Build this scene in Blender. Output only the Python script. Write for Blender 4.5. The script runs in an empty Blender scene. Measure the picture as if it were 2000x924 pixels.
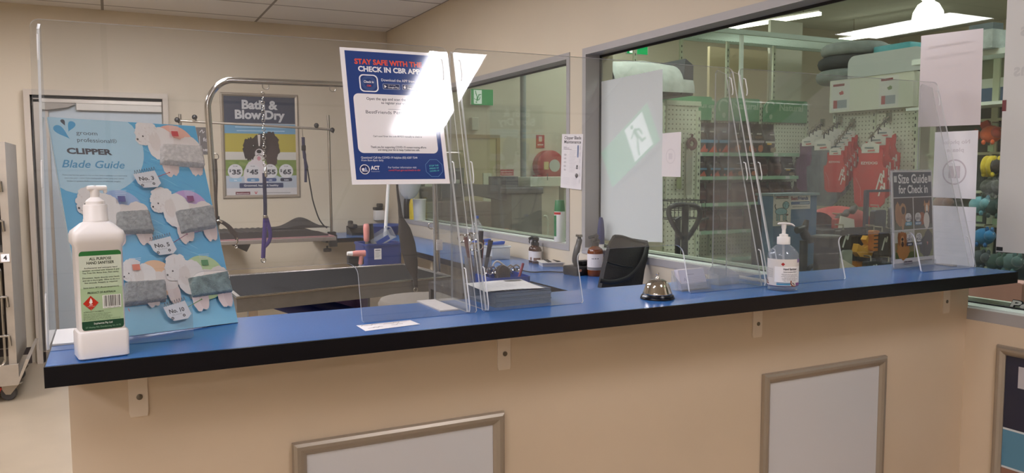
import bpy, bmesh, math, random
from mathutils import Vector, Matrix
random.seed(7)
R = math.radians
scn = bpy.context.scene
COL = scn.collection

# ---------------------------------------------------------------- camera
F_PX, YAW, PITCH, ROLL = 1557.25, R(26.68), R(4.693), R(-0.2178)
CZ = 1.53
_fw = Vector((math.sin(YAW)*math.cos(PITCH), math.cos(YAW)*math.cos(PITCH), -math.sin(PITCH)))
_rt = Vector((math.cos(YAW), -math.sin(YAW), 0))
_up = _rt.cross(_fw)
RT = math.cos(ROLL)*_rt + math.sin(ROLL)*_up
UP = -math.sin(ROLL)*_rt + math.cos(ROLL)*_up
CAM = Vector((0, 0, CZ))
cam_d = bpy.data.cameras.new('camera')
cam_d.sensor_fit = 'HORIZONTAL'; cam_d.sensor_width = 36.0
cam_d.lens = 36.0*F_PX/2000.0
cam_d.clip_start = 0.02; cam_d.clip_end = 200
cam = bpy.data.objects.new('camera', cam_d); COL.objects.link(cam)
cam.matrix_world = Matrix(((RT.x, UP.x, -_fw.x, 0), (RT.y, UP.y, -_fw.y, 0), (RT.z, UP.z, -_fw.z, CZ), (0, 0, 0, 1)))
scn.camera = cam

# ---------------------------------------------------------------- world, exposure, lamp strengths
EXPOSURE = 0.0
LAMP_FRONT, LAMP_BACK, LAMP_SHOP = 21.0, 27.0, 22.5
scn.view_settings.view_transform = 'Standard'
scn.view_settings.look = 'None'
scn.view_settings.gamma = 1.0
scn.view_settings.use_curve_mapping = False
scn.view_settings.exposure = EXPOSURE
scn.cycles.use_denoising = True
scn.cycles.max_bounces = 10
scn.cycles.transparent_max_bounces = 40
scn.cycles.sample_clamp_indirect = 6.0
scn.cycles.caustics_reflective = False
scn.cycles.caustics_refractive = False
w = bpy.data.worlds.new('world'); scn.world = w; w.use_nodes = True
w.node_tree.nodes['Background'].inputs[0].default_value = (0.9, 0.95, 1, 1)
w.node_tree.nodes['Background'].inputs[1].default_value = 0.25

# ---------------------------------------------------------------- key places (metres)
T = 1.22            # counter top height
XW = 2.40           # face of the window wall
XG = 2.50           # glass plane
YB = 7.41           # back wall
ZC = 2.85           # ceiling
DZ = 0.96           # desk top height

def ray(px, py):
    return _fw + RT*((px-1000)/F_PX) - UP*((py-462)/F_PX)
def at(px, py, X=None, Y=None, Z=None, D=None):
    d = ray(px, py)
    if X is not None: t = X/d.x
    elif Y is not None: t = Y/d.y
    elif Z is not None: t = (Z-CZ)/d.z
    else: t = D
    return CAM + d*t

# ---------------------------------------------------------------- materials
def lin(c):
    o = []
    for v in c[:3]:
        v = v/255.0
        o.append(v/12.92 if v <= 0.04045 else ((v+0.055)/1.055)**2.4)
    return (o[0], o[1], o[2], 1.0)
_M = {}
def mat(key, rgb=(128, 128, 128), rough=0.5, metal=0.0, spec=0.5, noise=None, bump=None, emit=None, coat=0.0, sheen=0.0):
    """noise=(scale, strength): tonal mottling; bump=(scale, strength)"""
    if key in _M: return _M[key]
    m = bpy.data.materials.new(key); m.use_nodes = True
    nt = m.node_tree; b = nt.nodes['Principled BSDF']
    b.inputs['Base Color'].default_value = lin(rgb)
    b.inputs['Roughness'].default_value = rough
    b.inputs['Metallic'].default_value = metal
    b.inputs['Specular IOR Level'].default_value = spec
    b.inputs['Coat Weight'].default_value = coat
    b.inputs['Sheen Weight'].default_value = sheen
    if noise or bump:
        tc = nt.nodes.new('ShaderNodeTexCoord')
    if noise:
        n = nt.nodes.new('ShaderNodeTexNoise'); n.inputs['Scale'].default_value = noise[0]; n.inputs['Detail'].default_value = 4
        nt.links.new(tc.outputs['Object'], n.inputs['Vector'])
        r = nt.nodes.new('ShaderNodeValToRGB')
        c = lin(rgb); k = noise[1]
        r.color_ramp.elements[0].position = 0.3; r.color_ramp.elements[1].position = 0.7
        r.color_ramp.elements[0].color = (c[0]*(1-k), c[1]*(1-k), c[2]*(1-k), 1)
        r.color_ramp.elements[1].color = (min(1, c[0]*(1+k)), min(1, c[1]*(1+k)), min(1, c[2]*(1+k)), 1)
        nt.links.new(n.outputs['Fac'], r.inputs['Fac']); nt.links.new(r.outputs['Color'], b.inputs['Base Color'])
    if bump:
        n2 = nt.nodes.new('ShaderNodeTexNoise'); n2.inputs['Scale'].default_value = bump[0]; n2.inputs['Detail'].default_value = 3
        nt.links.new(tc.outputs['Object'], n2.inputs['Vector'])
        bp = nt.nodes.new('ShaderNodeBump'); bp.inputs['Strength'].default_value = bump[1]; bp.inputs['Distance'].default_value = 0.004
        nt.links.new(n2.outputs['Fac'], bp.inputs['Height']); nt.links.new(bp.outputs['Normal'], b.inputs['Normal'])
    if emit:
        b.inputs['Emission Color'].default_value = lin(emit[0]); b.inputs['Emission Strength'].default_value = emit[1]
    _M[key] = m
    return m
def ink(rgb, rough=0.45):
    return mat('ink_%d_%d_%d_%d' % (rgb[0], rgb[1], rgb[2], int(rough*100)), rgb, rough)
def clear(key, tint=(255, 255, 255), rough=0.02, haze=0.02, f0=0.04, haze_rgb=(235, 235, 235)):
    """clear sheet: see-through with a mirror film on it, plus a little milkiness"""
    if key in _M: return _M[key]
    m = bpy.data.materials.new(key); m.use_nodes = True
    nt = m.node_tree; nt.nodes.clear(); N = nt.nodes.new; L = nt.links.new
    out = N('ShaderNodeOutputMaterial'); tr = N('ShaderNodeBsdfTransparent'); gl = N('ShaderNodeBsdfGlossy')
    df = N('ShaderNodeBsdfDiffuse'); mx = N('ShaderNodeMixShader'); mh = N('ShaderNodeMixShader')
    tr.inputs['Color'].default_value = lin(tint); gl.inputs['Roughness'].default_value = rough
    df.inputs['Color'].default_value = lin(haze_rgb)
    g = N('ShaderNodeNewGeometry'); dt = N('ShaderNodeVectorMath'); dt.operation = 'DOT_PRODUCT'
    L(g.outputs['Incoming'], dt.inputs[0]); L(g.outputs['Normal'], dt.inputs[1])
    ab = N('ShaderNodeMath'); ab.operation = 'ABSOLUTE'; L(dt.outputs['Value'], ab.inputs[0])
    om = N('ShaderNodeMath'); om.operation = 'SUBTRACT'; om.inputs[0].default_value = 1.0; L(ab.outputs[0], om.inputs[1])
    pw = N('ShaderNodeMath'); pw.operation = 'POWER'; pw.inputs[1].default_value = 5.0; L(om.outputs[0], pw.inputs[0])
    ma = N('ShaderNodeMath'); ma.operation = 'MULTIPLY_ADD'; ma.inputs[1].default_value = 1-f0; ma.inputs[2].default_value = f0; L(pw.outputs[0], ma.inputs[0])
    mh.inputs[0].default_value = haze
    L(tr.outputs[0], mh.inputs[1]); L(df.outputs[0], mh.inputs[2])
    L(ma.outputs[0], mx.inputs[0]); L(mh.outputs[0], mx.inputs[1]); L(gl.outputs[0], mx.inputs[2])
    L(mx.outputs[0], out.inputs['Surface'])
    _M[key] = m
    return m
def lamp_mat(key, rgb, strength):
    if key in _M: return _M[key]
    m = bpy.data.materials.new(key); m.use_nodes = True
    nt = m.node_tree; nt.nodes.clear()
    out = nt.nodes.new('ShaderNodeOutputMaterial'); e = nt.nodes.new('ShaderNodeEmission')
    e.inputs['Color'].default_value = lin(rgb); e.inputs['Strength'].default_value = strength
    nt.links.new(e.outputs[0], out.inputs['Surface'])
    _M[key] = m
    return m

# ---------------------------------------------------------------- mesh builder
class MB:
    def __init__(s):
        s.v = []; s.f = []; s.m = []; s.X = Matrix.Identity(4)
    def _add(s, vs, fs, mi):
        b = len(s.v); X = s.X
        s.v += [tuple(X @ Vector(p)) for p in vs]
        s.f += [tuple(i+b for i in q) for q in fs]
        s.m += [mi]*len(fs)
        return s
    def box(s, x0, x1, y0, y1, z0, z1, mi=0, bev=0.0, seg=2):
        if bev <= 0:
            vs = [(x, y, z) for z in (z0, z1) for y in (y0, y1) for x in (x0, x1)]
            return s._add(vs, [(0, 2, 3, 1), (4, 5, 7, 6), (0, 1, 5, 4), (2, 6, 7, 3), (0, 4, 6, 2), (1, 3, 7, 5)], mi)
        bm = bmesh.new(); bmesh.ops.create_cube(bm, size=1)
        for v in bm.verts:
            v.co = Vector(((x0+x1)/2+v.co.x*(x1-x0), (y0+y1)/2+v.co.y*(y1-y0), (z0+z1)/2+v.co.z*(z1-z0)))
        bmesh.ops.bevel(bm, geom=bm.edges[:], offset=bev, segments=seg, affect='EDGES', profile=0.5)
        return s.bm(bm, mi)
    def bm(s, bm, mi=0):
        bm.verts.index_update()
        vs = [tuple(v.co) for v in bm.verts]; fs = [tuple(v.index for v in f.verts) for f in bm.faces]
        bm.free()
        return s._add(vs, fs, mi)
    def lathe(s, prof, n=24, mi=0, c=(0, 0, 0), sx=1, sy=1, cap0=True, cap1=True, a0=0, a1=2*math.pi):
        full = abs(a1-a0-2*math.pi) < 1e-6
        cols = n if full else n+1
        vs = [(c[0]+r*sx*math.cos(a0+(a1-a0)*k/n), c[1]+r*sy*math.sin(a0+(a1-a0)*k/n), c[2]+z) for r, z in prof for k in range(cols)]
        fs = []
        for i in range(len(prof)-1):
            for k in range(n):
                k2 = (k+1) % cols
                fs.append((i*cols+k, i*cols+k2, (i+1)*cols+k2, (i+1)*cols+k))
        if full and cap0 and prof[0][0] > 1e-6: fs.append(tuple(range(cols-1, -1, -1)))
        if full and cap1 and prof[-1][0] > 1e-6: fs.append(tuple((len(prof)-1)*cols+k for k in range(cols)))
        return s._add(vs, fs, mi)
    def tube(s, pts, r, n=10, mi=0, closed=False, flat=None):
        """r: number or list; flat=(a,b): elliptical section scale along (side, normal)"""
        P = [Vector(p) for p in pts]; k = len(P)
        rs = r if isinstance(r, (list, tuple)) else [r]*k
        tang = []
        for i in range(k):
            if closed: t = P[(i+1) % k]-P[i-1]
            else: t = P[min(i+1, k-1)]-P[max(i-1, 0)]
            tang.append(t.normalized() if t.length > 1e-9 else Vector((0, 0, 1)))
        nrm = tang[0].orthogonal().normalized()
        if flat and len(flat) == 3:
            nrm = Vector(flat[2]); nrm = (nrm - tang[0]*nrm.dot(tang[0])).normalized()
        vs = []
        for i in range(k):
            nrm = (nrm - tang[i]*nrm.dot(tang[i]))
            nrm = nrm.normalized() if nrm.length > 1e-9 else tang[i].orthogonal().normalized()
            bi = tang[i].cross(nrm)
            fa, fb = (flat[0], flat[1]) if flat else (1, 1)
            for j in range(n):
                a = 2*math.pi*j/n
                vs.append(tuple(P[i]+bi*(math.cos(a)*rs[i]*fa)+nrm*(math.sin(a)*rs[i]*fb)))
        fs = []
        for i in range(k if closed else k-1):
            i2 = (i+1) % k
            for j in range(n):
                j2 = (j+1) % n
                fs.append((i*n+j, i*n+j2, i2*n+j2, i2*n+j))
        if not closed:
            fs.append(tuple(range(n-1, -1, -1))); fs.append(tuple((k-1)*n+j for j in range(n)))
        return s._add(vs, fs, mi)
    def prism(s, poly, z0, z1, mi=0, ax='z', side=None):
        """extrude polygon; ax = axis of extrusion: z (x,y), y (x,z), x (y,z)"""
        n = len(poly)
        f = {'z': lambda p, q: (p[0], p[1], q), 'y': lambda p, q: (p[0], q, p[1]), 'x': lambda p, q: (q, p[0], p[1])}[ax]
        vs = [f(p, z0) for p in poly]+[f(p, z1) for p in poly]
        s._add(vs, [tuple(range(n-1, -1, -1)), tuple(range(n, 2*n))], mi)
        b = len(s.v)-2*n
        for i in range(n):
            j = (i+1) % n
            s.f.append((b+i, b+j, b+n+j, b+n+i)); s.m.append(mi if side is None else side)
        return s
    def ring(s, outer, inner, z0, z1, mi=0, ax='z', side=None):
        """plate with a hole: outer and inner have the same number of points, matched"""
        n = len(outer)
        f = {'z': lambda p, q: (p[0], p[1], q), 'y': lambda p, q: (p[0], q, p[1]), 'x': lambda p, q: (q, p[0], p[1])}[ax]
        vs = [f(p, z) for z in (z0, z1) for P in (outer, inner) for p in P]
        b = len(s.v)
        s._add(vs, [], mi)
        for i in range(n):
            j = (i+1) % n
            for q, mm in (((i, j, n+j, n+i), mi), ((2*n+j, 2*n+i, 3*n+i, 3*n+j), mi), ((j, i, 2*n+i, 2*n+j), side), ((n+i, n+j, 3*n+j, 3*n+i), side)):
                s.f.append(tuple(b+k for k in q)); s.m.append(mi if mm is None else mm)
        return s
    def ball(s, c, r, mi=0, seg=14, rings=9):
        rx, ry, rz = r if isinstance(r, (tuple, list)) else (r, r, r)
        vs = [(c[0], c[1], c[2]-rz)]
        for i in range(1, rings):
            ph = -math.pi/2+math.pi*i/rings
            for k in range(seg):
                a = 2*math.pi*k/seg
                vs.append((c[0]+rx*math.cos(ph)*math.cos(a), c[1]+ry*math.cos(ph)*math.sin(a), c[2]+rz*math.sin(ph)))
        vs.append((c[0], c[1], c[2]+rz)); top = len(vs)-1
        fs = [(0, 1+(k+1) % seg, 1+k) for k in range(seg)]
        for i in range(rings-2):
            for k in range(seg):
                k2 = (k+1) % seg
                fs.append((1+i*seg+k, 1+i*seg+k2, 1+(i+1)*seg+k2, 1+(i+1)*seg+k))
        fs += [(1+(rings-2)*seg+k, 1+(rings-2)*seg+(k+1) % seg, top) for k in range(seg)]
        return s._add(vs, fs, mi)
    def grid(s, fn, nu, nv, mi=0, closed_u=False):
        vs = [fn(u/nu, v/nv) for v in range(nv+1) for u in range(nu+(0 if closed_u else 1))]
        c = nu if closed_u else nu+1
        fs = [(v*c+u, v*c+(u+1) % c, (v+1)*c+(u+1) % c, (v+1)*c+u) for v in range(nv) for u in range(nu)]
        return s._add(vs, fs, mi)
    def build(s, name, mats, parent=None, smooth=None):
        me = bpy.data.meshes.new(name)
        me.from_pydata(s.v, [], s.f)
        if not isinstance(mats, (list, tuple)): mats = [mats]
        for m in mats: me.materials.append(m)
        me.polygons.foreach_set('material_index', s.m)
        if smooth:
            me.polygons.foreach_set('use_smooth', [True]*len(me.polygons))
            me.set_sharp_from_angle(angle=R(smooth))
        me.update()
        o = bpy.data.objects.new(name, me); COL.objects.link(o)
        if parent is not None: o.parent = parent
        return o

def place(o, loc=None, rz=0.0, mw=None):
    if mw is not None: o.matrix_world = mw
    else:
        o.location = loc or (0, 0, 0); o.rotation_euler = (0, 0, rz)
    return o
LABELS = set()
def tag(o, label, cat, group=None):
    o['label'] = label; o['category'] = cat
    if group: o['group'] = group
    return o
def thing(name, label, cat, loc=None, rz=0.0, group=None, mw=None):
    o = bpy.data.objects.new(name, None); COL.objects.link(o); o.empty_display_size = 0.05
    place(o, loc, rz, mw)
    return tag(o, label, cat, group)
def solo(mb, name, mats, label, cat, loc=None, rz=0.0, group=None, mw=None, smooth=None):
    o = mb.build(name, mats, None, smooth); place(o, loc, rz, mw)
    return tag(o, label, cat, group)
def struct(mb, name, mats, parent=None, smooth=None):
    o = mb.build(name, mats, parent, smooth)
    if parent is None: o['kind'] = 'structure'
    return o
def dup(root, loc, rz=0.0, label=None, group=None):
    r = root.copy(); COL.objects.link(r); r.location = loc; r.rotation_euler = (0, 0, rz)
    if label: r['label'] = label
    if group: r['group'] = group
    for ch in list(root.children):
        c = ch.copy(); COL.objects.link(c); c.parent = r
        for g in ch.children:
            d = g.copy(); COL.objects.link(d); d.parent = c
    return r

# ---------------------------------------------------------------- flat printed matter
class Frame:
    """a plane in the place: origin, u (across), v (up), n = u x v (towards its reader)"""
    def __init__(s, o, u, v):
        s.o = Vector(o); s.u = Vector(u).normalized(); s.v = Vector(v).normalized(); s.n = s.u.cross(s.v).normalized()
    def mw(s):
        return Matrix(((s.u.x, s.v.x, s.n.x, s.o.x), (s.u.y, s.v.y, s.n.y, s.o.y), (s.u.z, s.v.z, s.n.z, s.o.z), (0, 0, 0, 1)))
    def L(s, px, py):
        d = ray(px, py); t = (s.o-CAM).dot(s.n)/d.dot(s.n); p = CAM+d*t-s.o
        return (p.dot(s.u), p.dot(s.v))
def frontal(x, y, z): return Frame((x, y, z), (1, 0, 0), (0, 0, 1))     # faces the reception side
def sidewall(x, y, z): return Frame((x, y, z), (0, -1, 0), (0, 0, 1))   # on the window wall
_G = {}
def glyphs(txt, bold=0.0, shear=0.0):
    k = (txt, bold, shear)
    if k in _G: return _G[k]
    cu = bpy.data.curves.new('t', 'FONT'); cu.body = txt; cu.size = 1.0; cu.offset = bold; cu.shear = shear
    cu.dimensions = '2D'; cu.fill_mode = 'FRONT'; cu.resolution_u = 3; cu.align_x = 'LEFT'
    ob = bpy.data.objects.new('t', cu)
    me = bpy.data.meshes.new_from_object(ob)
    vs = [(v.co.x, v.co.y) for v in me.vertices]; fs = [tuple(p.vertices) for p in me.polygons]
    bpy.data.meshes.remove(me); bpy.data.objects.remove(ob); bpy.data.curves.remove(cu)
    x0 = min((v[0] for v in vs), default=0); x1 = max((v[0] for v in vs), default=0)
    _G[k] = (vs, fs, x0, x1)
    return _G[k]
class Art:
    STEP = 0.00004
    def __init__(s, z=0.0006):
        s.v = []; s.f = []; s.mi = []; s.cols = []; s.z = z
    def _c(s, rgb):
        rgb = tuple(rgb)
        if rgb not in s.cols: s.cols.append(rgb)
        return s.cols.index(rgb)
    def _put(s, pts, faces, rgb):
        b = len(s.v); s.v += [(p[0], p[1], s.z) for p in pts]
        for q in faces:
            s.f.append(tuple(b+i for i in q)); s.mi.append(s._c(rgb))
        s.z += s.STEP
        return s
    def poly(s, pts, rgb):
        a = sum(pts[i][0]*pts[(i+1) % len(pts)][1]-pts[(i+1) % len(pts)][0]*pts[i][1] for i in range(len(pts)))
        if a < 0: pts = list(pts)[::-1]
        return s._put(pts, [tuple(range(len(pts)))], rgb)
    def rect(s, x0, y0, x1, y1, rgb): return s.poly([(x0, y0), (x1, y0), (x1, y1), (x0, y1)], rgb)
    def rrect(s, x0, y0, x1, y1, r, rgb): return s.poly(rrpts(x0, y0, x1, y1, r), rgb)
    def ell(s, cx, cy, rx, ry, rgb, n=28, a0=0.0, a1=360.0):
        return s.poly([(cx+rx*math.cos(R(a0+(a1-a0)*k/n)), cy+ry*math.sin(R(a0+(a1-a0)*k/n))) for k in range(n if a1-a0 > 359 else n+1)], rgb)
    def line(s, pts, wd, rgb):
        for a, b in zip(pts, pts[1:]):
            dx, dy = b[0]-a[0], b[1]-a[1]; l = math.hypot(dx, dy) or 1
            ox, oy = -dy/l*wd/2, dx/l*wd/2
            s.poly([(a[0]-ox, a[1]-oy), (b[0]-ox, b[1]-oy), (b[0]+ox, b[1]+oy), (a[0]+ox, a[1]+oy)], rgb); s.z -= s.STEP
        s.z += s.STEP
        return s
    def ringl(s, cx, cy, r, wd, rgb, n=28):
        return s.line([(cx+r*math.cos(2*math.pi*k/n), cy+r*math.sin(2*math.pi*k/n)) for k in range(n+1)], wd, rgb)
    def blob(s, cx, cy, rx, ry, rgb, rag=0.08, n=36, seed=1):
        rd = random.Random(seed)
        return s.poly([(cx+rx*math.cos(2*math.pi*k/n)*(1+rd.uniform(-rag, rag)), cy+ry*math.sin(2*math.pi*k/n)*(1+rd.uniform(-rag, rag))) for k in range(n)], rgb)
    def text(s, txt, x, y, size, rgb, al='l', bold=0.0, width=None, shear=0.0, rot=0.0, mirror=False):
        vs, fs, x0, x1 = glyphs(txt, bold, shear)
        if not vs: return s
        k = size; kx = size if width is None else width/max(1e-6, x1-x0)
        ww = (x1-x0)*kx
        ox = {'l': 0, 'c': -ww/2, 'r': -ww}[al]
        ca, sa = math.cos(R(rot)), math.sin(R(rot))
        pts = []
        for p in vs:
            a = ox+(p[0]-x0)*kx; b = p[1]*k
            if mirror: a = -a if al == 'c' else ww-a
            pts.append((x+a*ca-b*sa, y+a*sa+b*ca))
        if mirror: fs = [q[::-1] for q in fs]
        return s._put(pts, fs, rgb)
    def build(s, name, parent, rough=0.45, suffix=None):
        me = bpy.data.meshes.new(name); me.from_pydata(s.v, [], s.f)
        for c in s.cols: me.materials.append(ink(c, rough))
        me.polygons.foreach_set('material_index', s.mi); me.update()
        o = bpy.data.objects.new(name, me); COL.objects.link(o); o.parent = parent
        return o
def rrpts(x0, y0, x1, y1, r, n=6):
    if not isinstance(r, (tuple, list)): r = (r, r, r, r)   # bl, br, tr, tl
    P = []
    for (cx, cy, rr, a) in ((x0+r[0], y0+r[0], r[0], 180), (x1-r[1], y0+r[1], r[1], 270), (x1-r[2], y1-r[2], r[2], 0), (x0+r[3], y1-r[3], r[3], 90)):
        for k in range(n+1):
            P.append((cx+rr*math.cos(R(a+90*k/n)), cy+rr*math.sin(R(a+90*k/n))))
    return P
def arc(cx, cy, r, a0, a1, n=10):
    return [(cx+r*math.cos(R(a0+(a1-a0)*k/n)), cy+r*math.sin(R(a0+(a1-a0)*k/n))) for k in range(n+1)]
def bez(p0, p1, p2, p3, n=14):
    p0, p1, p2, p3 = map(Vector, (p0, p1, p2, p3))
    return [((1-t)**3)*p0+3*t*(1-t)**2*p1+3*t*t*(1-t)*p2+t**3*p3 for t in [k/n for k in range(n+1)]]
def smooth_path(pts, n=6):
    P = [Vector(p) for p in pts]; out = []
    for i in range(len(P)-1):
        a, b, c, d = P[max(i-1, 0)], P[i], P[i+1], P[min(i+2, len(P)-1)]
        for k in range(n):
            t = k/n
            out.append(0.5*((2*b)+(c-a)*t+(2*a-5*b+4*c-d)*t*t+(3*b-a-3*c+d)*t**3))
    out.append(P[-1])
    return out
# ---------------------------------------------------------------- common materials
WALL = mat('cream_paint', (210, 197, 174), 0.55, noise=(1.3, 0.04), bump=(60, 0.03))
COUNTER_PAINT = mat('counter_paint', (218, 197, 170), 0.4, noise=(1.7, 0.05), bump=(45, 0.02))
SHOPWALL = mat('shop_wall_paint', (204, 197, 179), 0.6, noise=(0.8, 0.05))
GREY_ALU = mat('grey_window_frame', (168, 164, 162), 0.45, noise=(8, 0.03))
WHITE_ALU = mat('white_bead', (215, 222, 216), 0.4)
BLACK_RUB = mat('black_gasket', (22, 22, 24), 0.6)
STEEL = mat('stainless_steel', (172, 164, 152), 0.28, 1.0, noise=(25, 0.06))
CHROME = mat('chrome', (205, 203, 200), 0.08, 1.0)
CHROME_TUBE = mat('chrome_tube', (190, 186, 180), 0.16, 1.0)
BLACK = mat('black_plastic', (24, 24, 25), 0.4)
BLACKM = mat('black_rubber_mat', (30, 29, 28), 0.8, spec=0.12, noise=(40, 0.12), bump=(220, 0.3))
BLUE_LAM = mat('blue_laminate', (58, 108, 174), 0.22, noise=(300, 0.05), bump=(500, 0.03))
BLACK_EDGE = mat('black_laminate_edge', (14, 14, 20), 0.25, spec=0.28)
WHITE_PL = mat('white_plastic', (232, 228, 224), 0.35)
PAPER = mat('white_paper', (232, 226, 226), 0.6)
DARK_SKIRT = mat('dark_skirting_vinyl', (58, 50, 48), 0.5)
ACRYLIC = clear('clear_acrylic', (247, 248, 248), 0.015, haze=0.025)
ACR_EDGE = clear('acrylic_cut_edge', (255, 255, 255), 0.1, haze=0.62, haze_rgb=(250, 250, 250))
GLASS = clear('window_glass', (238, 242, 234), 0.01, haze=0.012)
CLEARPL = clear('clear_plastic', (240, 242, 245), 0.05, haze=0.16)
FROSTPL = clear('frosted_plastic', (240, 242, 245), 0.15, haze=0.45)

# ---------------------------------------------------------------- room shell
def floor_mat():
    m = mat('vinyl_floor', (158, 143, 121), 0.3, noise=(3, 0.06), bump=(30, 0.02))
    return m
def ceil_mat():
    m = bpy.data.materials.new('ceiling_tiles'); m.use_nodes = True
    nt = m.node_tree; b = nt.nodes['Principled BSDF']; b.inputs['Roughness'].default_value = 0.9
    tc = nt.nodes.new('ShaderNodeTexCoord'); br = nt.nodes.new('ShaderNodeTexBrick')
    br.offset = 0.0; br.inputs['Scale'].default_value = 1.0
    br.inputs['Brick Width'].default_value = 1.2; br.inputs['Row Height'].default_value = 0.6
    br.inputs['Mortar Size'].default_value = 0.011; br.inputs['Mortar Smooth'].default_value = 0.1
    br.inputs['Color1'].default_value = lin((232, 226, 218)); br.inputs['Color2'].default_value = lin((226, 220, 212))
    br.inputs['Mortar'].default_value = lin((150, 142, 132))
    nt.links.new(tc.outputs['Object'], br.inputs['Vector']); nt.links.new(br.outputs['Color'], b.inputs['Base Color'])
    return m
XL, YF = -3.6, -3.6
XW2 = 2.60
struct(MB().box(XL, XW, YF, YB, -0.1, 0), 'floor', floor_mat())
struct(MB().box(XL, XW, YF, YB, ZC, ZC+0.1), 'ceiling', ceil_mat())
struct(MB().box(XL, XW, YB, YB+0.12, 0, ZC), 'wall_back', WALL)
struct(MB().box(XL-0.1, XL, YF, YB, 0, ZC), 'wall_left', WALL)
struct(MB().box(XL-0.1, XW, YF-0.1, YF, 0, ZC), 'wall_front', WALL)
# window wall: big opening Y 0.30..3.881, second opening 4.021..6.78
W1A, W1B, W2A, W2B, WZ0, WZ1 = 0.30, 3.881, 4.021, 7.12, 1.06, 2.212
ZS = 4.3
rw = MB()
rw.box(XW, XW2, YF, YB+4.1, 0, WZ0)
rw.box(XW, XW2, YF, YB+4.1, WZ1, ZS)
for a, b in ((YF, W1A), (W1B, W2A), (W2B, YB+4.1)): rw.box(XW, XW2, a, b, WZ0, WZ1)
struct(rw, 'wall_right', WALL)
def window(n, ya, yb, mull):
    fw, d = 0.036, 0.11
    g = MB().box(XG-0.003, XG+0.003, ya+0.02, yb-0.02, WZ0+0.02, WZ1-0.02)
    win = struct(g, 'window_%d' % n, GLASS)
    f = MB()
    x0, x1 = XW-0.004, XW+d
    f.box(x0, x1, ya, yb, WZ0, WZ0+fw); f.box(x0, x1, ya, yb, WZ1-fw, WZ1)
    f.box(x0, x1, ya, ya+fw, WZ0+fw, WZ1-fw); f.box(x0, x1, yb-fw, yb, WZ0+fw, WZ1-fw)
    struct(f, 'window_frame', GREY_ALU, win)
    k = MB(); a, b, z0, z1 = ya+fw, yb-fw, WZ0+fw, WZ1-fw
    q = 0.006
    for xx in (XG-0.012,):
        k.box(xx, XG-0.004, a, b, z0, z0+q); k.box(xx, XG-0.004, a, b, z1-q*2, z1)
        k.box(xx, XG-0.004, a, a+q, z0+q, z1-q*2); k.box(xx, XG-0.004, b-q*1.6, b, z0+q, z1-q*2)
    struct(k, 'window_gasket', BLACK_RUB, win)
    s = MB(); s.box(XG+0.01, XG+0.03, a, b, z0-0.02, z0+0.016); s.box(XW+0.03, XG-0.013, a, b, z0-0.001, z0+0.002)
    struct(s, 'window_bead', WHITE_ALU, win)
    return win
window(1, W1A, W1B, 0)
window(2, W2A, W2B, 0)
# half wall under the reception counter
YC = 1.577
struct(MB().box(-0.08, XW, YC, YC+0.10, 0, T-0.034), 'wall_counter', COUNTER_PAINT)
struct(MB().box(XW-0.008, XW, YC-0.6, YC, 0, WZ0).box(XW-0.008, XW, YF, YC-0.6, 0, WZ0), 'trim_1', COUNTER_PAINT)
struct(MB().box(XL, -0.62, YB-0.012, YB, 0, 0.13).box(0.5, XW, YB-0.012, YB, 0, 0.13), 'baseboard_back', DARK_SKIRT)
struct(MB().box(XW-0.012, XW, YC+0.1, YB, 0, 0.13), 'baseboard_right', DARK_SKIRT)

# back door in its frame
DX0, DX1, DH = -0.58, 0.46, 2.185
d = MB().box(DX0+0.10, DX1-0.05, YB-0.035, YB-0.001, 0.01, DH-0.09)
door = struct(d, 'door_1', mat('pale_door_panel', (176, 186, 192), 0.35, noise=(2, 0.03)))
f = MB()
f.box(DX0, DX0+0.042, YB-0.075, YB, 0, DH); f.box(DX1-0.042, DX1, YB-0.075, YB, 0, DH); f.box(DX0+0.042, DX1-0.042, YB-0.075, YB, DH-0.042, DH)
struct(f, 'door_frame', mat('door_frame_paint', (196, 184, 168), 0.4), door)
f = MB().box(DX0+0.042, DX0+0.06, YB-0.03, YB, 0, DH-0.042).box(DX0+0.042, DX1-0.042, YB-0.03, YB, DH-0.062, DH-0.042)
struct(f, 'door_gap', mat('door_gap_dark', (40, 36, 32), 0.8), door)
f = MB().box(DX0+0.06, DX0+0.118, YB-0.055, YB-0.03, 0.01, DH-0.07, bev=0.004).box(DX0+0.128, DX0+0.165, YB-0.05, YB-0.035, 0.01, DH-0.10, bev=0.004).box(DX0+0.06, DX1-0.046, YB-0.055, YB-0.035, DH-0.10, DH-0.065, bev=0.004)
struct(f, 'door_stile', mat('brushed_stile', (176, 168, 158), 0.35, 0.6), door)
f = MB().prism([(DX0+0.12, DH-0.165), (DX0+0.30, DH-0.135), (DX0+0.36, DH-0.105), (DX0+0.12, DH-0.10)], YB-0.085, YB-0.05, ax='y')
struct(f, 'door_closer', mat('closer_grey', (150, 142, 132), 0.4), door)
f = MB().box(DX0+0.36, DX1-0.05, YB-0.075, YB-0.05, DH-0.155, DH-0.10, bev=0.004)
struct(f, 'closer_arm', mat('closer_pale', (206, 200, 190), 0.4), door)

# ---------------------------------------------------------------- shop shell behind the glass
SX1, SY1 = 15.0, 11.6
struct(MB().box(XW2, SX1, YF, SY1, -0.1, 0), 'floor_shop', mat('shop_floor', (150, 146, 132), 0.35, noise=(1.2, 0.08)))
struct(MB().box(XW, SX1, YF, SY1, ZS, ZS+0.1), 'ceiling_shop', mat('shop_ceiling', (206, 210, 198), 0.8))
struct(MB().box(XW, SX1, SY1, SY1+0.1, 0, ZS), 'wall_shop_back', SHOPWALL)
struct(MB().box(SX1, SX1+0.1, YF, SY1, 0, ZS), 'wall_shop_right', SHOPWALL)
struct(MB().box(XW2, SX1, YF-0.1, YF, 0, ZS), 'wall_shop_front', SHOPWALL)

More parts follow.
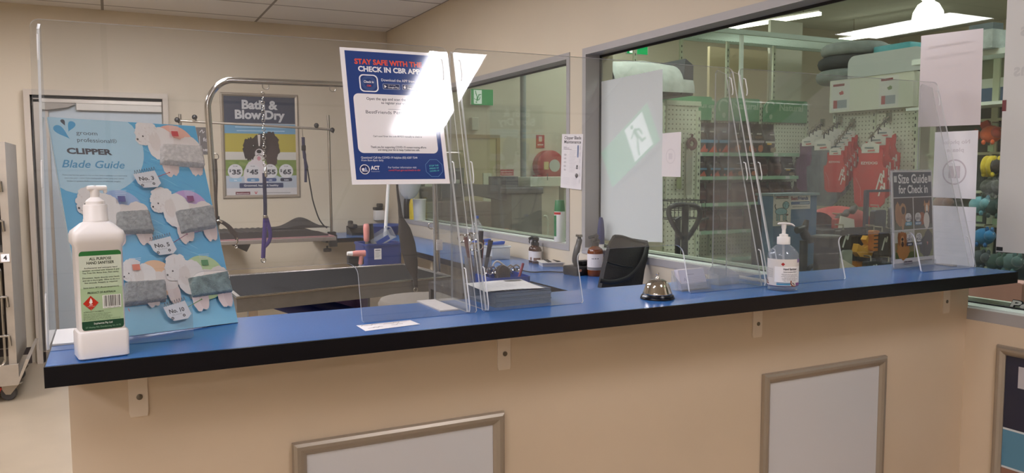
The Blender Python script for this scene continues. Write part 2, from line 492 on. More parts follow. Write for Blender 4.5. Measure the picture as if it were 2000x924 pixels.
# ---------------------------------------------------------------- lamps
def troffer(x, y, lx, ly, z, strength, rgb, label, key, group=None):
    t = thing('ceiling_light', label, 'light', (x, y, z), group=group)
    f = MB(); b = 0.02
    f.ring([(-lx/2-b, -ly/2-b), (lx/2+b, -ly/2-b), (lx/2+b, ly/2+b), (-lx/2-b, ly/2+b)], [(-lx/2, -ly/2), (lx/2, -ly/2), (lx/2, ly/2), (-lx/2, ly/2)], -0.02, 0.0)
    f.build('light_frame', WHITE_PL, t)
    MB().box(-lx/2, lx/2, -ly/2, ly/2, -0.014, -0.002).build('diffuser', lamp_mat(key, rgb, strength), t)
    return t
WARM = (250, 247, 255)
G1 = 'ceiling lights over the reception side'
troffer(1.42, 0.13, 0.28, 0.68, ZC, LAMP_FRONT*1.8, WARM, 'slim ceiling light ahead of the counter whose glare falls on the check in notice', 'lamp_front_slim', G1)
troffer(-2.3, -0.6, 0.6, 1.2, ZC, LAMP_FRONT, WARM, 'ceiling light above the reception floor, by the open side', 'lamp_front', G1)
troffer(-0.75, 0.98, 1.2, 0.3, ZC, LAMP_FRONT*0.8, WARM, 'ceiling light above the reception side of the counter end', 'lamp_front_b', G1)
troffer(-2.6, -2.6, 1.2, 0.6, ZC, LAMP_FRONT, WARM, 'ceiling light above the reception entrance', 'lamp_front', G1)
G2 = 'ceiling lights over the grooming room'
troffer(0.1, 3.5, 0.6, 1.2, ZC, LAMP_BACK, WARM, 'ceiling light over the steel grooming table', 'lamp_back', G2)
troffer(0.35, 5.3, 0.6, 1.2, ZC, LAMP_BACK, WARM, 'ceiling light before the cream back wall', 'lamp_back', G2)
troffer(-1.6, 5.0, 0.6, 1.2, ZC, LAMP_BACK, WARM, 'ceiling light in front of the cages', 'lamp_back', G2)
COOL = (248, 253, 255)
G3 = 'fluorescent battens in the shop'
for i, (x, y, wh) in enumerate(((4.3, 2.5, 'near the shop window'), (4.3, 6.2, 'before the pet food aisle'), (7.4, 3.0, 'over the coat display'), (7.0, 9.6, 'by the far exit wall'), (10.5, 5.5, 'over the far aisle'))):
    troffer(x, y, 0.5, 2.4, ZS, LAMP_SHOP, COOL, 'long shop ceiling light %s' % wh, 'lamp_shop', G3)
# ---------------------------------------------------------------- reception counter top
cx0, cx1, cy0, cy1 = -0.105, 2.449, 1.457, 1.768
t = thing('reception_counter', 'long blue reception counter top with a thick black front edge', 'counter', (cx0, cy0, T))
MB().box(0.0, cx1-cx0, 0.004, cy1-cy0, -0.034, 0).build('laminate_top', BLUE_LAM, t)
MB().box(-0.002, cx1-cx0, -0.001, 0.0039, -0.0345, -0.0004).box(-0.002, -0.0001, 0.0039, cy1-cy0, -0.0345, -0.0004).build('edge_band', BLACK_EDGE, t)
MB().box(0.02, cx1-cx0-0.052, YC-cy0, cy1-cy0-0.02, -0.0345, -0.0342).build('underside_board', mat('raw_board', (170, 150, 124), 0.7), t)
BRK = mat('painted_bracket', (232, 216, 196), 0.4)
SCREW = mat('screw_zinc', (120, 112, 100), 0.4, 0.8)
for i, (x, lb) in enumerate(((0.03, 'painted shelf bracket beneath the counter end by the big sanitiser bottle'), (0.770, 'painted shelf bracket beneath the counter by the flyer stack'),
                             (1.519, 'painted shelf bracket beneath the clear pump bottle'), (2.290, 'painted shelf bracket beneath the counter end at the window wall'))):
    b = thing('shelf_bracket', lb, 'bracket', (x, YC, T-0.0345), group='brackets under the counter')
    MB().prism([(-0.014, -0.098), (0.014, -0.098), (0.016, -0.09), (0.016, 0), (-0.016, 0), (-0.016, -0.09)], -0.004, 0, ax='y').box(-0.016, 0.016, -0.09, -0.004, -0.004, 0).build('bracket_plate', BRK, b)
    for z in (-0.016, -0.062):
        m = MB().lathe([(0.0055, 0), (0.0055, 0.001), (0.003, 0.002)], 12)
        o = m.build('screw', SCREW, b, smooth=30); o.location = (0.002, -0.004, z); o.rotation_euler = (R(90), 0, 0)

# ---------------------------------------------------------------- picture frames on the counter front
FR = mat('snap_frame', (176, 164, 148), 0.38, 0.55)
def snap_frame(frm, wd, ht, label, cat='frame', b=0.028, panel=True):
    """frm origin = lower corner of the outer frame; local x across, y up, z out"""
    t = thing('poster_frame', label, cat, mw=frm.mw())
    # convex section, mitred: profile from outside to inside
    prof = [(0.0, 0.0), (0.002, 0.010), (0.008, 0.0135), (0.015, 0.0135), (0.022, 0.010), (b, 0.0045), (b, 0.0)]
    m = MB()
    cs = [(0, 0, 1, 1), (wd, 0, -1, 1), (wd, ht, -1, -1), (0, ht, 1, -1)]
    k = len(prof)
    vs = [(c[0]+c[2]*p[0], c[1]+c[3]*p[0], p[1]) for c in cs for p in prof]
    fs = []
    for i in range(4):
        j = (i+1) % 4
        for q in range(k-1): fs.append((i*k+q, j*k+q, j*k+q+1, i*k+q+1))
    m._add(vs, fs, 0)
    m.build('frame_rails', FR, t)
    if panel:
        MB().box(b-0.004, wd-b+0.004, b-0.004, ht-b+0.004, 0.0005, 0.003).build('grey_sheet', mat('grey_sheet', (214, 212, 213), 0.3), t)
    return t
YF_ = YC-0.0005
snap_frame(frontal(0.301, YF_, 0.349), 0.468, 0.645, 'empty grey poster frame on the counter wall below the taped paper strip')
snap_frame(frontal(1.540, YF_, 0.340), 0.484, 0.645, 'empty grey poster frame on the counter wall below the clear pump bottle')
fr = Frame((XW-0.0085, 1.472, 0.355), (0, -1, 0), (0, 0, 1))
t = snap_frame(fr, 0.47, 0.645, 'framed navy and blue poster on the wall under the shop window', panel=False)
a = Art(0.001)
a.rect(0.026, 0.026, 0.444, 0.619, (46, 48, 66))
a.rect(0.026, 0.026, 0.444, 0.275, (150, 110, 92)); a.blob(0.10, 0.20, 0.06, 0.07, (120, 66, 44), 0.06); a.blob(0.30, 0.16, 0.13, 0.13, (86, 50, 38), 0.06); a.blob(0.28, 0.10, 0.10, 0.09, (196, 160, 132), 0.06); a.ell(0.23, 0.2, 0.014, 0.014, (20, 16, 14)); a.ell(0.33, 0.2, 0.014, 0.014, (20, 16, 14)); a.ell(0.28, 0.13, 0.02, 0.015, (24, 18, 16))
a.rect(0.026, 0.272, 0.444, 0.396, (214, 220, 222)); a.rect(0.026, 0.278, 0.444, 0.390, (92, 142, 168))
a.rect(0.066, 0.525, 0.40, 0.590, (196, 192, 196))
a.build('poster_print', t, 0.3)

# ---------------------------------------------------------------- clear counter screens
TI = R(15)
def P_(x, s, off=0.0):      # point on the leaning screen plane
    return Vector((x, 1.585+s*math.sin(TI), T+s*math.cos(TI)))+Vector((0, -math.cos(TI), math.sin(TI)))*off
def screen(xa, xb, oa, ob, label, feet=(0.044, 0.044)):
    """xa..xb width; oa..ob pass-through opening at the bottom"""
    x0 = xa
    t = thing('counter_screen', label, 'screen', (xa, 1.585, T), group='clear acrylic screens along the counter')
    H, oh, r, th = 0.615, 0.125, 0.024, 0.0045
    wd = xb-xa; a, b = oa-xa, ob-xa
    # outline of the panel, walking round, opening cut from below
    P = [(0.004, 0), (a-0.004, 0), (a, 0.004)] + [(a, oh-r)] + arc(a+r, oh-r, r, 180, 90, 6)[1:] + arc(b-r, oh-r, r, 90, 0, 6) + [(b, 0.004), (b+0.004, 0), (wd-0.004, 0), (wd, 0.004)] + arc(wd-0.016, H-0.016, 0.016, 0, 90, 5) + arc(0.016, H-0.016, 0.016, 90, 180, 5) + [(0, 0.004)]
    m = MB(); n = len(P)
    def W(p, o): return Vector((p[0], p[1]*math.sin(TI), p[1]*math.cos(TI)))+Vector((0, -math.cos(TI), math.sin(TI)))*o
    # three convex-ish pieces for the face so that the ngon is clean: left leg, top, right leg share one polygon each
    for o, flip in ((th, 0), (0.0, 1)):
        f = [tuple(W(p, o)) for p in P]
        m._add(f, [tuple(range(n)) if not flip else tuple(range(n-1, -1, -1))], 0)
    for i in range(n):
        j = (i+1) % n
        m.f.append((n+i, n+j, j, i)); m.m.append(1)
    m.build('screen_panel', [ACRYLIC, ACR_EDGE], t)
    # standing side fins with three tabs hooked through the panel
    yr = 0.203
    for sx in (0.010, wd-0.021):
        f = MB()
        s0, s1 = 0.0, 0.598
        prof = [(s0*math.sin(TI)+0.006, 0.002), (yr-0.004, 0.0), (yr, 0.004), (yr, 0.585), (yr-0.008, 0.592)]
        front = [(s1*math.sin(TI)+0.006, s1*math.cos(TI))]
        f.prism(prof+front, sx, sx+0.0045, 0, ax='x', side=1)
        f.build('side_fin', [ACRYLIC, ACR_EDGE], t)
        for sa, sb in ((0.003, 0.10), (0.292, 0.342), (0.535, 0.585)):
            h = MB(); hook = []
            for s_, o_ in ((sb, 0.005), (sb-0.004, 0.011), (sa+0.014, 0.011), (sa+0.004, 0.0085), (sa, 0.005)):
                hook.append(W((0, s_), o_))
            h.tube([(sx+0.0022, p.y, p.z) for p in hook], 0.0017, 6)
            h.build('hook_tab', ACR_EDGE, t, smooth=40)
        if (sx < wd/2 and feet[0] == 0) or (sx > wd/2 and feet[1] == 0): continue
        fw_ = feet[0] if sx < wd/2 else feet[1]
        inner = sx+0.006 if sx < wd/2 else sx-0.002-fw_
        MB().box(inner, inner+fw_, 0.045, yr-0.006, 0.0003, 0.0035).build('foot_plate', mat('foot_plate_paper', (222, 214, 208), 0.5), t)
    return t
screen(-0.121, 0.708, 0.128, 0.451, 'clear acrylic counter screen carrying the blue check in notice')
screen(0.722, 1.566, 0.982, 1.297, 'clear acrylic counter screen behind the service bell', (0, 0))
screen(1.587, 2.440, 1.855, 2.180, 'clear acrylic counter screen beside the size guide at the shop window', (0.030, 0.018))

# ---------------------------------------------------------------- things on the counter
# big white sanitiser
def rr_section(hx, hy, r, n=5):
    return rrpts(-hx, -hy, hx, hy, min(r, hx*0.99, hy*0.99), n)
def loft(mb, secs, mi=0, cap=True):
    """secs: list of (points2d, z)"""
    n = len(secs[0][0]); vs = [(p[0], p[1], z) for P, z in secs for p in P]; fs = []
    for i in range(len(secs)-1):
        for k in range(n):
            k2 = (k+1) % n
            fs.append((i*n+k, i*n+k2, (i+1)*n+k2, (i+1)*n+k))
    if cap: fs += [tuple(range(n-1, -1, -1)), tuple(range((len(secs)-1)*n, len(secs)*n))]
    return mb._add(vs, fs, mi)
WHT_HDPE = mat('white_bottle', (238, 233, 230), 0.32, noise=(30, 0.01))
b = thing('sanitiser_bottle', 'tall white pump bottle of hand sanitiser with green label, before the blade guide', 'bottle', (-0.024, 1.508, T), R(9))
m = MB()
loft(m, [(rr_section(0.035, 0.026, 0.006), 0), (rr_section(0.0385, 0.030, 0.007), 0.003), (rr_section(0.039, 0.0305, 0.007), 0.042), (rr_section(0.0375, 0.029, 0.007), 0.046), (rr_section(0.0345, 0.026, 0.007), 0.0475),
         (rr_section(0.0355, 0.026, 0.007), 0.188), (rr_section(0.0395, 0.0305, 0.009), 0.195), (rr_section(0.0395, 0.0305, 0.010), 0.208), (rr_section(0.038, 0.029, 0.011), 0.213), (rr_section(0.024, 0.022, 0.014), 0.2255), (rr_section(0.0175, 0.0175, 0.017), 0.2295), (rr_section(0.017, 0.017, 0.0168), 0.231)])
m.build('bottle_body', WHT_HDPE, b, smooth=40)
m = MB().lathe([(0.0195, 0), (0.0195, 0.003), (0.0188, 0.004), (0.0186, 0.0255), (0.0175, 0.028), (0.0145, 0.028), (0.0145, 0.033), (0.012, 0.036), (0.0068, 0.040), (0.0055, 0.0415), (0.0055, 0.0595)], 28, c=(0, 0, 0.229))
m.build('pump_collar', WHT_HDPE, b, smooth=35)
m = MB().lathe([(0.0055, 0.264), (0.0068, 0.268), (0.0075, 0.284), (0.0068, 0.288), (0.0, 0.2885)], 16)
m.box(-0.0115, 0.0185, -0.0075, 0.0075, 0.280, 0.2885, bev=0.003); m.box(0.0135, 0.0185, -0.005, 0.005, 0.2755, 0.283, bev=0.002)
m.build('pump_head', WHT_HDPE, b, smooth=40)
lf = Frame((0, 0, 0), (1, 0, 0), (0, 0, 1))
holder = bpy.data.objects.new('front_label', None)
a = Art(0.0266)
LX, L0, L1 = 0.0315, 0.0495, 0.1625
a.poly(rrpts(-LX, L0, LX, L1, 0.005), (176, 202, 160))
a.poly(rrpts(-LX, 0.110, LX, 0.156, 0.001), (196, 214, 184)); a.poly(rrpts(-LX, 0.136, LX, 0.156, 0.001), (212, 220, 202))
a.poly(rrpts(-LX, 0.156, LX, L1, (0.0005, 0.0005, 0.005, 0.005)), (46, 116, 58))
a.poly(rrpts(-LX, L0, LX, 0.0625, (0.005, 0.005, 0.0005, 0.0005)), (28, 74, 52))
DK = (34, 48, 36)
a.text('ALL PURPOSE', 0, 0.1495, 0.0056, DK, 'c', 0.02, 0.033); a.text('HAND SANITISER', 0, 0.1438, 0.0056, DK, 'c', 0.02, 0.041)
for i, s_ in enumerate(('Antibacterial and antiseptic hand', 'sanitiser, enriched with Vitamin E and', 'Tea Tree Oil. Rinse free. Non sticky.', '', 'Directions: Apply directly onto hands', 'and rub in thoroughly. Allow to dry in a', 'few seconds. Reapply as required.', '', 'Store below 30\u00b0C (Room temperature).')):
    if s_: a.text(s_, 0, 0.1375-i*0.0035, 0.0030, DK, 'c', 0.004, min(0.055, 0.0015*len(s_)))
a.text('PRODUCT OF AUSTRALIA', 0, 0.1018, 0.0038, DK, 'c', 0.015, 0.042)
a.poly([(-0.0285, 0.0885), (-0.017, 0.078), (-0.0055, 0.0885), (-0.017, 0.099)], (198, 52, 34))
a.poly([(-0.0195, 0.089), (-0.017, 0.087), (-0.0145, 0.089), (-0.0148, 0.0925), (-0.017, 0.096), (-0.0182, 0.093)], (240, 236, 230)); a.rect(-0.0195, 0.0855, -0.0145, 0.0863, (240, 236, 230)); a.text('FLAMMABLE LIQUID', -0.017, 0.0832, 0.0016, (245, 225, 220), 'c', 0, 0.011); a.text('3', -0.017, 0.0792, 0.0025, (245, 225, 220), 'c')
a.rect(0.0005, 0.0795, 0.0285, 0.0985, (236, 238, 232))
rd = random.Random(3); x = 0.0025
while x < 0.0268:
    w_ = rd.choice((0.0004, 0.0006, 0.001, 0.0013)); a.rect(x, 0.082, x+w_, 0.0978, (24, 26, 24)); a.z -= a.STEP; x += w_+rd.choice((0.0004, 0.0006, 0.0009))
a.z += a.STEP
a.text('9 332817 001236', 0.0145, 0.0799, 0.0019, (24, 26, 24), 'c', 0, 0.023)
a.text('ACTIVE SAFETY STATEMENTS', -0.0285, 0.0752, 0.0022, DK, 'l', 0.01, 0.030)
for i in range(5):
    a.text(('Keep out of reach of children. Avoid eyes.', 'If in eyes rinse with water for several', 'Flammable. Keep away from heat and flame.', 'Do not swallow. For external use only.', 'If swallowed do not induce vomiting.')[i], -0.0285, 0.0724-i*0.0020, 0.0018, DK, 'l', 0, (0.041, 0.036, 0.043, 0.04, 0.055)[i])
a.text('Sopharma Pty Ltd', 0, 0.0577, 0.0036, (220, 230, 222), 'c', 0.02, 0.028); a.text('27 Healey Rd, Dandenong Vic 3175', 0, 0.0528, 0.0030, (150, 190, 160), 'c', 0.005, 0.053)
a.v = [(p_[0], L0+(p_[1]-L0)*(0.181-L0)/(L1-L0), p_[2]) for p_ in a.v]
lb = a.build('front_label', b, 0.35); lb.rotation_euler = (R(90), 0, 0)
bpy.data.objects.remove(holder)

# clear pump bottle
b = thing('sanitiser_bottle', 'clear pump bottle of hand sanitiser with white label on the blue counter', 'bottle', (1.551, 1.521, T), R(-44))
LIQ = clear('clear_gel', (238, 242, 246), 0.03, haze=0.17, haze_rgb=(215, 222, 230))
bw, bd = 0.0385, 0.0385
m = MB().lathe([(0.034, 0), (0.0375, 0.002), (0.0385, 0.006), (0.0385, 0.090), (0.0375, 0.096), (0.030, 0.106), (0.019, 0.116), (0.0155, 0.118), (0.0155, 0.124)], 36)
m.build('bottle_body', LIQ, b, smooth=40)
m = MB().lathe([(0.0165, 0.119), (0.0165, 0.1365), (0.0155, 0.138), (0.011, 0.138), (0.011, 0.1445), (0.005, 0.146), (0.0045, 0.160)], 28)
m.build('pump_collar', WHITE_PL, b, smooth=35)
m = MB().lathe([(0.0045, 0.156), (0.0062, 0.161), (0.0062, 0.170), (0.0, 0.171)], 16)
m.tube(smooth_path([(-0.016, 0, 0.1715), (-0.006, 0, 0.1725), (0.008, 0, 0.172), (0.019, 0, 0.170), (0.027, 0, 0.1655)], 5), [0.003]*2+[0.0055]*12+[0.005]*4+[0.0035]*3, 10, flat=(1.0, 0.55, (0, 0, 1)))
o = m.build('pump_head', WHITE_PL, b, smooth=50); o.rotation_euler = (0, 0, R(17))
m = MB().tube([(0, 0, 0.012), (0, 0, 0.12)], 0.003, 8); m.build('dip_tube', FROSTPL, b, smooth=40)
# wrapped label: art bent round the bottle
def wrap(art, rad, name, parent, rough=0.4, a_off=-90.0):
    me = bpy.data.meshes.new(name)
    vs = [((rad+p[2])*math.cos(R(a_off)+p[0]/rad), (rad+p[2])*math.sin(R(a_off)+p[0]/rad), p[1]) for p in art.v]
    me.from_pydata(vs, [], art.f)
    for c in art.cols: me.materials.append(ink(c, rough))
    me.polygons.foreach_set('material_index', art.mi); me.update()
    o = bpy.data.objects.new(name, me); COL.objects.link(o); o.parent = parent
    return o
def wrect(a, x0, y0, x1, y1, rgb, n=16):
    pts = [(x0+(x1-x0)*k/n, y) for y in (y0, y1) for k in range(n+1)]
    a._put(pts, [(k, k+1, n+2+k, n+1+k) for k in range(n)], rgb)
a = Art(0.0003)
wrect(a, -0.058, 0.014, 0.062, 0.083, (222, 216, 210), 40)
wrect(a, -0.058, 0.0125, 0.062, 0.0145, (52, 52, 96), 40)
wrect(a, -0.022, 0.024, 0.060, 0.064, (242, 240, 240), 24)
wrect(a, 0.040, 0.074, 0.060, 0.083, (134, 110, 160), 6); wrect(a, 0.035, 0.015, 0.060, 0.022, (140, 84, 140), 6)
for i in range(9): wrect(a, -0.055, 0.058-i*0.0028, -0.026, 0.0586-i*0.0028, (120, 116, 112), 8)
a.poly([(-0.006, 0.0705), (-0.001, 0.066), (0.004, 0.0705), (-0.001, 0.075)], (176, 34, 34))
a.text('Hand Sanitiser', 0.0185, 0.0555, 0.0078, (46, 44, 62), 'c', 0.02, 0.037); a.text('Active Ingredient: Ethanol', 0.018, 0.0495, 0.0038, (46, 44, 62), 'c', 0.02, 0.036)
for i, s_ in enumerate(('DIRECTIONS FOR USE: Apply a small amount', 'to hands and rub together until dry.', 'No water or towel required. Do not rinse.', 'Not to be taken internally.', 'CAUTION: Flammable. Keep away from fire', 'or flame. Store below 30 degrees C.', 'Keep out of reach of children.')):
    a.text(s_, 0.018, 0.0440-i*0.0029, 0.0026, (60, 56, 70), 'c', 0.006, 0.0011*len(s_))
wrect(a, -0.016, 0.0215, 0.020, 0.0232, (60, 130, 170), 8); wrect(a, -0.016, 0.0165, 0.018, 0.0205, (74, 150, 188), 8)
for cx_, cy_ in ((-0.046, 0.026), (0.026, 0.0205)):
    a.line([(cx_-0.006, cy_+0.008), (cx_-0.007, cy_), (cx_-0.002, cy_-0.006), (cx_+0.006, cy_-0.007)], 0.003, (134, 70, 44)); a.line([(cx_-0.003, cy_+0.003), (cx_+0.004, cy_-0.003)], 0.002, (60, 40, 40))
wrap(a, 0.0387, 'wrap_label', b)

# service bell
b = thing('service_bell', 'chrome service bell on a black base in the middle of the counter', 'bell', (1.176, 1.555, T))
MB().lathe([(0.0400, 0), (0.0415, 0.001), (0.0415, 0.003), (0.0405, 0.005), (0.0395, 0.0055), (0.040, 0.007), (0.0375, 0.0105), (0.034, 0.012), (0.0, 0.012)], 40).build('bell_base', BLACK_EDGE, b, smooth=30)
MB().lathe([(0.0345, 0.013), (0.0352, 0.012), (0.0355, 0.0135), (0.0345, 0.017), (0.0325, 0.022), (0.0305, 0.029), (0.0275, 0.036), (0.022, 0.0425), (0.014, 0.0465), (0.006, 0.048), (0.0045, 0.0482)], 48).build('bell_dome', CHROME, b, smooth=60)
MB().lathe([(0.0055, 0.0482), (0.0055, 0.051), (0.004, 0.0525), (0.0022, 0.054), (0.0022, 0.0565), (0.0036, 0.058), (0.0042, 0.060), (0.0034, 0.0625), (0.0, 0.0635)], 20).build('bell_button', CHROME, b, smooth=50)

# business card holder with cards
b = thing('card_holder', 'clear holder of white business cards beside the service bell', 'card holder', (1.346, 1.632, T), R(4))
m = MB()
for sgn, y0, z1, ln in ((0, -0.016, 0.019, 0.0), (1, 0.014, 0.056, 0.018)):
    m.prism([(-0.017, 0.0), (-0.015, 0.0), (-0.0115, z1 if 0 else 0.020), (-0.0135, 0.020)], -0.050, 0.050, ax='x') if not sgn else m.prism([(0.004, 0.002), (0.006, 0.002), (0.024, 0.050), (0.022, 0.050)], -0.050, 0.050, ax='x')
m.prism([(-0.017, 0.0), (0.022, 0.0), (0.022, 0.002), (-0.017, 0.002)], -0.050, 0.050, ax='x')
for xs in (-0.052, 0.050): m.prism([(-0.017, 0), (0.022, 0), (0.024, 0.05), (0.018, 0.042), (-0.012, 0.020)], xs, xs+0.002, ax='x')
m.build('holder_tray', CLEARPL, b)
for i in range(1):
    m = MB().prism([(-0.0105, 0.003), (0.0035, 0.003), (0.0215, 0.0525), (0.008, 0.0535)], -0.045, 0.045, ax='x')
    m.build('card_stack', mat('card_stock', (224, 218, 222), 0.5), b)
fz = Frame((0, -0.0107, 0.003), (1, 0, 0), (0, 0.341, 0.940))
a = Art(0.0006); a.rect(-0.044, 0.001, 0.044, 0.052, (206, 204, 220))
a.text('A', -0.032, 0.022, 0.014, (150, 152, 176), 'l', 0, None); a.text('Appointment card', -0.020, 0.0385, 0.0032, (96, 96, 110), 'l', 0.01, 0.026)
for i in range(5): a.rect(-0.022, 0.031-i*0.0045, 0.040, 0.0313-i*0.0045, (150, 150, 170))
a.text('Date      Time      With', -0.030, 0.006, 0.003, (110, 110, 126), 'l', 0, 0.05)
o = a.build('card_print', b); o.matrix_local = fz.mw()

# empty clear leaflet tray
b = thing('leaflet_tray', 'empty clear plastic leaflet tray between the card holder and the pump bottle', 'tray', (1.487, 1.672, T), R(4))
m = MB()
m.prism(rrpts(-0.038, -0.020, 0.038, 0.024, 0.004), 0, 0.002)
m.prism(rrpts(-0.038, 0.0, 0.038, 0.027, 0.004), -0.020, -0.018, ax='y')
m.prism(rrpts(-0.030, 0.0, 0.034, 0.048, (0.003, 0.003, 0.012, 0.012)), 0.022, 0.024, ax='y')
for xs in (-0.038, 0.036): m.prism([(-0.020, 0), (0.024, 0), (0.024, 0.040), (-0.020, 0.027)], xs, xs+0.002, ax='x')
m.build('tray_shell', CLEARPL, b)

# flyers and the loose sheets
NAVY = mat('flyer_navy', (62, 78, 104), 0.4); FSIDE = mat('flyer_side', (112, 128, 146), 0.6, noise=(300, 0.12))
b = thing('flyer_stack', 'thick stack of blue grey flyers behind the middle screen', 'flyers', (0.772, 1.622, T), R(2))
m = MB(); rd = random.Random(5)
n = 16
for i in range(n):
    dx, dy = rd.uniform(-0.0012, 0.0012), rd.uniform(-0.0012, 0.0012)
    z0 = i*0.0022
    m.box(0.0+dx, 0.148+dx, 0.0+dy, 0.145+dy, z0, z0+0.0021, 1 if i < n-1 else 0)
m.build('flyer_pile', [NAVY, FSIDE], b)
a = Art(0.0356)
rd = random.Random(2)
for i in range(2):
    x = 0.018+i*0.010
    while x < 0.122:
        w_ = rd.uniform(.005, .010); a.rrect(x, 0.004+(1-i)*0.014, x+w_, 0.0145+(1-i)*0.014, .002, (238, 240, 244)); x += w_+.0022
a.build('cover_print', b)
pap = MB()
def sheet(u, v):
    return (u*0.148, v*0.148, 0.0365+0.0012*max(0, v-0.5)*max(0, u-0.3)*6+0.0018*math.sin(3*u))
pap.grid(sheet, 12, 10)
ps = solo(pap, 'printed_sheet', mat('sheet_paper', (238, 236, 234), 0.55), 'printed white sheet lying askew on the flyer stack', 'paper', (0.752, 1.632, T), R(-5), smooth=60)
a = Art(0.0405)
for i in range(7): a.rect(0.02, 0.10-i*0.011, 0.09+0.035*(i % 2), 0.1012-i*0.011, (150, 150, 156))
for i in range(6): a.rect(0.02+0.012*i, 0.03, 0.0208+0.012*i, 0.11, (190, 190, 196))
a.rect(0.095, 0.122, 0.140, 0.134, (70, 70, 76))
a.build('sheet_print', ps)

# taped paper strip
b = thing('paper_notice_strip', 'narrow white strip of handwriting taped flat on the counter top', 'notice', (0.432, 1.497, T+0.0005), 0.0)
MB().prism([(0, 0), (0.119, 0.017), (0.115, 0.066), (0.0, 0.063)], 0, 0.0004).build('paper_strip', PAPER, b)
a = Art(0.0006)
rd = random.Random(6)
for (x0, y0, n_, h_) in ((.006, .046, 7, .012), (.052, .040, 8, .013), (.012, .018, 7, .010), (.064, .024, 6, .009)):
    pp = [(x0+k*.0052, y0+x0*.12+k*.0006+rd.uniform(0, h_)*(1 if k % 2 else .25)) for k in range(n_)]
    a.line(pp, .0017, (58, 46, 50))
a.rect(0.002, 0.058, 0.112, 0.0592, (120, 116, 112))
a.build('strip_print', b)

# size guide in a clear stand
fs = Frame((2.174, 1.672, T+0.005), (math.cos(R(6)), math.sin(R(6)), 0), (0, math.sin(R(4)), math.cos(R(4))))
fs = Frame(fs.o, fs.u, fs.v-fs.u*fs.v.dot(fs.u))
b = thing('size_guide_sign', 'size guide sign of four dog photos in a clear stand at the counter end', 'sign', mw=fs.mw())
W_, H_ = 0.226, 0.302
MB().box(-0.004, W_+0.004, -0.002, H_+0.004, -0.006, -0.004).box(-0.004, W_+0.004, -0.004, 0.012, 0.001, 0.003).box(-0.004, W_+0.004, -0.004, -0.0025, -0.006, 0.003).build('clear_stand', CLEARPL, b)
MB().box(0, W_, 0, H_, -0.003, 0.0).build('sign_board', mat('sign_board_white', (206, 202, 200), 0.35), b)
a = Art(0.0003); X_ = lambda q: q*W_; Y_ = lambda q: q*H_
a.rect(X_(.03), Y_(.725), X_(.97), Y_(.985), (62, 66, 76))
for (x0, y0, x1, y1, c) in ((.03, .385, .49, .715, (70, 56, 48)), (.51, .385, .97, .715, (62, 50, 46)), (.03, .085, .49, .375, (126, 116, 78)), (.51, .085, .97, .375, (108, 104, 70))): a.rect(X_(x0), Y_(y0), X_(x1), Y_(y1), c)
a.rect(X_(.03), Y_(.385), X_(.49), Y_(.47), (82, 82, 54)); a.rect(X_(.51), Y_(.385), X_(.97), Y_(.43), (96, 92, 84)); a.rect(X_(.03), Y_(.25), X_(.49), Y_(.375), (176, 176, 160)); a.rect(X_(.03), Y_(.085), X_(.49), Y_(.15), (84, 92, 50)); a.rect(X_(.51), Y_(.085), X_(.97), Y_(.16), (120, 124, 66)); a.rect(X_(.51), Y_(.26), X_(.97), Y_(.375), (128, 120, 84))
def B(cx_, cy_, rx, ry, c, s=1, rag=.06): a.blob(X_(cx_), Y_(cy_), X_(rx), Y_(ry), c, rag, 30, s)
B(.12, .56, .07, .11, (168, 120, 78), 1, .1); B(.20, .52, .12, .10, (160, 112, 72), 2, .1); B(.245, .60, .075, .06, (176, 130, 88), 3, .1); B(.25, .585, .045, .042, (60, 42, 34), 4, .05); B(.23, .44, .03, .06, (178, 136, 96), 5, .08)
B(.70, .49, .09, .07, (156, 84, 46), 6, .1); B(.82, .47, .075, .09, (212, 204, 192), 7, .06)
a.poly([(X_(.755), Y_(.62)), (X_(.775), Y_(.69)), (X_(.815), Y_(.64))], (190, 128, 84)); a.poly([(X_(.85), Y_(.64)), (X_(.905), Y_(.69)), (X_(.91), Y_(.62))], (190, 128, 84)); B(.835, .60, .06, .055, (196, 140, 98), 8, .04); B(.835, .585, .025, .055, (226, 220, 210), 9, .04); a.ell(X_(.835), Y_(.56), X_(.018), Y_(.010), (30, 24, 24))
B(.22, .17, .15, .10, (166, 116, 62), 10, .12); B(.20, .30, .10, .065, (158, 104, 56), 11, .08); B(.13, .29, .035, .07, (140, 88, 46), 12, .08); B(.28, .28, .035, .075, (140, 88, 46), 13, .08); B(.205, .27, .045, .05, (188, 146, 100), 14, .05); a.ell(X_(.205), Y_(.285), X_(.028), Y_(.016), (36, 28, 26)); B(.205, .235, .03, .03, (70, 48, 40), 15)
B(.78, .19, .16, .11, (34, 32, 32), 16, .1); B(.85, .28, .10, .085, (30, 28, 28), 17, .1); a.poly([(X_(.80), Y_(.24)), (X_(.84), Y_(.24)), (X_(.825), Y_(.20))], (196, 110, 110))
for (cx_, cy_, l1, l2, c) in ((.365, .50, '1 - 10KG', 'SMALL', (106, 160, 178)), (.60, .50, '11 - 20KG', 'MEDIUM', (92, 124, 150)), (.375, .285, '21 - 25KG', 'LARGE', (60, 64, 84)), (.605, .285, '>25 KG', 'X LARGE', (66, 68, 84))):
    a.rrect(X_(cx_-.075), Y_(cy_-.035), X_(cx_+.075), Y_(cy_+.055), X_(.06), (208, 204, 200)); a.text(l1.split()[0], X_(cx_), Y_(cy_+.015), .012, (70, 70, 80), 'c', 0.02, None); a.text(' '.join(l1.split()[1:]).replace('- ', ''), X_(cx_), Y_(cy_-.018), .011, (70, 70, 80), 'c', 0.03, X_(.12)); a.rrect(X_(cx_-.08), Y_(cy_-.075), X_(cx_+.08), Y_(cy_-.038), X_(.02), c); a.text(l2, X_(cx_), Y_(cy_-.065), .007, (222, 226, 230), 'c', 0.03)
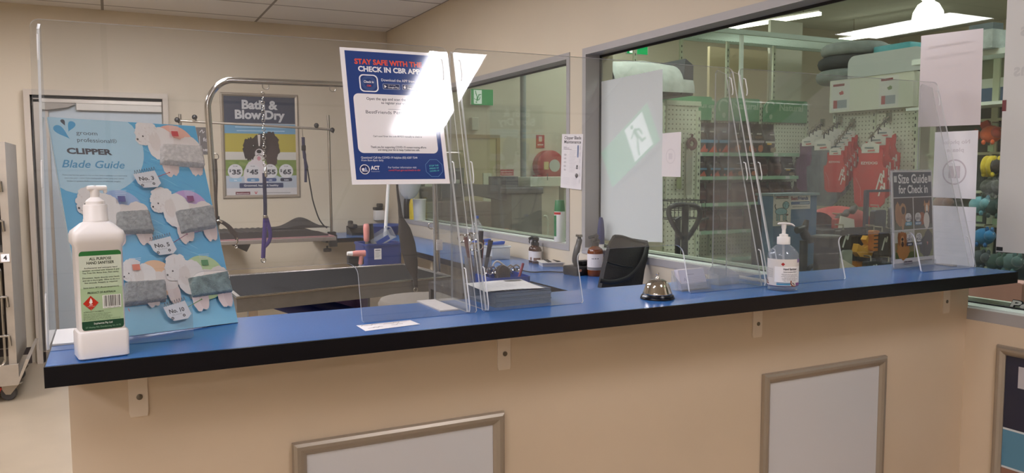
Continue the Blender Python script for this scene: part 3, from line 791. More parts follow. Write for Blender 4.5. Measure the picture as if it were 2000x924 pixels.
a.text('Size Guide', X_(.5), Y_(.87), .040, (232, 230, 228), 'c', .022, X_(.72)); a.text('for Check in', X_(.5), Y_(.765), .036, (232, 230, 228), 'c', .022, X_(.72))
a.rect(X_(.22), Y_(.022), X_(.42), Y_(.055), (72, 62, 72)); a.text('BestFriends', X_(.32), Y_(.027), .010, (200, 190, 196), 'c', .02, X_(.18)); a.rect(X_(.58), Y_(.042), X_(.92), Y_(.050), (110, 108, 112))
for xx in (.035, .875): a.rect(X_(xx), Y_(.88), X_(xx+.07), Y_(.945), (206, 206, 202))
a.build('sign_print', b, 0.3)
# ---------------------------------------------------------------- check in notice, laminated, taped to the screen
p = P_(0.455, 0.291, 0.0062)
fs = Frame(p, (1, 0, 0), (0, math.sin(TI), math.cos(TI)))
b = thing('check_in_notice', 'blue laminated check in notice taped to the acrylic screen', 'notice', mw=fs.mw())
W_, H_ = 0.222, 0.307
LAMI = mat('laminated_white', (236, 232, 234), 0.07)
MB().box(0, W_, 0, H_, -0.0012, 0.0).build('laminated_sheet', LAMI, b)
a = Art(0.0002); X_ = lambda q: q*W_; Y_ = lambda q: (1-q)*H_
BL = (40, 66, 128); WT = (236, 236, 240); OR = (226, 88, 62)
a.rect(X_(.045), Y_(.965), X_(.955), Y_(.022), BL)
a.text('STAY SAFE WITH THE', X_(.135), Y_(.118), .0165, OR, 'l', .035, X_(.70)); a.text('CHECK IN CBR APP', X_(.165), Y_(.172), .0165, WT, 'l', .035, X_(.64))
a.rrect(X_(.165), Y_(.325), X_(.355), Y_(.195), .010, WT); a.rrect(X_(.177), Y_(.317), X_(.343), Y_(.203), .008, (44, 64, 118))
for r_ in (.030, .036, .042): a.ringl(X_(.26), Y_(.26), X_(r_*1.7), .0006, (86, 120, 172))
a.text('Check in', X_(.26), Y_(.258), .0078, WT, 'c', .02, X_(.10)); a.text('CBR', X_(.26), Y_(.285), .0055, OR, 'c', .02, X_(.045))
a.text('Download the APP from', X_(.39), Y_(.240), .0085, WT, 'l', .005, X_(.35))
for x0, x1, t_, i_ in ((.40, .575, 'Google Play', 0), (.60, .775, 'App Store', 1)):
    a.rrect(X_(x0), Y_(.300), X_(x1), Y_(.258), .002, (170, 182, 208)); a.rrect(X_(x0+.004), Y_(.2975), X_(x1-.004), Y_(.2605), .0016, (34, 44, 84))
    a.text('GET IT ON' if not i_ else 'Download on the', X_(x0+.05), Y_(.2715), .0026, WT, 'l', 0, X_(.08)); a.text(t_, X_(x0+.05), Y_(.290), .0050, WT, 'l', .01, X_(.115))
    if not i_: a.poly([(X_(x0+.015), Y_(.292)), (X_(x0+.04), Y_(.280)), (X_(x0+.015), Y_(.267))], WT)
    else: a.ell(X_(x0+.026), Y_(.281), .0026, .003, WT); a.ell(X_(x0+.030), Y_(.2675), .001, .0012, WT)
a.rrect(X_(.09), Y_(.775), X_(.91), Y_(.340), .012, (232, 228, 230))
TX = (52, 56, 72)
a.text('Open the app and scan the QR Code', X_(.5), Y_(.385), .0088, TX, 'c', .012, X_(.56)); a.text('to register your visit', X_(.5), Y_(.412), .0080, TX, 'c', .012, X_(.27))
a.rect(X_(.43), Y_(.451), X_(.57), Y_(.4485), (120, 120, 130))
a.text('BestFriends Pets Fyshwick', X_(.5), Y_(.486), .0105, TX, 'c', .0, X_(.60))
a.text("Can't scan? Enter the code 807033 manually to check in", X_(.5), Y_(.658), .0056, TX, 'c', .006, X_(.50))
a.text('Thank you for supporting COVID-19 contact tracing efforts', X_(.5), Y_(.738), .0064, TX, 'c', .012, X_(.57)); a.text('and doing your bit to keep Canberrans safe.', X_(.5), Y_(.758), .0064, TX, 'c', .012, X_(.43))
a.text('Questions? Call the COVID-19 helpline (02) 6207 7244', X_(.11), Y_(.815), .0066, (206, 214, 232), 'l', .015, X_(.57)); a.text('from 8am-8pm daily', X_(.11), Y_(.834), .0060, (206, 214, 232), 'l', .005, X_(.22))
cx_, cy_ = X_(.135), Y_(.893); a.ell(cx_, cy_, .0108, .0108, WT); a.ell(cx_, cy_, .0092, .0092, (40, 50, 96)); a.rect(cx_-.006, cy_-.0045, cx_+.006, cy_-.003, WT); a.blob(cx_-.0035, cy_, .003, .003, WT, .2, 14); a.poly([(cx_-.001, cy_-.002), (cx_+.002, cy_+.006), (cx_+.005, cy_-.002)], (150, 168, 210))
a.text('ACT', X_(.195), Y_(.895), .0115, WT, 'l', .04, X_(.088)); a.text('Government', X_(.197), Y_(.912), .0036, (180, 190, 214), 'l', .0, X_(.084))
a.text('For further information visit', X_(.37), Y_(.886), .0060, (206, 214, 232), 'l', .008, X_(.29)); a.text('covid19.act.gov.au/check-in-cbr', X_(.37), Y_(.906), .0056, (214, 84, 84), 'l', .01, X_(.33))
cx_, cy_ = X_(.845), Y_(.885)
a.line([(cx_+X_(.095)*math.cos(R(22.5+45*k)), cy_+X_(.095)*math.sin(R(22.5+45*k))) for k in range(9)], .0007, (110, 158, 206))
for i, s_ in enumerate(('STOP THE', 'SPREAD OF', 'COVID-19')): a.text(s_, cx_, cy_+.004-i*.006, .0046, (96, 196, 200), 'c', .012, X_(.10), rot=4)
a.build('notice_print', b, 0.07)

# ---------------------------------------------------------------- clipper blade guide board
q_yaw, q_t, q_w, q_h, q_rot = 0.35875, 0.41558, 0.2912, 0.4480, 0.0234
u0 = Vector((math.cos(q_yaw), math.sin(q_yaw), 0)); bk = Vector((-u0.y, u0.x, 0)); v0 = bk*math.sin(q_t)+Vector((0, 0, 1))*math.cos(q_t)
u2 = u0*math.cos(q_rot)-v0*math.sin(q_rot); v2 = v0*math.cos(q_rot)+u0*math.sin(q_rot)
BRp = Vector((0.2245, 1.7065, T+0.001))
fb = Frame(BRp-u2*q_w, u2, v2)
b = thing('blade_guide_board', 'clipper blade guide board with dog pictures and fur samples, propped behind the white sanitiser', 'display board', mw=fb.mw())
MB().box(0, q_w, 0, q_h, -0.006, 0.0).build('backing_board', [mat('board_card', (198, 220, 230), 0.4)], b)
# easel strut behind
m = MB(); m.prism([(-0.007, 0.30), (-0.0075, 0.02), (-0.11, 0.055)], 0.10, 0.104, ax='x')
m.v = [(p[0], p[2], p[1]) if False else p for p in m.v]
st = bpy.data.meshes.new('easel_strut'); 
vs = []
for x in (0.13, 0.134):
    for (z, y) in ((-0.0062, 0.30), (-0.0062, 0.05), (-0.12, 0.0545)): vs.append((x, y, z))
st.from_pydata(vs, [], [(0, 1, 2), (5, 4, 3), (0, 3, 4, 1), (1, 4, 5, 2), (2, 5, 3, 0)]); st.materials.append(mat('board_back', (180, 170, 150), 0.7))
o = bpy.data.objects.new('easel_strut', st); COL.objects.link(o); o.parent = b
a = Art(0.0003); Q = fb.L
def clipb(x, y): return (min(max(x, 0.0008), q_w-0.0008), min(max(y, 0.0008), q_h-0.0008))
a.rect(0.0005, 0.0005, q_w-0.0005, q_h-0.0005, (72, 172, 218))
rd = random.Random(11)
for i in range(150):       # brushed fur strokes in the blue ground
    x, y = rd.uniform(0.005, q_w-0.05), rd.uniform(0.09, q_h-0.02); l = rd.uniform(0.02, 0.05)
    c = rd.choice(((96, 190, 228), (52, 152, 206), (120, 200, 232), (60, 160, 212)))
    a.line([clipb(x, y), clipb(x+l*0.5, y-l*0.16), clipb(x+l, y-l*0.5)], rd.uniform(0.0006, 0.0016), c); a.z -= a.STEP*0.97
a.rect(0.0005, 0.0005, q_w-0.0005, 0.055, (126, 192, 220))
cx_, cy_ = Q(165, 285)
cpts = [clipb(cx_+0.112*math.cos(R(k*7.2)), cy_+0.105*math.sin(R(k*7.2))) for k in range(50)]
a.poly(cpts, (178, 214, 232))
def QT(txt, px, py, px2, sz, c, bold=0.0, shear=0.0, al='l'):
    x0, y0 = Q(px, py); x1, _ = Q(px2, py); a.text(txt, x0, y0, sz, c, 'l', bold, max(0.003, abs(x1-x0)), shear)
def drop(px, py, ang, ln, wd, c):
    x, y = Q(px, py); ca, sa = math.cos(R(ang)), math.sin(R(ang)); P = []
    for k in range(20):
        t_ = k/20*2*math.pi; r_ = math.sin(t_/2)**1.6; aa = ln*(0.5-0.5*math.cos(t_)); bb = wd*math.sin(t_)*(0.5-0.5*math.cos(t_))
        P.append((x+aa*ca-bb*sa, y+aa*sa+bb*ca))
    a.poly(P, c)
x0, y0 = Q(137, 271)
drop(137, 272, 132, 0.036, 0.013, (60, 160, 210)); drop(133, 258, 62, 0.026, 0.010, (60, 160, 210)); drop(127, 246, 108, 0.014, 0.006, (66, 70, 84))
GR = (70, 78, 92)
QT('groom', 149, 263, 190, .0125, GR, 0.0); QT('professional\u00ae', 151, 277, 228, .0125, GR, 0.0); QT('CLIPPER', 131, 300, 219, .0165, (58, 60, 72), .045); QT('Blade Guide', 121, 327, 244, .0225, (66, 150, 196), .012, 0.35)
for i in range(3): QT(('These may feel like guide to trim an idea, before applying it to a lead ready', 'than next year - some Time may be unlike under using your course', 'blades to groom. Different sizes are of different lengths.')[i], 121+i*5, 343+i*6, 248-i*6, .0035, (96, 110, 130))
def bichon(nose, sc, swatch, halo, seed):
    """nose pixel anchor; drawn in board metres"""
    nx, ny = Q(*nose); k = sc
    def P(x, y): return clipb(nx+x*k, ny+y*k)
    FURC = (228, 216, 210); F2 = (236, 228, 224); LEG = (228, 208, 202)
    a.poly([P(0.085+0.052*math.cos(R(12*j)), -0.012+0.055*math.sin(R(12*j))) for j in range(30)], halo)
    rd = random.Random(seed)
    def bl(cx, cy, rx, ry, c, rag=.06, n=34): a.poly([P(cx+rx*math.cos(2*math.pi*j/n)*(1+rd.uniform(-rag, rag)), cy+ry*math.sin(2*math.pi*j/n)*(1+rd.uniform(-rag, rag))) for j in range(n)], c)
    bl(.060, -.062, .014, .032, LEG); bl(.074, -.060, .012, .030, (220, 198, 192)); bl(.122, -.052, .014, .038, LEG); bl(.134, -.060, .010, .030, (220, 198, 192))
    bl(.085, -.022, .052, .030, FURC); bl(.122, -.016, .026, .030, FURC); bl(.048, -.020, .026, .032, F2)
    bl(.056, .004, .030, .030, F2); bl(.024, .014, .028, .028, F2, .09, 46); bl(.012, .000, .016, .015, F2, .07); bl(.040, -.002, .013, .026, FURC, .08); bl(.026, .032, .024, .018, F2, .1, 40)
    for j in range(24): a.poly([P(x_, y_) for x_, y_ in (lambda x0, y0: ((x0, y0), (x0+.003, y0-.0005), (x0+.0025, y0-.006)))(rd.uniform(.004, .046), rd.uniform(-.01, .042))], rd.choice((FURC, (222, 210, 204), (242, 236, 232))))
    a.ell(*P(.0, .0), .0022*k, .0026*k, (40, 34, 36)); a.ell(*P(.0135, .0085), .0019*k, .0022*k, (46, 38, 40)); a.line([P(.001, -.004), P(.007, -.007)], .0006*k, (150, 110, 106))
bichon((268, 273), 0.88, 1, (240, 180, 160), 1); bichon((153, 408), 0.88, 1, (150, 178, 222), 2); bichon((297, 406), 0.86, 1, (196, 160, 214), 3); bichon((240, 543), 0.7, 1, (238, 186, 140), 4); bichon((324, 540), 0.86, 1, (186, 212, 150), 5)
def lvl(px, py, c):
    x, y = Q(px, py)
    for i in range(5): a.rect(x, y-i*.0035, x+.022-0.001*i, y-.0006-i*.0035, (224, 236, 244)); a.z -= a.STEP
    a.z += a.STEP; a.rect(x+.003, y-.0245, x+.017, y-.0125, c)
for (px, py, c) in ((326, 249, (204, 44, 52)), (221, 375, (52, 54, 140)), (356, 375, (130, 40, 110)), (249, 508, (226, 104, 56)), (384, 500, (60, 140, 70))): lvl(px, py, c)
def blade(px, py, txt, dot, c):
    x, y = Q(px, py); w_, h_ = .046, .038
    a.poly([(x-.002, y+h_*.62), (x+w_*.92, y+h_*.86), (x+w_+.004, y+h_*.12), (x+w_*.90, y-.004), (x+w_*.3, y-.006), (x+w_*.08, y+.004)], (222, 222, 226))
    for j in range(9):
        xx = x+.0005+j*.0049; yy = y+h_*.63+j*.0011
        a.line([(xx, yy), (xx+.0018, yy+.008), (xx+.0036, yy)], .0008, (60, 62, 70))
    a.text(txt, x+.008, y+.0095, .0115, (50, 52, 60), 'l', .03, .030, rot=5); a.text('BLADE', x+.013, y+.0045, .0042, (160, 162, 170), 'l', 0, .019, rot=5)
    for dx in (.012, .035): a.ell(x+dx, y-.0005+(dx-.012)*.16, .0028, .0028, (52, 54, 60)); a.ell(x+dx, y-.0005+(dx-.012)*.16, .0012, .0012, (190, 190, 196))
    x1, y1 = Q(*dot); a.line([(x+w_, y+.019), (x1, y1)], .0013, c); a.ell(x1, y1, .0016, .0016, c)
blade(263, 365, 'No. 3', (327, 341), (170, 40, 48)); blade(293, 497, 'No. 5', (361, 461), (130, 40, 84)); blade(321, 626, 'No. 10', (389, 588), (96, 140, 50))
a.line([(Q(249, 612)[0], Q(249, 612)[1]), Q(246, 606)], .0013, (220, 90, 50))
a.build('board_print', b, 0.35)
FURM = mat('fur_sample', (176, 178, 178), 0.95, noise=(120, 0.28), bump=(420, 1.0), sheen=0.3)
FURG = mat('fur_sample_green', (140, 158, 156), 0.95, noise=(70, 0.35), bump=(420, 1.0), sheen=0.3)
ATOP = a.z+0.0002
def swatch(pts, thick, m_, seed):
    P = [Q(*p_) for p_ in pts]; rd = random.Random(seed); N_ = 14
    mb = MB()
    def fn(u, v):
        x = (1-u)*(1-v)*P[0][0]+u*(1-v)*P[1][0]+u*v*P[2][0]+(1-u)*v*P[3][0]; y = (1-u)*(1-v)*P[0][1]+u*(1-v)*P[1][1]+u*v*P[2][1]+(1-u)*v*P[3][1]
        e = min(u, 1-u, v, 1-v); z = 0.0375*0+0.024*0+a.z*0+0.012*0
        h = thick*min(1.0, (e*9)**0.5) if e > 0 else -0.002
        return (x+rd.uniform(-1, 1)*.0004, y+rd.uniform(-1, 1)*.0004, max(h, 0)+ATOP+rd.uniform(-1, 1)*thick*.12 if e > 0 else 0.0005)
    mb.grid(fn, N_*2, N_)
    mb.build('fur_sample', m_, b, smooth=70)
swatch([(352, 459), (420, 448), (412, 402), (339, 414)], .006, FURM, 1); swatch([(372, 585), (452, 574), (440, 531), (362, 545)], .006, FURG, 2); swatch([(232, 601), (324, 590), (319, 548), (244, 552)], .006, FURM, 3)
swatch([(312, 322), (398, 330), (392, 288), (312, 284)], .005, mat('fur_sample_white', (226, 218, 214), 0.95, noise=(120, 0.2), bump=(420, 1.0), sheen=0.3), 4); swatch([(226, 459), (300, 458), (286, 412), (226, 416)], .005, FURM, 5)
# ================================================================ grooming room
TZ = 0.98
FL, FRt, BRt = at(462, 582, Z=TZ), at(882, 540, Z=TZ), at(793, 516, Z=TZ)
FL.x -= 0.0
BLt = Vector((FL.x-0.02, BRt.y-0.06, TZ))
t = thing('grooming_table', 'steel framed grooming table with dark rubber top behind the counter', 'table', (FL.x, FL.y, 0))
def rel(p): return Vector((p.x-FL.x, p.y-FL.y))
q = [rel(FL), rel(FRt), rel(BRt), rel(BLt)]
cen = sum(q, Vector((0, 0)))/4
def inset(P, d): return [p+(cen-p).normalized()*d for p in P]
m = MB()
m.ring([tuple(p) for p in q], [tuple(p) for p in inset(q, 0.03)], TZ-0.066, TZ+0.0)
m.build('steel_rim', mat('dark_steel', (140, 136, 130), 0.45, 0.7, noise=(25, 0.05)), t)
MB().tube([(p.x, p.y, TZ) for p in q], 0.0062, 8, closed=True).build('highlight_bead', CHROME_TUBE, t, smooth=60)  # chrome tube added so the rim's edge shows a bright highlight
MB().prism([tuple(p) for p in inset(q, 0.029)], TZ-0.03, TZ).build('rubber_top', BLACKM, t)
lg = inset(q, 0.10)
for p_ in lg:
    MB().box(p_.x-0.02, p_.x+0.02, p_.y-0.02, p_.y+0.02, 0.0, TZ-0.03).build('leg', STEEL, t)
m = MB()
a_, b_, c_, d_ = [Vector((p.x, p.y, 0)) for p in inset(q, 0.12)]
yb_ = FL.y+.30
for pa, pb in (((525, 585), (720, 648)), ((585, 585), (745, 630))):
    s_, e_ = at(*pa, Y=yb_)-Vector((FL.x, FL.y, 0)), at(*pb, Y=yb_)-Vector((FL.x, FL.y, 0))
    e_ = s_+(e_-s_)*1.6
    m.tube([s_, e_], 0.036, 8, flat=(1, .5, (0, 1, 0)))
    yb_ += .08
m.build('blue_lift_arm', mat('blue_lift_paint', (26, 38, 104), 0.45), t, smooth=50)
# overhead arm of the table
F1 = at(430, 560, Z=TZ+0.003); F2 = at(855, 531, Z=TZ+0.003)
T1 = at(406, 215, Y=F1.y); B1 = at(452, 157, Y=F1.y); B2 = at(806, 170, Y=F2.y); T2 = at(844, 215, Y=F2.y)
def bendpath():
    out = [F1, F1*0.5+T1*0.5, T1]
    out += [p for p in bez(T1, T1+Vector((-0.006, 0, 0.07)), B1+Vector((-0.055, -0.005, 0.0)), B1, 10)[1:]]
    out += [B1*0.5+B2*0.5, B2]
    out += [p for p in bez(B2, B2+Vector((0.055, 0, -0.002)), T2+Vector((-0.004, 0, 0.07)), T2, 10)[1:]]
    out += [T2*0.5+F2*0.5, F2]
    return out
o0 = Vector((FL.x, FL.y, 0))
m = MB().tube([p-o0 for p in bendpath()], 0.0148, 14)
m.build('overhead_arm', CHROME_TUBE, t, smooth=60)
def ring_pts(c, r, ax, n=16):
    ax = Vector(ax).normalized(); e1 = ax.orthogonal().normalized(); e2 = ax.cross(e1)
    return [Vector(c)+e1*(r*math.cos(2*math.pi*k/n))+e2*(r*math.sin(2*math.pi*k/n)) for k in range(n)]
BAR = lambda px: B1+(B2-B1)*((px-452)/(806-452.0))
bx_ = BAR(513); bx2 = BAR(640)
for bp in (bx_, bx2):
    MB().tube(ring_pts(bp-o0+Vector((0, 0, -0.022)), 0.016, (0, 1, 0)), 0.0025, 6, closed=True).build('tie_ring', STEEL, t, smooth=60)
rp = at(846, 441, Y=F2.y)
MB().tube(ring_pts(rp-o0+Vector((-0.012, -0.005, 0)), 0.017, (0.2, 1, 0)), 0.0025, 6, closed=True).build('tie_ring', STEEL, t, smooth=60)
rp = at(421, 306, Y=F1.y)
MB().tube(ring_pts(rp-o0, 0.014, (0.2, 1, 0)), 0.0022, 6, closed=True).build('tie_ring', STEEL, t, smooth=60)
MB().box(-0.02, 0.02, -0.02, 0.02, -0.02, 0.025, bev=0.005).build('arm_clamp', BLACK, t).location = at(420, 432, Y=F1.y)-o0
MB().box(-0.017, 0.017, -0.003, 0.003, -0.028, 0.028).build('tape_patch', PAPER, t).location = at(856, 478, Y=F2.y)-o0+Vector((0, -0.018, 0))
# purple loop leash with chain hanging from the bar
t2 = thing('grooming_leash', 'purple grooming loop hanging on a chain from the chrome bar', 'leash', (bx_.x, bx_.y, bx_.z-0.036))
yq = bx_.y
def rl(px, py): return at(px, py, Y=yq)-Vector((bx_.x, bx_.y, bx_.z-0.036))
m = MB(); n_ = 17
top, bot = rl(513, 183), rl(517, 322)
for k in range(n_):
    c = top+(bot-top)*(k/(n_-1.0))
    m.tube(ring_pts(c, 0.0075, (1, 0.2, 0) if k % 2 else (0, 1, 0), 10), 0.0019, 5, closed=True)
m.build('chain', CHROME, t2, smooth=60)
MB().lathe([(0.004, -0.03), (0.008, -0.025), (0.008, 0.0), (0.005, 0.004), (0.005, 0.018), (0.0025, 0.02)], 10).build('swivel_clip', CHROME, t2, smooth=50).location = rl(519, 334)
PUR = mat('purple_webbing', (62, 44, 112), 0.8, noise=(150, 0.15), bump=(300, 0.4)); NAVYW = mat('dark_webbing', (32, 32, 60), 0.8, bump=(300, 0.4))
m = MB().tube([rl(516, 338), rl(517, 370), rl(518, 400), rl(518, 426)], 0.009, 8, flat=(1, 0.25, (0, 1, 0)))
m.build('leash_strap', NAVYW, t2, smooth=50)
m = MB().tube([rl(518, 426), rl(517, 450), rl(515, 480), rl(514, 504)], 0.0105, 8, flat=(1, 0.3, (0, 1, 0)))
m.tube(smooth_path([rl(520, 424), rl(526, 445), rl(528, 462), rl(524, 474), rl(517, 482)], 5), 0.009, 8, flat=(1, 0.3, (0, 1, 0)))
m.build('leash_loop', PUR, t2, smooth=50)
MB().lathe([(0.010, 0), (0.012, 0.002), (0.012, 0.012), (0.010, 0.014)], 12).build('leash_slide', STEEL, t2, smooth=40).location = rl(518.5, 426)
MB().tube(ring_pts(rl(514.5, 508), 0.0115, (0, 1, 0)), 0.0022, 6, closed=True).build('end_ring', CHROME, t2, smooth=60)
# dark strap clipped by the arm post
t2 = thing('muzzle_strap', 'dark leather strap with metal clips tied to the chrome arm post', 'strap', at(424, 433, Y=F1.y))
o2 = at(424, 433, Y=F1.y)
def r2(px, py, dy=-0.02): return at(px, py, Y=F1.y+dy)-o2
m = MB().tube(smooth_path([r2(421, 310), r2(423, 350), r2(422, 390), r2(423, 430)], 4), 0.006, 6)
m.tube(smooth_path([r2(423, 432), r2(434, 434), r2(445, 442), r2(452, 452), r2(460, 460), r2(463, 468)], 5), 0.009, 8, flat=(1, 0.35, (0, 1, 0)))
m.tube(smooth_path([r2(434, 434), r2(446, 440), r2(456, 450), r2(464, 458)], 5), 0.006, 8, flat=(1, 0.35, (0, 1, 0)))
m.build('strap_band', mat('dark_leather', (52, 42, 38), 0.5), t2, smooth=50)
m = MB().tube(smooth_path([r2(424, 432), r2(429, 431), r2(434, 434)], 4), 0.006, 8); m.build('metal_clip', CHROME, t2, smooth=50); m = MB().tube([r2(463, 464), r2(464, 472), r2(461, 478)], 0.0045, 6); m.tube(ring_pts(r2(461, 482), 0.006, (0, 1, 0), 10), 0.0018, 5, closed=True)
m.build('metal_clip', CHROME, t2, smooth=50)
# dark hanging belly strap, wide in the middle
yb = F2.y-0.25
t2 = thing('belly_strap', 'dark wide belly strap hanging beside the blue tote', 'strap', at(774, 150, Y=yb))
o2 = at(774, 150, Y=yb)
pts = [(773, 158), (774, 200), (774, 260), (775, 320), (776, 368), (780, 400), (783, 425), (790, 450), (797, 480), (804, 515), (810, 540), (812, 562)]
rr = [.005, .005, .005, .005, .006, .008, .012, .033, .040, .034, .014, .010]
m = MB().tube(smooth_path([at(x, y, Y=yb)-o2 for x, y in pts], 4), [rr[min(i//4, len(rr)-2)]+(rr[min(i//4+1, len(rr)-1)]-rr[min(i//4, len(rr)-2)])*((i % 4)/4.0) if i < 44 else rr[-1] for i in range(45)], 10, flat=(1, 0.22, (0, 1, 0)))
m.build('strap_band', mat('charcoal_webbing', (58, 54, 52), 0.7, bump=(200, 0.3), noise=(20, 0.15)), t2, smooth=60)
MB().tube(ring_pts(at(812, 566, Y=yb)-o2, 0.010, (0, 1, 0)), 0.002, 6, closed=True).build('end_ring', STEEL, t2, smooth=60)

# grey stool seat and purple cloth between table and counter
sq = at(822, 581, Y=2.98)
t2 = thing('round_stool', 'grey padded round stool tucked behind the counter', 'stool', (sq.x, 2.98, 0))
MB().lathe([(.15, sq.z-.06), (.165, sq.z-.05), (.17, sq.z-.02), (.16, sq.z-.002), (.12, sq.z+.004), (0, sq.z+.004)], 30).build('seat', mat('stool_grey', (122, 114, 104), .5), t2, smooth=50)
MB().tube([(0, 0, .05), (0, 0, sq.z-.061)], .025, 12).build('stem', CHROME_TUBE, t2, smooth=50)
for k in range(5): MB().tube([(0, 0, .07), (.13*math.cos(k*1.257), .13*math.sin(k*1.257), .03)], .018, 8).build('leg', BLACK, t2, smooth=50)
q0 = at(672, 600, Y=4.25)
m = MB().grid(lambda u, v: ((u-.5)*.26, .012*math.sin(u*14+v*3), (v-1)*.28+.06), 16, 8)
solo(m.grid(lambda u, v: ((u-.5)*.26, .03+.012*math.sin(u*14+v*3), (v-1)*.28+.06), 16, 8), 'purple_towel', mat('purple_towel', (98, 80, 130), .9, bump=(160, .6)), 'purple towel hanging under the steel grooming table', 'towel', q0, smooth=60)

# far black folding table
GY = 6.55; GZ = at(540, 466, Y=GY-0.3).z
gx0, gx1 = at(335, 480, Y=GY-0.3).x, at(657, 467, Y=GY-0.3).x
t = thing('folding_grooming_table', 'dark folding grooming table with two crossbar posts against the cream wall', 'table', (gx0, GY-0.3, 0))
gw = gx1-gx0
MB().box(0, gw, 0, 0.6, GZ-0.035, GZ-0.004, bev=0.004).build('table_edge', mat('dull_alu_edge', (150, 140, 132), 0.4, 0.6), t)
MB().box(0.012, gw-0.012, 0.008, 0.592, GZ-0.004, GZ+0.004).build('pink_trim', mat('pinkish_trim', (150, 108, 108), 0.6), t)
MB().box(0.05, gw-0.05, 0.03, 0.57, GZ-0.10, GZ-0.036).build('under_frame', mat('under_frame_dark', (66, 60, 56), 0.6), t)
m = MB()
LEGM = mat('dark_leg', (52, 46, 44), 0.5)
for y in (0.08, 0.52):
    for sgn in (0, 1):
        xa, xb = (0.16, gw*0.56) if sgn else (gw*0.72, 0.24)
        MB().box(-0.025, 0.025, -0.012, 0.012, 0, 1).build('leg', LEGM, t)
        o = bpy.context.scene.objects[-1] if False else t.children[-1]
        p0 = Vector((xa, y, 0.0)); p1 = Vector((xb, y+0.02*sgn, GZ-0.09)); dv = p1-p0
        o.matrix_local = Matrix.Translation(p0) @ dv.to_track_quat('Z', 'Y').to_matrix().to_4x4() @ Matrix.Diagonal((1, 1, dv.length, 1))
for px_top, py_top, px_b, nm in ((351, 223, 362, 0), (641, 225, 648, 1)):
    tp = at(px_top, py_top, Y=GY); ba = Vector((tp.x+0.0, GY, GZ+0.002)) if not nm else at(px_b, 455, Y=GY)
    MB().tube([Vector((ba.x, GY, GZ-0.09))-t.location, tp-t.location], 0.011, 8).build('post', STEEL, t, smooth=50)
    m = MB().box(-0.03, 0.03, -0.03, 0.03, -0.012, 0.014, bev=0.004).box(-0.025, 0.04, -0.02, 0.02, -0.11, -0.012)
    DC = mat('dark_clamp', (50, 46, 44), 0.45); o = m.build('post_clamp', DC, t, smooth=40); o2_ = MB().lathe([(0.03, -0.15), (0.034, -0.145), (0.034, -0.125), (0.008, -0.12), (0.008, -0.10)], 12, c=(-0.04, 0, 0)).build('clamp_screw', DC, t, smooth=40); o2_.location = Vector((ba.x, GY, GZ))-t.location; o.location = Vector((ba.x, GY, GZ))-t.location
ca, cb = at(338, 236, Y=GY), at(645, 253, Y=GY-0.01)
MB().tube([ca-t.location+Vector((0.05, -0.012, 0)), cb-t.location+Vector((-0.0, -0.012, 0))], 0.0095, 8).build('crossbar', mat('pale_tube', (178, 168, 154), 0.35, 0.7), t, smooth=50)
for px_, py_ in ((346, 234), (380, 229), (618, 245), (649, 254)):
    MB().ball((0, 0, 0), (0.02, 0.018, 0.02)).tube([(0, 0, 0), (0.012, 0.02, -0.02)], 0.006, 6).build('clamp_knob', BLACK, t, smooth=60).location = at(px_, py_, Y=GY-0.04)-t.location
# ribbed mat and folded ramp on it
m = MB(); xm0 = at(428, 470, Y=GY).x-gx0
n_ = 46
prof = []
for k in range(n_+1):
    x = gw*0.12+(gw*0.84)*k/n_
    h = 0.045+(0.006 if k % 2 else 0.0)
    f_ = (x-gw*0.12)/(gw*0.84)
    prof.append((x, h*(1.0 if f_ < 0.86 else max(0.15, 1-(f_-0.86)/0.14))))
prof += [(gw*0.96, 0.0), (gw*0.12, 0.0)]
m.prism(prof, 0.03, 0.52, ax='y')
mt = solo(m, 'table_mat', mat('black_ribbed_mat', (46, 42, 40), 0.7), 'thick black ribbed mat lying on the far folding table', 'mat', (gx0, GY-0.28, GZ+0.0045))
hx = at(560, 440, Y=GY).x-gx0
m = MB()
def hump(u, v):
    x = hx-0.12+u*0.46; z = 0.0525+0.082*math.sin(math.pi*u)**.7*math.exp(-((u-0.52)/0.30)**2)*math.sin(math.pi*min(1, max(0, v*0.9+0.1)))
    return (x, 0.20+v*0.30, z)
m.grid(hump, 24, 8)
def hump2(u, v):
    p_ = hump(u, 0); return (p_[0], p_[1], 0.0525+(p_[2]-0.0525)*v)
m.grid(hump2, 24, 2)
solo(m, 'folded_towel', mat('dark_towel', (50, 46, 44), 0.9, noise=(25, 0.15), bump=(200, 0.6)), 'dark folded towel humped on the ribbed mat', 'towel', (gx0, GY-0.28, GZ+0.0045), smooth=60)
# navy strap and dark cord from the crossbar
o2 = at(590, 250, Y=GY-0.03)
t2 = thing('hanging_strap', 'navy buckled strap with a dark cord hanging from the far crossbar', 'strap', o2)
def r3(px, py): return at(px, py, Y=GY-0.03)-o2
MB().tube([r3(590, 250), r3(591, 262), r3(592, 270)], 0.004, 6).build('snap_hook', STEEL, t2, smooth=50)
m = MB().tube([r3(592, 268), r3(593, 290), r3(595, 310)], 0.013, 8, flat=(1, 0.3, (0, 1, 0))); m.tube([r3(595, 300), r3(597, 330), r3(597, 356)], 0.011, 8, flat=(1, 0.3, (0, 1, 0))); m.tube([r3(596, 312), r3(600, 328)], 0.010, 8, flat=(1, 0.3, (0, 1, 0)))
m.build('strap_band', NAVYW, t2, smooth=50)
MB().box(-0.017, 0.017, -0.008, 0.008, -0.022, 0.022, bev=0.004).build('side_buckle', BLACK, t2).location = r3(593, 289)
m = MB().tube(smooth_path([r3(600, 326), r3(603, 345), r3(608, 375), r3(612, 395), r3(622, 425), r3(632, 440), r3(639, 445)], 5), 0.006, 6)
m.build('dark_cord', BLACK, t2, smooth=60)

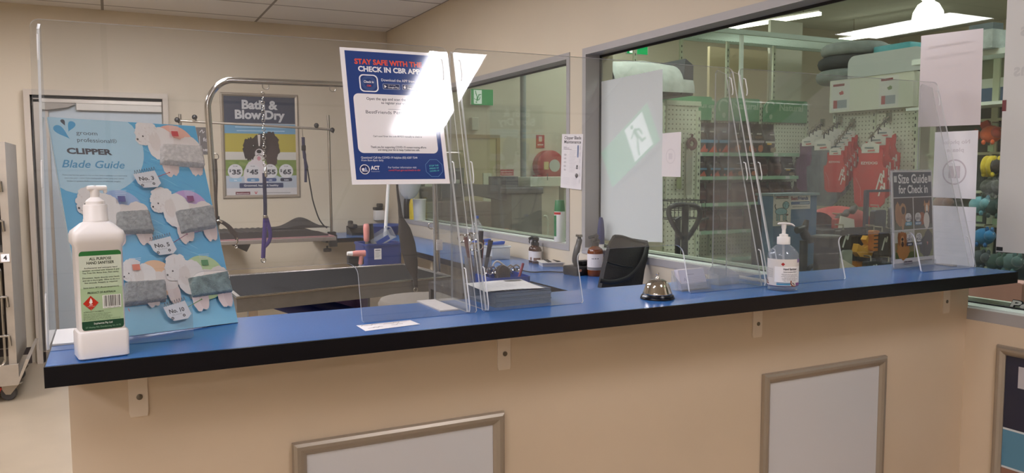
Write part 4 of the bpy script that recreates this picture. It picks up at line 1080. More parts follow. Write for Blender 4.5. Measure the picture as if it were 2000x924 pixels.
# ---------------------------------------------------------------- wall poster, Bath & Blow Dry
pw, ph = 0.672, 0.93
fp = Frame((at(437, 388, Y=YB).x-0.006, YB-0.001, at(440, 388, Y=YB-0.001).z-0.002), (1, 0, 0), (0, 0, 1))
t = snap_frame(fp, pw, ph, 'grey framed price poster with a long haired dog on the cream wall', 'poster', b=0.03, panel=False)
a = Art(0.001); i0, i1 = 0.027, pw-0.027; j0, j1 = 0.027, ph-0.027
Xf = lambda q: i0+(i1-i0)*q; Yf = lambda q: j1-(j1-j0)*q
a.rect(i0, j0, i1, j1, (206, 204, 204))
a.rect(i0, Yf(.27), i1, j1, (56, 64, 84)); a.rect(i0, Yf(.375), i1, Yf(.275), (108, 158, 188)); a.rect(i0, Yf(.278), i1, Yf(.27), (190, 196, 200))
a.rect(i0, Yf(.925), i1, Yf(.375), (178, 186, 196)); a.rect(i0, Yf(.56), i1, Yf(.375), (182, 168, 72)); a.rect(i0, Yf(.64), i1, Yf(.56), (204, 200, 190)); a.rect(i0, Yf(.80), i1, Yf(.64), (122, 142, 70))
rd = random.Random(4)
for k in range(60):
    c = rd.choice(((110, 134, 60), (134, 152, 84), (118, 140, 74))); x, y = rd.uniform(i0+.03, i1-.06), rd.uniform(Yf(.80), Yf(.66)); a.blob(x, y, .03, .012, c, .2, 10, k); a.z -= a.STEP*.9
def D(cx, cy, rx, ry, c, s=1, rag=.08): a.blob(Xf(cx), Yf(cy), rx*(i1-i0), ry*(j1-j0), c, rag, 40, s)
D(.42, .80, .17, .17, (212, 206, 206), 1, .05); D(.44, .73, .13, .10, (216, 206, 206), 2)
D(.34, .53, .09, .115, (48, 40, 42), 3, .12); D(.63, .51, .13, .16, (62, 50, 48), 4, .12); D(.64, .60, .09, .12, (74, 60, 58), 5, .12); D(.48, .50, .13, .115, (54, 46, 46), 6); D(.50, .42, .06, .05, (62, 52, 52), 7, .12)
a.poly([(Xf(.455), Yf(.385)), (Xf(.495), Yf(.385)), (Xf(.485), Yf(.50)), (Xf(.465), Yf(.50))], (214, 204, 196)); D(.475, .575, .062, .048, (212, 204, 202), 8, .04); a.ell(Xf(.47), Yf(.555), .022, .017, (30, 26, 28)); a.line([(Xf(.43), Yf(.60)), (Xf(.47), Yf(.585)), (Xf(.51), Yf(.60))], .005, (90, 70, 70)); D(.465, .625, .025, .022, (200, 140, 146), 9, .05)
for cx in (.40, .545): a.ell(Xf(cx), Yf(.50), .017, .016, (20, 18, 20)); a.ell(Xf(cx-.006), Yf(.495), .004, .004, (220, 220, 220))
for cx, pr, sz, c in ((.135, '35', 'SML', (150, 190, 214)), (.375, '45', 'MED', (96, 140, 178)), (.62, '55', 'LRG', (62, 84, 132)), (.845, '65', 'XLRG', (46, 52, 76))):
    a.ell(Xf(cx), Yf(.755), .063, .063, (214, 212, 212)); a.text('FROM', Xf(cx), Yf(.71), .014, (110, 112, 120), 'c', .01); a.text('$', Xf(cx-.085), Yf(.762), .034, (60, 62, 72), 'l', .03); a.text(pr, Xf(cx+.015), Yf(.785), .056, (60, 62, 72), 'c', .045, .075)
    a.rrect(Xf(cx-.085), Yf(.86), Xf(cx+.085), Yf(.825), .012, c); a.text(sz, Xf(cx), Yf(.852), .016, (214, 222, 228), 'c', .03)
a.rrect(Xf(.185), Yf(.925), Xf(.80), Yf(.875), .008, (52, 66, 100)); a.text('Groomed, happy & healthy', Xf(.49), Yf(.909), .024, (206, 206, 206), 'c', .03, .30)
a.rect(i0, j0, i1, Yf(.932), (206, 202, 200)); a.rect(Xf(.13), Yf(.992), Xf(.33), Yf(.962), (110, 44, 56)); a.text('BestFriends', Xf(.23), Yf(.986), .016, (214, 206, 206), 'c', .02, .105); a.rect(Xf(.39), Yf(.99), Xf(.43), Yf(.958), (206, 190, 190)); a.line([(Xf(.395), Yf(.962)), (Xf(.41), Yf(.986)), (Xf(.428), Yf(.962))], .006, (190, 60, 70)); a.rect(Xf(.55), Yf(.980), Xf(.90), Yf(.974), (130, 128, 130))
a.text('Bath &', Xf(.50), Yf(.125), .105, (206, 206, 208), 'c', .04, .31); a.text('Blow Dry', Xf(.50), Yf(.225), .105, (206, 206, 208), 'c', .04, .43)
a.rect(Xf(.15), Yf(.316), Xf(.86), Yf(.306), (176, 204, 222)); a.rect(Xf(.17), Yf(.352), Xf(.84), Yf(.342), (170, 200, 220))
a.build('poster_print', t, 0.3)
# small grey sign half hidden by the arm
fp = Frame((at(372, 300, Y=YB).x, YB-0.001, at(395, 302, Y=YB).z), (1, 0, 0), (0, 0, 1))
b = thing('wall_sign', 'small dark grey sign on the cream wall behind the chrome arm post', 'sign', mw=fp.mw())
MB().box(0, 0.17, 0, 0.235, 0, 0.004).build('sign_board', mat('sign_grey', (104, 98, 96), 0.4), b)
a = Art(0.0045); a.text('for', 0.105, 0.115, 0.044, (206, 202, 200), 'l', .02, 0.055); a.text('ne', 0.09, 0.03, 0.040, (206, 202, 200), 'l', .02, 0.05); a.line([(0.08, .19), (.10, .215), (.105, .185), (.12, .20)], .006, (206, 202, 200)); a.rect(.075, .05, .079, .16, (206, 202, 200))
a.build('sign_print', b)

# ---------------------------------------------------------------- steel cage bank at the side
CY = 6.20
cr = at(27, 600, Y=CY).x; ctop = at(12, 283, Y=CY).z+0.02
t = thing('cage_bank', 'stainless steel animal cage bank on castors beside the back door', 'cage', (cr-1.25, CY, 0))
CW, CD, cz0 = 1.25, 0.70, 0.20
SD = mat('cage_steel', (178, 168, 154), 0.36, 0.6, noise=(12, 0.06))
m = MB()
cz0 = .17
m.box(0, CW, 0.0, CD, ctop-0.03, ctop); m.box(0, 0.03, 0, CD, cz0+0.06, ctop-0.03); m.box(CW-0.045, CW, 0, CD, cz0+0.06, ctop-0.03); m.box(0.03, CW-0.045, CD-0.02, CD, cz0+0.06, ctop-0.03)
zm = (ctop+cz0)/2-0.02
zm = at(12, 503, Y=CY).z
m.box(0.03, CW-0.045, 0.0, CD-0.02, zm-0.035, zm+0.035); m.box(CW/2-0.03, CW/2+0.03, 0, CD-0.02, cz0+0.06, ctop-0.03)
m.build('cage_body', SD, t)
MB().prism([(-0.03, 0.0), (CW+0.005, 0.0), (CW+0.075, 0.165), (CW+0.055, 0.17), (CW+0.01, 0.05), (-0.03, 0.05)], -0.03, CD+0.03, ax='y').box(-0.03, CW+0.01, -0.03, -0.005, 0.05, 0.14).build('cage_base', SD, t).location = (0, 0, 0.115)
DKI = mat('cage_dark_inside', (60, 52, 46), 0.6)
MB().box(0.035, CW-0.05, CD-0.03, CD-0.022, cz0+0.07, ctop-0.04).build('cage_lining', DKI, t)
for (xa, xb) in ((0.035, CW/2-0.035), (CW/2+0.035, CW-0.052)):
    for (za, zb) in ((cz0+0.075, zm-0.04), (zm+0.04, ctop-0.04)):
        g = MB()
        P = [(p_[0], -0.012, p_[1]) for p_ in rrpts(xa+0.01, za+0.01, xb-0.012, zb-0.01, 0.04, 5)]
        g.tube(P, 0.008, 6, closed=True)
        nb = 9
        for k in range(1, nb): g.tube([(xa+(xb-xa)*k/nb, -0.012, za+0.012), (xa+(xb-xa)*k/nb, -0.012, zb-0.012)], 0.004, 5)
        dd = g.build('cage_door', CHROME_TUBE, t, smooth=50)
        for zz in (za+(zb-za)*0.30, za+(zb-za)*0.68):
            l = MB().tube([(xb-0.12, -0.022, zz), (xb+0.018, -0.022, zz)], 0.009, 8); l.tube([(xb+0.018, -0.022, zz), (xb+0.022, -0.018, zz-0.07)], 0.010, 8)
            l.build('door_latch', CHROME_TUBE, dd, smooth=50)
for (nx, nz, s_) in ((CW-0.05, ctop-0.02, '2'), (CW-0.046, zm+0.0, '4')):
    b = MB().box(-0.026, 0.022, -0.003, 0, -0.028, 0.024).build('number_plate', PAPER, t); b.location = (nx-0.02 if s_ == '2' else nx+0.015, -0.001, nz)
    a = Art(0.0032); a.text(s_, -0.002, -0.016, 0.042, (30, 28, 28), 'c', .03); o = a.build('plate_number', b); o.rotation_euler = (R(90), 0, 0)
for (x, y) in ((0.08, 0.08), (CW-0.04, 0.06), (0.08, CD-0.06), (CW-0.04, CD-0.06)):
    c = MB(); c.tube([(-0.016, 0, 0.047), (0.016, 0, 0.047)], 0.047, 16)
    w_ = c.build('castor', mat('castor_rubber', (76, 74, 74), 0.6), t, smooth=40); w_.location = (x-0.02, y, 0.0); w_.rotation_euler = (0, 0, R(70))
    MB().prism([(-0.08, 0.114), (0.04, 0.114), (0.03, 0.07), (0.01, 0.04), (-0.02, 0.04)], -0.024, -0.018, ax='x').prism([(-0.08, 0.114), (0.04, 0.114), (0.03, 0.07), (0.01, 0.04), (-0.02, 0.04)], 0.018, 0.024, ax='x').box(-0.024, 0.024, -0.08, 0.04, 0.108, 0.1145).build('castor_fork', SD, w_)
    if y < 0.1: MB().prism([(0.03, 0.085), (0.085, 0.095), (0.11, 0.035), (0.075, 0.03)], -0.017, 0.017, ax='x').build('brake_pedal', mat('red_pedal', (214, 60, 48), 0.4), w_)
# ================================================================ blue desk along the windows
XD = 1.93
t = thing('blue_desk', 'long blue desk with black edge running under the windows', 'desk', (XD, 1.80, 0))
dl = YB-0.012-1.80; dw = XW-0.014-XD
xr0 = at(678, 456, Z=DZ).x-XD
MB().box(0.004, dw, 0, dl, DZ-0.036, DZ).box(-0.30, 0.004, dl-0.62, dl, DZ-0.036, DZ).build('desk_top', BLUE_LAM, t)
MB().box(0, 0.0038, 0, dl-0.62, DZ-0.037, DZ-0.0005).box(-0.304, 0.0, dl-0.624, dl-0.6204, DZ-0.037, DZ-0.0005).box(-0.304, -0.3004, dl-0.62, dl, DZ-0.037, DZ-0.0005).build('edge_band', BLACK_EDGE, t)
MB().box(0.06, dw, 2.1, 2.14, 0, DZ-0.037).box(0.06, dw, 3.4, 3.44, 0, DZ-0.037).build('side_panel', mat('desk_side_cream', (202, 188, 164), 0.5), t)
MB().box(0.03, 0.05, 0.02, 2.0, DZ-0.12, DZ-0.037).build('front_rail', mat('desk_rail', (86, 78, 70), 0.6), t)

def D_(px, py, z=DZ): return at(px, py, Z=z)
# blue tote with clipper blades
p = D_(716, 519); p2 = D_(786, 514)
p = Vector((1.62, 4.62, 0))
# side trolley that carries the tote
c0 = at(713, 522, Y=5.35); c1 = at(786, 522, Y=5.35); tz = at(750, 520, Y=5.35).z
TB = mat('tote_blue', (34, 56, 122), 0.4)
t = thing('blue_tote', 'open blue tote with a white label, filled with clipper blades', 'tote', (c0.x, 5.35, tz))
ww = c1.x-c0.x; hh = at(713, 478, Y=5.35).z-tz
m = MB(); n_ = 24
O_ = rrpts(0, 0, ww, 0.26, 0.03); I_ = rrpts(0.008, 0.008, ww-0.008, 0.252, 0.026)
m.ring(O_, I_, 0.004, hh); m.prism(O_, 0, 0.0039)
m.build('tote_shell', TB, t)
MB().ring(rrpts(-0.008, -0.008, ww+0.008, 0.268, 0.036), rrpts(0.002, 0.002, ww-0.002, 0.258, 0.028), hh-0.012, hh+0.003).build('tote_rim', TB, t)
a = Art(0.0006); a.rect(0, 0, .052, .075, (226, 222, 222)); a.rect(.008, .060, .044, .066, (110, 110, 116))
for k in range(6): a.rect(.006, .05-.007*k, .046-.006*(k % 3), .0515-.007*k, (120, 120, 126))
q0 = at(731, 507, Y=5.35); o = a.build('tote_label', t); o.matrix_local = Matrix.Translation((q0.x-c0.x, -0.001, q0.z-tz)) @ Matrix.Rotation(R(90), 4, 'X')
# the small stand below the tote
m = MB().box(-0.02, ww+0.04, -0.02, 0.30, -0.022, -0.001).box(0.0, 0.03, 0.0, 0.03, -tz, -0.022).box(ww-0.01, ww+0.02, 0.0, 0.03, -tz, -0.022).box(0.0, 0.03, 0.25, 0.28, -tz, -0.022).box(ww-0.01, ww+0.02, 0.25, 0.28, -tz, -0.022)
solo(m, 'side_stand', mat('dark_stand', (60, 56, 54), 0.6), 'dark side stand carrying the blue tote behind the grooming table', 'stand', (c0.x, 5.35, tz))
BLD = mat('blade_steel', (120, 112, 104), 0.35, 0.8)
rd = random.Random(8)
for k in range(14):
    x, y = rd.uniform(.10, ww-.04), rd.uniform(.05, .21)
    m = MB().box(-.025, .025, -.018, .018, -.006, .006, bev=.002); m.prism([(-.022+.0055*j, .018+(0.006 if j % 2 else 0)) for j in range(9)]+[(.022, .012), (-.022, .012)], -.002, .002)
    o = solo(m, 'clipper_cutter', BLD, 'steel clipper cutter heaped in the blue tote', 'clipper cutter', (c0.x+x, 5.35+y, tz+hh-.035+rd.uniform(0, .03)), group='clipper cutters in the blue tote')
    o.rotation_euler = (rd.uniform(-.6, .6), rd.uniform(-.6, .6), rd.uniform(0, 3))
# clear scoop leaning in the tote
s0 = at(728, 486, Y=5.45); s1 = at(768, 462, Y=5.45)
t = thing('clear_tub', 'clear plastic tub tipped over in the blue tote', 'tub', (s0.x, 5.45, s0.z))
m = MB(); L_ = (s1-s0).length
m.box(0, L_, -.06, .06, 0, .004).box(0, L_, -.06, -.056, .004, .075).box(0, L_, .056, .06, .004, .075).box(0, .004, -.056, .056, .004, .075)
m.tube([(L_, -.062, .0), (L_, -.062, .08), (L_, .062, .08), (L_, .062, 0)], .004, 6, closed=True)
o = m.build('tub_shell', CLEARPL, t); o.rotation_euler = (0, -math.atan2(s1.z-s0.z, s1.x-s0.x), 0)
MB().box(.03, .13, -.0605, -.0600, .012, .045).build('blue_sticker', mat('sticker_blue', (46, 74, 150), 0.4), o)
# pink clipper upright in the tote
PINK = mat('pink_plastic', (214, 140, 132), 0.4)
k0 = at(716, 472, Y=5.40); k1 = at(716, 437, Y=5.40)
t = thing('pink_clipper', 'pink grooming clipper standing upright in the corner of the blue tote', 'clipper', k0)
hh2 = k1.z-k0.z
MB().lathe([(.014, 0), (.019, .01), (.021, hh2*.4), (.022, hh2*.8), (.019, hh2*.96), (.012, hh2)], 14).build('clipper_body', PINK, t, smooth=50)
MB().lathe([(.012, -.07), (.012, -.001)], 10).box(-.014, .014, -.006, .006, -.10, -.07).build('clipper_head', STEEL, t, smooth=40)
k0 = at(725, 474, Y=5.44); k1 = at(722, 437, Y=5.44)
MBb = MB().tube([Vector((0, 0, 0)), k1-k0], .024, 10)
solo(MBb, 'black_clipper', BLACK, 'black grooming clipper standing behind the pink one', 'clipper', k0, smooth=40)
# blue bin behind, on the desk return
bz = at(755, 460, Y=6.9); bb = at(728, 458, Y=6.9); be = at(778, 452, Y=6.9)
DZr = DZ
t = thing('blue_basin', 'round blue basin on the desk against the cream wall', 'basin', ((bb.x+be.x)/2, 6.97, DZ))
br = 0.17
zt = at(750, 443, Y=6.85).z-DZ
MB().lathe([(br*.7, 0), (br*.75, .003), (br, zt), (br+.012, zt+.004), (br+.012, zt+.012), (br-.006, zt+.008), (br*.7, .012), (0, .010)], 28).build('basin_shell', mat('basin_blue', (44, 72, 140), 0.4), t, smooth=50)
# desk phone
pp = at(694, 455, Y=7.0)
t = thing('desk_phone', 'black telephone at the end of the desk by the cream wall', 'telephone', (pp.x-.03, 7.0, DZ))
t.location.z = DZ
MB().prism([(0, 0), (.19, 0), (.19, .075), (.10, .060), (0, .02)], 0.0, .16, ax='x').build('phone_base', BLACK, t)
MB().box(.01, .055, .0, .19, .06, .10, bev=.012).box(.012, .053, .135, .19, .075, .125, bev=.012).build('handset', mat('handset_black', (34, 32, 32), 0.4), t, smooth=40)
# pink dryer and its cord on the table
yy = 4.95
d0 = at(695, 496, Y=yy)
t = thing('pink_dryer', 'pink handheld dryer with white nozzle beside the blue tote', 'dryer', d0)
def rd_(px, py): return at(px, py, Y=yy)-d0
MB().tube([rd_(688, 496), rd_(696, 495), rd_(713, 495)], [.016, .019, .021], 14).build('dryer_body', PINK, t, smooth=50)
MB().tube([rd_(678, 495.5), rd_(688, 495.6)], [.012, .0158], 14).build('dryer_nozzle', WHITE_PL, t, smooth=50)
MB().tube([rd_(706, 496), rd_(705, 507), rd_(704, 516)], [.016, .013, .014], 12).build('dryer_handle', PINK, t, smooth=50)
MB().tube([rd_(704, 516), rd_(704, 524), rd_(704, 534)], [.010, .009, .009], 8).build('dryer_tail', FROSTPL, t, smooth=50)
y2 = 5.0
g0 = at(694, 508, Y=y2)
m = MB().box(-.05, .05, -.03, .03, -.03, .03, bev=.01).box(-.015, .015, -.012, .012, -g0.z+.012, -.03).box(-.12, .12, -.10, .10, -g0.z, -g0.z+.012)
solo(m, 'dryer_cradle', BLACK, 'black cradle below the pink dryer', 'holder', g0)
# wall dispenser
w0 = at(739, 430, Y=YB-.03); w1 = at(739, 398, Y=YB-.03)
t = thing('soap_dispenser', 'white soap dispenser with a black top fixed on the cream wall', 'dispenser', (w0.x, YB-.002, w0.z))
hh = w1.z-w0.z
MB().box(-.045, .045, -.09, 0, 0, hh*.62, bev=.012).build('dispenser_body', WHITE_PL, t, smooth=40)
MB().box(-.047, .03, -.092, 0, hh*.63, hh*.80, bev=.008).box(-.01, .035, -.08, 0, hh*.80, hh*1.02, bev=.008).build('dispenser_top', BLACK, t)
# white tall handle leaning near the wall
y3 = 6.2
a0, a1 = at(752, 462, Y=y3), at(759, 350, Y=y3)
solo(MB().tube([Vector((0, 0, 0)), a1-a0], .014, 10), 'white_pole', WHITE_PL, 'white pole leaning upright in front of the wall dispenser', 'pole', a0, smooth=50)

# ---------------------------------------------------------------- things on the second window sill and desk
def desk_at(px, py): return at(px, py, Z=DZ+0.0005)
SZ = WZ0+0.038
XS = XW+0.035
def sill_at(px): return at(px, 430, X=XS)
GREENP = mat('green_can', (32, 120, 70), 0.35); 
# trigger sprays by the far end of the sill
def trigger(name, label, px, base_z, X, ht, rad, body, head, dz=0.0):
    p = at(px, 440, X=X); p.y = min(p.y, W2B-.09); t = thing(name, label, 'spray bottle', (X, p.y, base_z))
    MB().lathe([(rad*.92, 0), (rad, .006), (rad, ht*.55), (rad*.85, ht*.66), (rad*.4, ht*.76), (rad*.36, ht*.80)], 18).build('bottle_body', body, t, smooth=45)
    h = MB(); h.lathe([(rad*.45, ht*.79), (rad*.45, ht*.85)], 12); h.box(-rad*.95, rad*.9, -.011, .011, ht*.87, ht, bev=.006); h.box(-.008, .008, -.008, .008, ht*.84, ht*.9); h.prism([(-rad*.7, ht*.88), (-rad*.95, ht*.74), (-rad*.8, ht*.74), (-rad*.5, ht*.88)], -.006, .006, ax='y')
    h.build('trigger_head', head, t, smooth=40)
    return t
YEL = mat('yellow_bottle', (222, 196, 40), 0.35)
trigger('spray_bottle', 'black trigger spray bottle at the far end of the window sill', 796, SZ, XS, 0.27, .034, BLACK, BLACK)
trigger('spray_bottle', 'yellow trigger spray bottle on the window sill', 807, SZ, XS+.005, 0.25, .034, YEL, WHITE_PL)
p = at(818, 425, X=XS)
m = MB().lathe([(.048, 0), (.052, .004), (.058, .175), (.061, .178), (.061, .188), (.057, .19), (.05, .012), (0, .01)], 24)
solo(m, 'white_tub', mat('translucent_tub', (222, 222, 214), 0.35), 'white open tub next to the yellow spray bottle', 'tub', (XS, p.y-.02, SZ), smooth=45)
# pale dryer hood hanging
y4 = 6.6; h0 = at(799, 350, Y=y4)
m = MB().lathe([(.04, -.17), (.075, -.13), (.105, -.05), (.11, .02), (.10, .10), (.075, .16), (.05, .18)], 20, sy=.6)
solo(m, 'hanging_hood', mat('pale_vinyl', (186, 188, 186), 0.4), 'pale grey vinyl hood hanging by the second window', 'hood', h0, smooth=60)
# aerosol cans on the sill
def aerosol(px, label, ht, rad, white_from, capcol):
    p = at(px, 440, X=XS); t = thing('aerosol_can', label, 'aerosol', (XS, p.y, SZ))
    MB().lathe([(rad*.96, 0), (rad, .003), (rad, ht*.72), (rad*.96, ht*.73)], 20).build('can_body', mat('can_white', (226, 226, 222), 0.3), t, smooth=40)
    MB().lathe([(rad*1.0, ht*.732), (rad*.98, ht*.76), (rad*.82, ht*.98), (rad*.76, ht), (0, ht)], 20).build('can_cap', capcol, t, smooth=40)
    MB().lathe([(rad*1.006, ht*.66), (rad*1.006, ht*.715)], 20, cap0=False, cap1=False, a0=R(120), a1=R(250)).build('red_band', mat('red_band', (196, 40, 36), 0.35), t, smooth=40)
    MB().lathe([(rad*1.006, ht*.14), (rad*1.006, ht*.64)], 12, cap0=False, cap1=False, a0=R(150), a1=R(205)).build('green_panel', GREENP, t, smooth=40)
aerosol(1093, 'white aerosol can with tapered green cap on the sill by the pillar', .255, .034, 0, GREENP)
p = at(1106, 440, X=XS+.0)
t = thing('green_bottle', 'small green bottle with white cap beside the aerosol can', 'bottle', (XS+.028, p.y-.012, SZ))
MB().lathe([(.020, 0), (.022, .004), (.022, .10), (.012, .125)], 16).build('bottle_body', mat('lime_green', (112, 160, 70), 0.35), t, smooth=45)
MB().lathe([(.013, .125), (.016, .128), (.014, .15), (.01, .155)], 16).build('bottle_cap', WHITE_PL, t, smooth=45)

# amber spray bottles
AMB = mat('amber_glass', (64, 34, 24), 0.2); AMBC = mat('amber_bright', (112, 58, 26), 0.2)
LBLW = mat('bottle_label_white', (222, 216, 214), 0.5)
for (px, py, lb) in ((1071, 511, 'amber spray bottle with black trigger on the desk, closer to the window'), (1083, 512, 'amber spray bottle with black trigger on the desk, beside the pillar')):
    q_ = desk_at(px, py)
    q_.x = min(q_.x, XW-.06)
    t = thing('amber_spray', lb, 'spray bottle', q_, group='amber spray bottles')
    MB().lathe([(.028, 0), (.030, .004), (.030, .085), (.026, .097), (.013, .106), (.012, .112)], 20).build('bottle_body', AMB, t, smooth=45)
    MB().lathe([(.0305, .016), (.0305, .075)], 20, cap0=False, cap1=False).build('bottle_label', LBLW, t, smooth=60)
    MB().lathe([(.0308, .018), (.0308, .036)], 8, cap0=False, cap1=False, a0=R(200), a1=R(290)).build('label_stripe', mat('label_brown', (128, 96, 80), 0.5), t, smooth=60)
    h = MB().lathe([(.015, .111), (.015, .128), (.009, .132), (.009, .142)], 14); h.tube([(.012, 0, .150), (-.012, 0, .155), (-.032, 0, .150)], [.010, .012, .008], 8); h.tube([(-.022, 0, .147), (-.030, 0, .135), (-.027, 0, .122)], .004, 6); h.box(-.008, .010, -.008, .008, .138, .152)
    h.build('trigger_head', BLACK, t, smooth=45)
# tray with two combs
q_ = desk_at(1058, 518)
t = thing('comb_tray', 'white card with two dark combs lying on the desk below the amber bottles', 'tray', (q_.x, q_.y, DZ), R(-18))
MB().box(-.02, .16, -.10, .06, .022, .026, bev=.001).box(-.01, .14, -.08, .045, .0005, .022).build('card_tray', mat('tray_white', (214, 208, 202), 0.5), t)
for dx in (.02, .075):
    m = MB(); m.box(dx, dx+.012, -.08, .045, .0265, .031, bev=.002)
    for k in range(14): m.box(dx+.012, dx+.026, -.075+.0085*k, -.072+.0085*k, .0270, .0300)
    m.build('comb', BLACK, t)
# clipper in its charging stand
q_ = desk_at(1140, 535); q_.x = min(q_.x, XW-.10)
t = thing('clipper_charger', 'black hair clipper standing in its charging base against the pillar', 'clipper', (q_.x, q_.y, DZ), R(10))
MB().box(-.075, .075, -.06, .06, .0, .05, bev=.008).box(-.005, .07, -.03, .03, .05, .075, bev=.008).build('charging_base', BLACK, t, smooth=40)
m = MB().tube(smooth_path([(-.03, 0, .05), (-.035, 0, .09), (-.022, 0, .14), (-.006, 0, .185), (-.008, 0, .21)], 5), [.016]*3+[.020]*9+[.018]*5+[.012]*4, 12, flat=(1, .8, (1, 0, 0)))
m.build('clipper_body', mat('clipper_grey', (58, 56, 54), 0.35), t, smooth=60)
MB().box(-.018, .004, -.018, .018, .208, .222, bev=.002).build('clipper_blade_head', STEEL, t)
MB().lathe([(.008, 0), (.008, .002), (0, .003)], 12).build('orange_button', mat('orange_glow', (196, 140, 110), 0.5), t).matrix_local = Matrix.Translation((-.05, -.0603, .03)) @ Matrix.Rotation(R(90), 4, 'X')
# big brown pump bottle
q_ = desk_at(1168, 538); q_.x = min(q_.x, XW-.06)
t = thing('pump_bottle', 'large brown pump bottle with white label beside the black bag', 'bottle', (q_.x, q_.y, DZ))
MB().lathe([(.038, 0), (.042, .006), (.043, .02), (.043, .13), (.038, .148), (.020, .160), (.016, .165)], 26).build('bottle_body', AMBC, t, smooth=45)
MB().lathe([(.0436, .035), (.0436, .122)], 26, cap0=False, cap1=False).build('bottle_label', LBLW, t, smooth=60)
MB().lathe([(.0439, .036), (.0439, .05)], 26, cap0=False, cap1=False).build('label_stripe', mat('label_grey', (130, 126, 124), 0.5), t, smooth=60)
a = Art(.0005); a.rect(-.022, .095, -.006, .099, (110, 108, 112)); a.rect(-.003, .095, .016, .100, (90, 88, 92))
for k in range(4): a.rect(-.025, .084-.007*k, .02, .0855-.007*k, (150, 148, 150))
wrap(a, .0438, 'label_print', t, a_off=-120)
h = MB().lathe([(.020, .164), (.020, .185), (.009, .190), (.008, .206)], 16); h.tube([(.016, 0, .214), (-.005, 0, .216), (-.042, 0, .210)], [.010, .011, .007], 8); h.box(-.010, .010, -.010, .010, .204, .216)
h.build('pump_head', mat('pump_grey', (66, 62, 60), 0.4), t, smooth=45)
# dark wool duster behind, blue tube
q_ = at(1160, 472, X=XW+.03)
solo(MB().ball((0, 0, 0), (.035, .045, .04), 0, 16, 12), 'dark_sponge', mat('dark_sponge', (66, 62, 60), 0.9, bump=(90, 1.0)), 'dark bristly grooming sponge on the sill behind the brown pump bottle', 'sponge', (XW+.042, q_.y-.02, SZ+.040), smooth=60)
q_ = at(1175, 478, X=XW+.05)
t = thing('blue_tube', 'dark blue squeeze tube standing on the sill by the paper', 'tube', (XW+.045, q_.y, SZ))
MB().lathe([(.022, .022), (.022, .05), (.021, .10), (.016, .15), (.009, .172)], 16, sy=.8).build('tube_body', mat('tube_navy', (44, 52, 104), 0.35), t, smooth=50)
MB().lathe([(.018, 0), (.018, .022)], 16).build('tube_cap', WHITE_PL, t, smooth=40)
# black bag
q_ = desk_at(1210, 554)
t = thing('black_bag', 'black zipped shoulder bag slumped on the desk under the window', 'bag', (q_.x+.02, q_.y-.10, DZ))
BAGM = mat('black_bag_fabric', (34, 32, 32), 0.7, noise=(30, 0.2), bump=(120, 0.4))
def W2(px, py, y): return at(px, py, Y=y)-t.location
yb_ = t.location.y
m = MB()
secs = []
front = [((1172, 551), (1252, 549)), ((1178, 530), (1256, 527)), ((1184, 505), (1262, 505)), ((1191, 478), (1266, 482)), ((1200, 460), (1264, 470))]
rows = []
for k, (l_, r_) in enumerate(front):
    a_, b_ = W2(l_[0], l_[1], yb_+.012*k), W2(r_[0], r_[1], yb_+.012*k)
    th_ = (.075, .08, .072, .055, .022)[k]
    if k == 0: a_.z = b_.z = .004
    row = []
    for j in range(9):
        u = j/8; p_ = a_.lerp(b_, u); row.append((p_.x, p_.y-.5*th_*math.sin(math.pi*(.12+.76*u))*.9, p_.z))
    for j in range(9):
        u = 1-j/8; p_ = a_.lerp(b_, u); row.append((p_.x, p_.y+.5*th_*math.sin(math.pi*(.12+.76*u))*.9+.01, p_.z))
    rows.append(row)
n_ = 18; vs = [p_ for r_ in rows for p_ in r_]; fs = [(i*n_+j, i*n_+(j+1) % n_, (i+1)*n_+(j+1) % n_, (i+1)*n_+j) for i in range(4) for j in range(n_)]+[tuple(range(n_-1, -1, -1)), tuple(range(4*n_, 5*n_))]
m._add(vs, fs, 0)
m.build('bag_body', BAGM, t, smooth=60)
m = MB()
def onbag(px, py, off=.0): 
    return W2(px, py, yb_-.040+off)
m.tube([onbag(1185, 512), onbag(1200, 516), onbag(1215, 520), onbag(1235, 522)], .004, 6)
m.build('front_zip', BLACK, t, smooth=50)
m = MB().tube(smooth_path([W2(1200, 461, yb_+.03), W2(1215, 462, yb_+.03), W2(1240, 470, yb_+.03), W2(1262, 475, yb_+.03)], 4), .007, 8)
m.build('top_seam', BLACK, t, smooth=50)
m = MB().tube(smooth_path([onbag(1263, 478, .05), onbag(1258, 500, .01), onbag(1247, 522, -.01), onbag(1225, 543, -.02), onbag(1195, 551, -.02), onbag(1172, 548, -.01)], 6), .011, 8, flat=(1, .35, (0, 1, 0)))
m.tube(smooth_path([onbag(1200, 462, .05), onbag(1191, 475, .04), onbag(1192, 485, .03)], 5), .007, 8, flat=(1, .4, (0, 1, 0)))
m.build('bag_strap', mat('bag_strap_web', (28, 27, 28), 0.6), t, smooth=50)
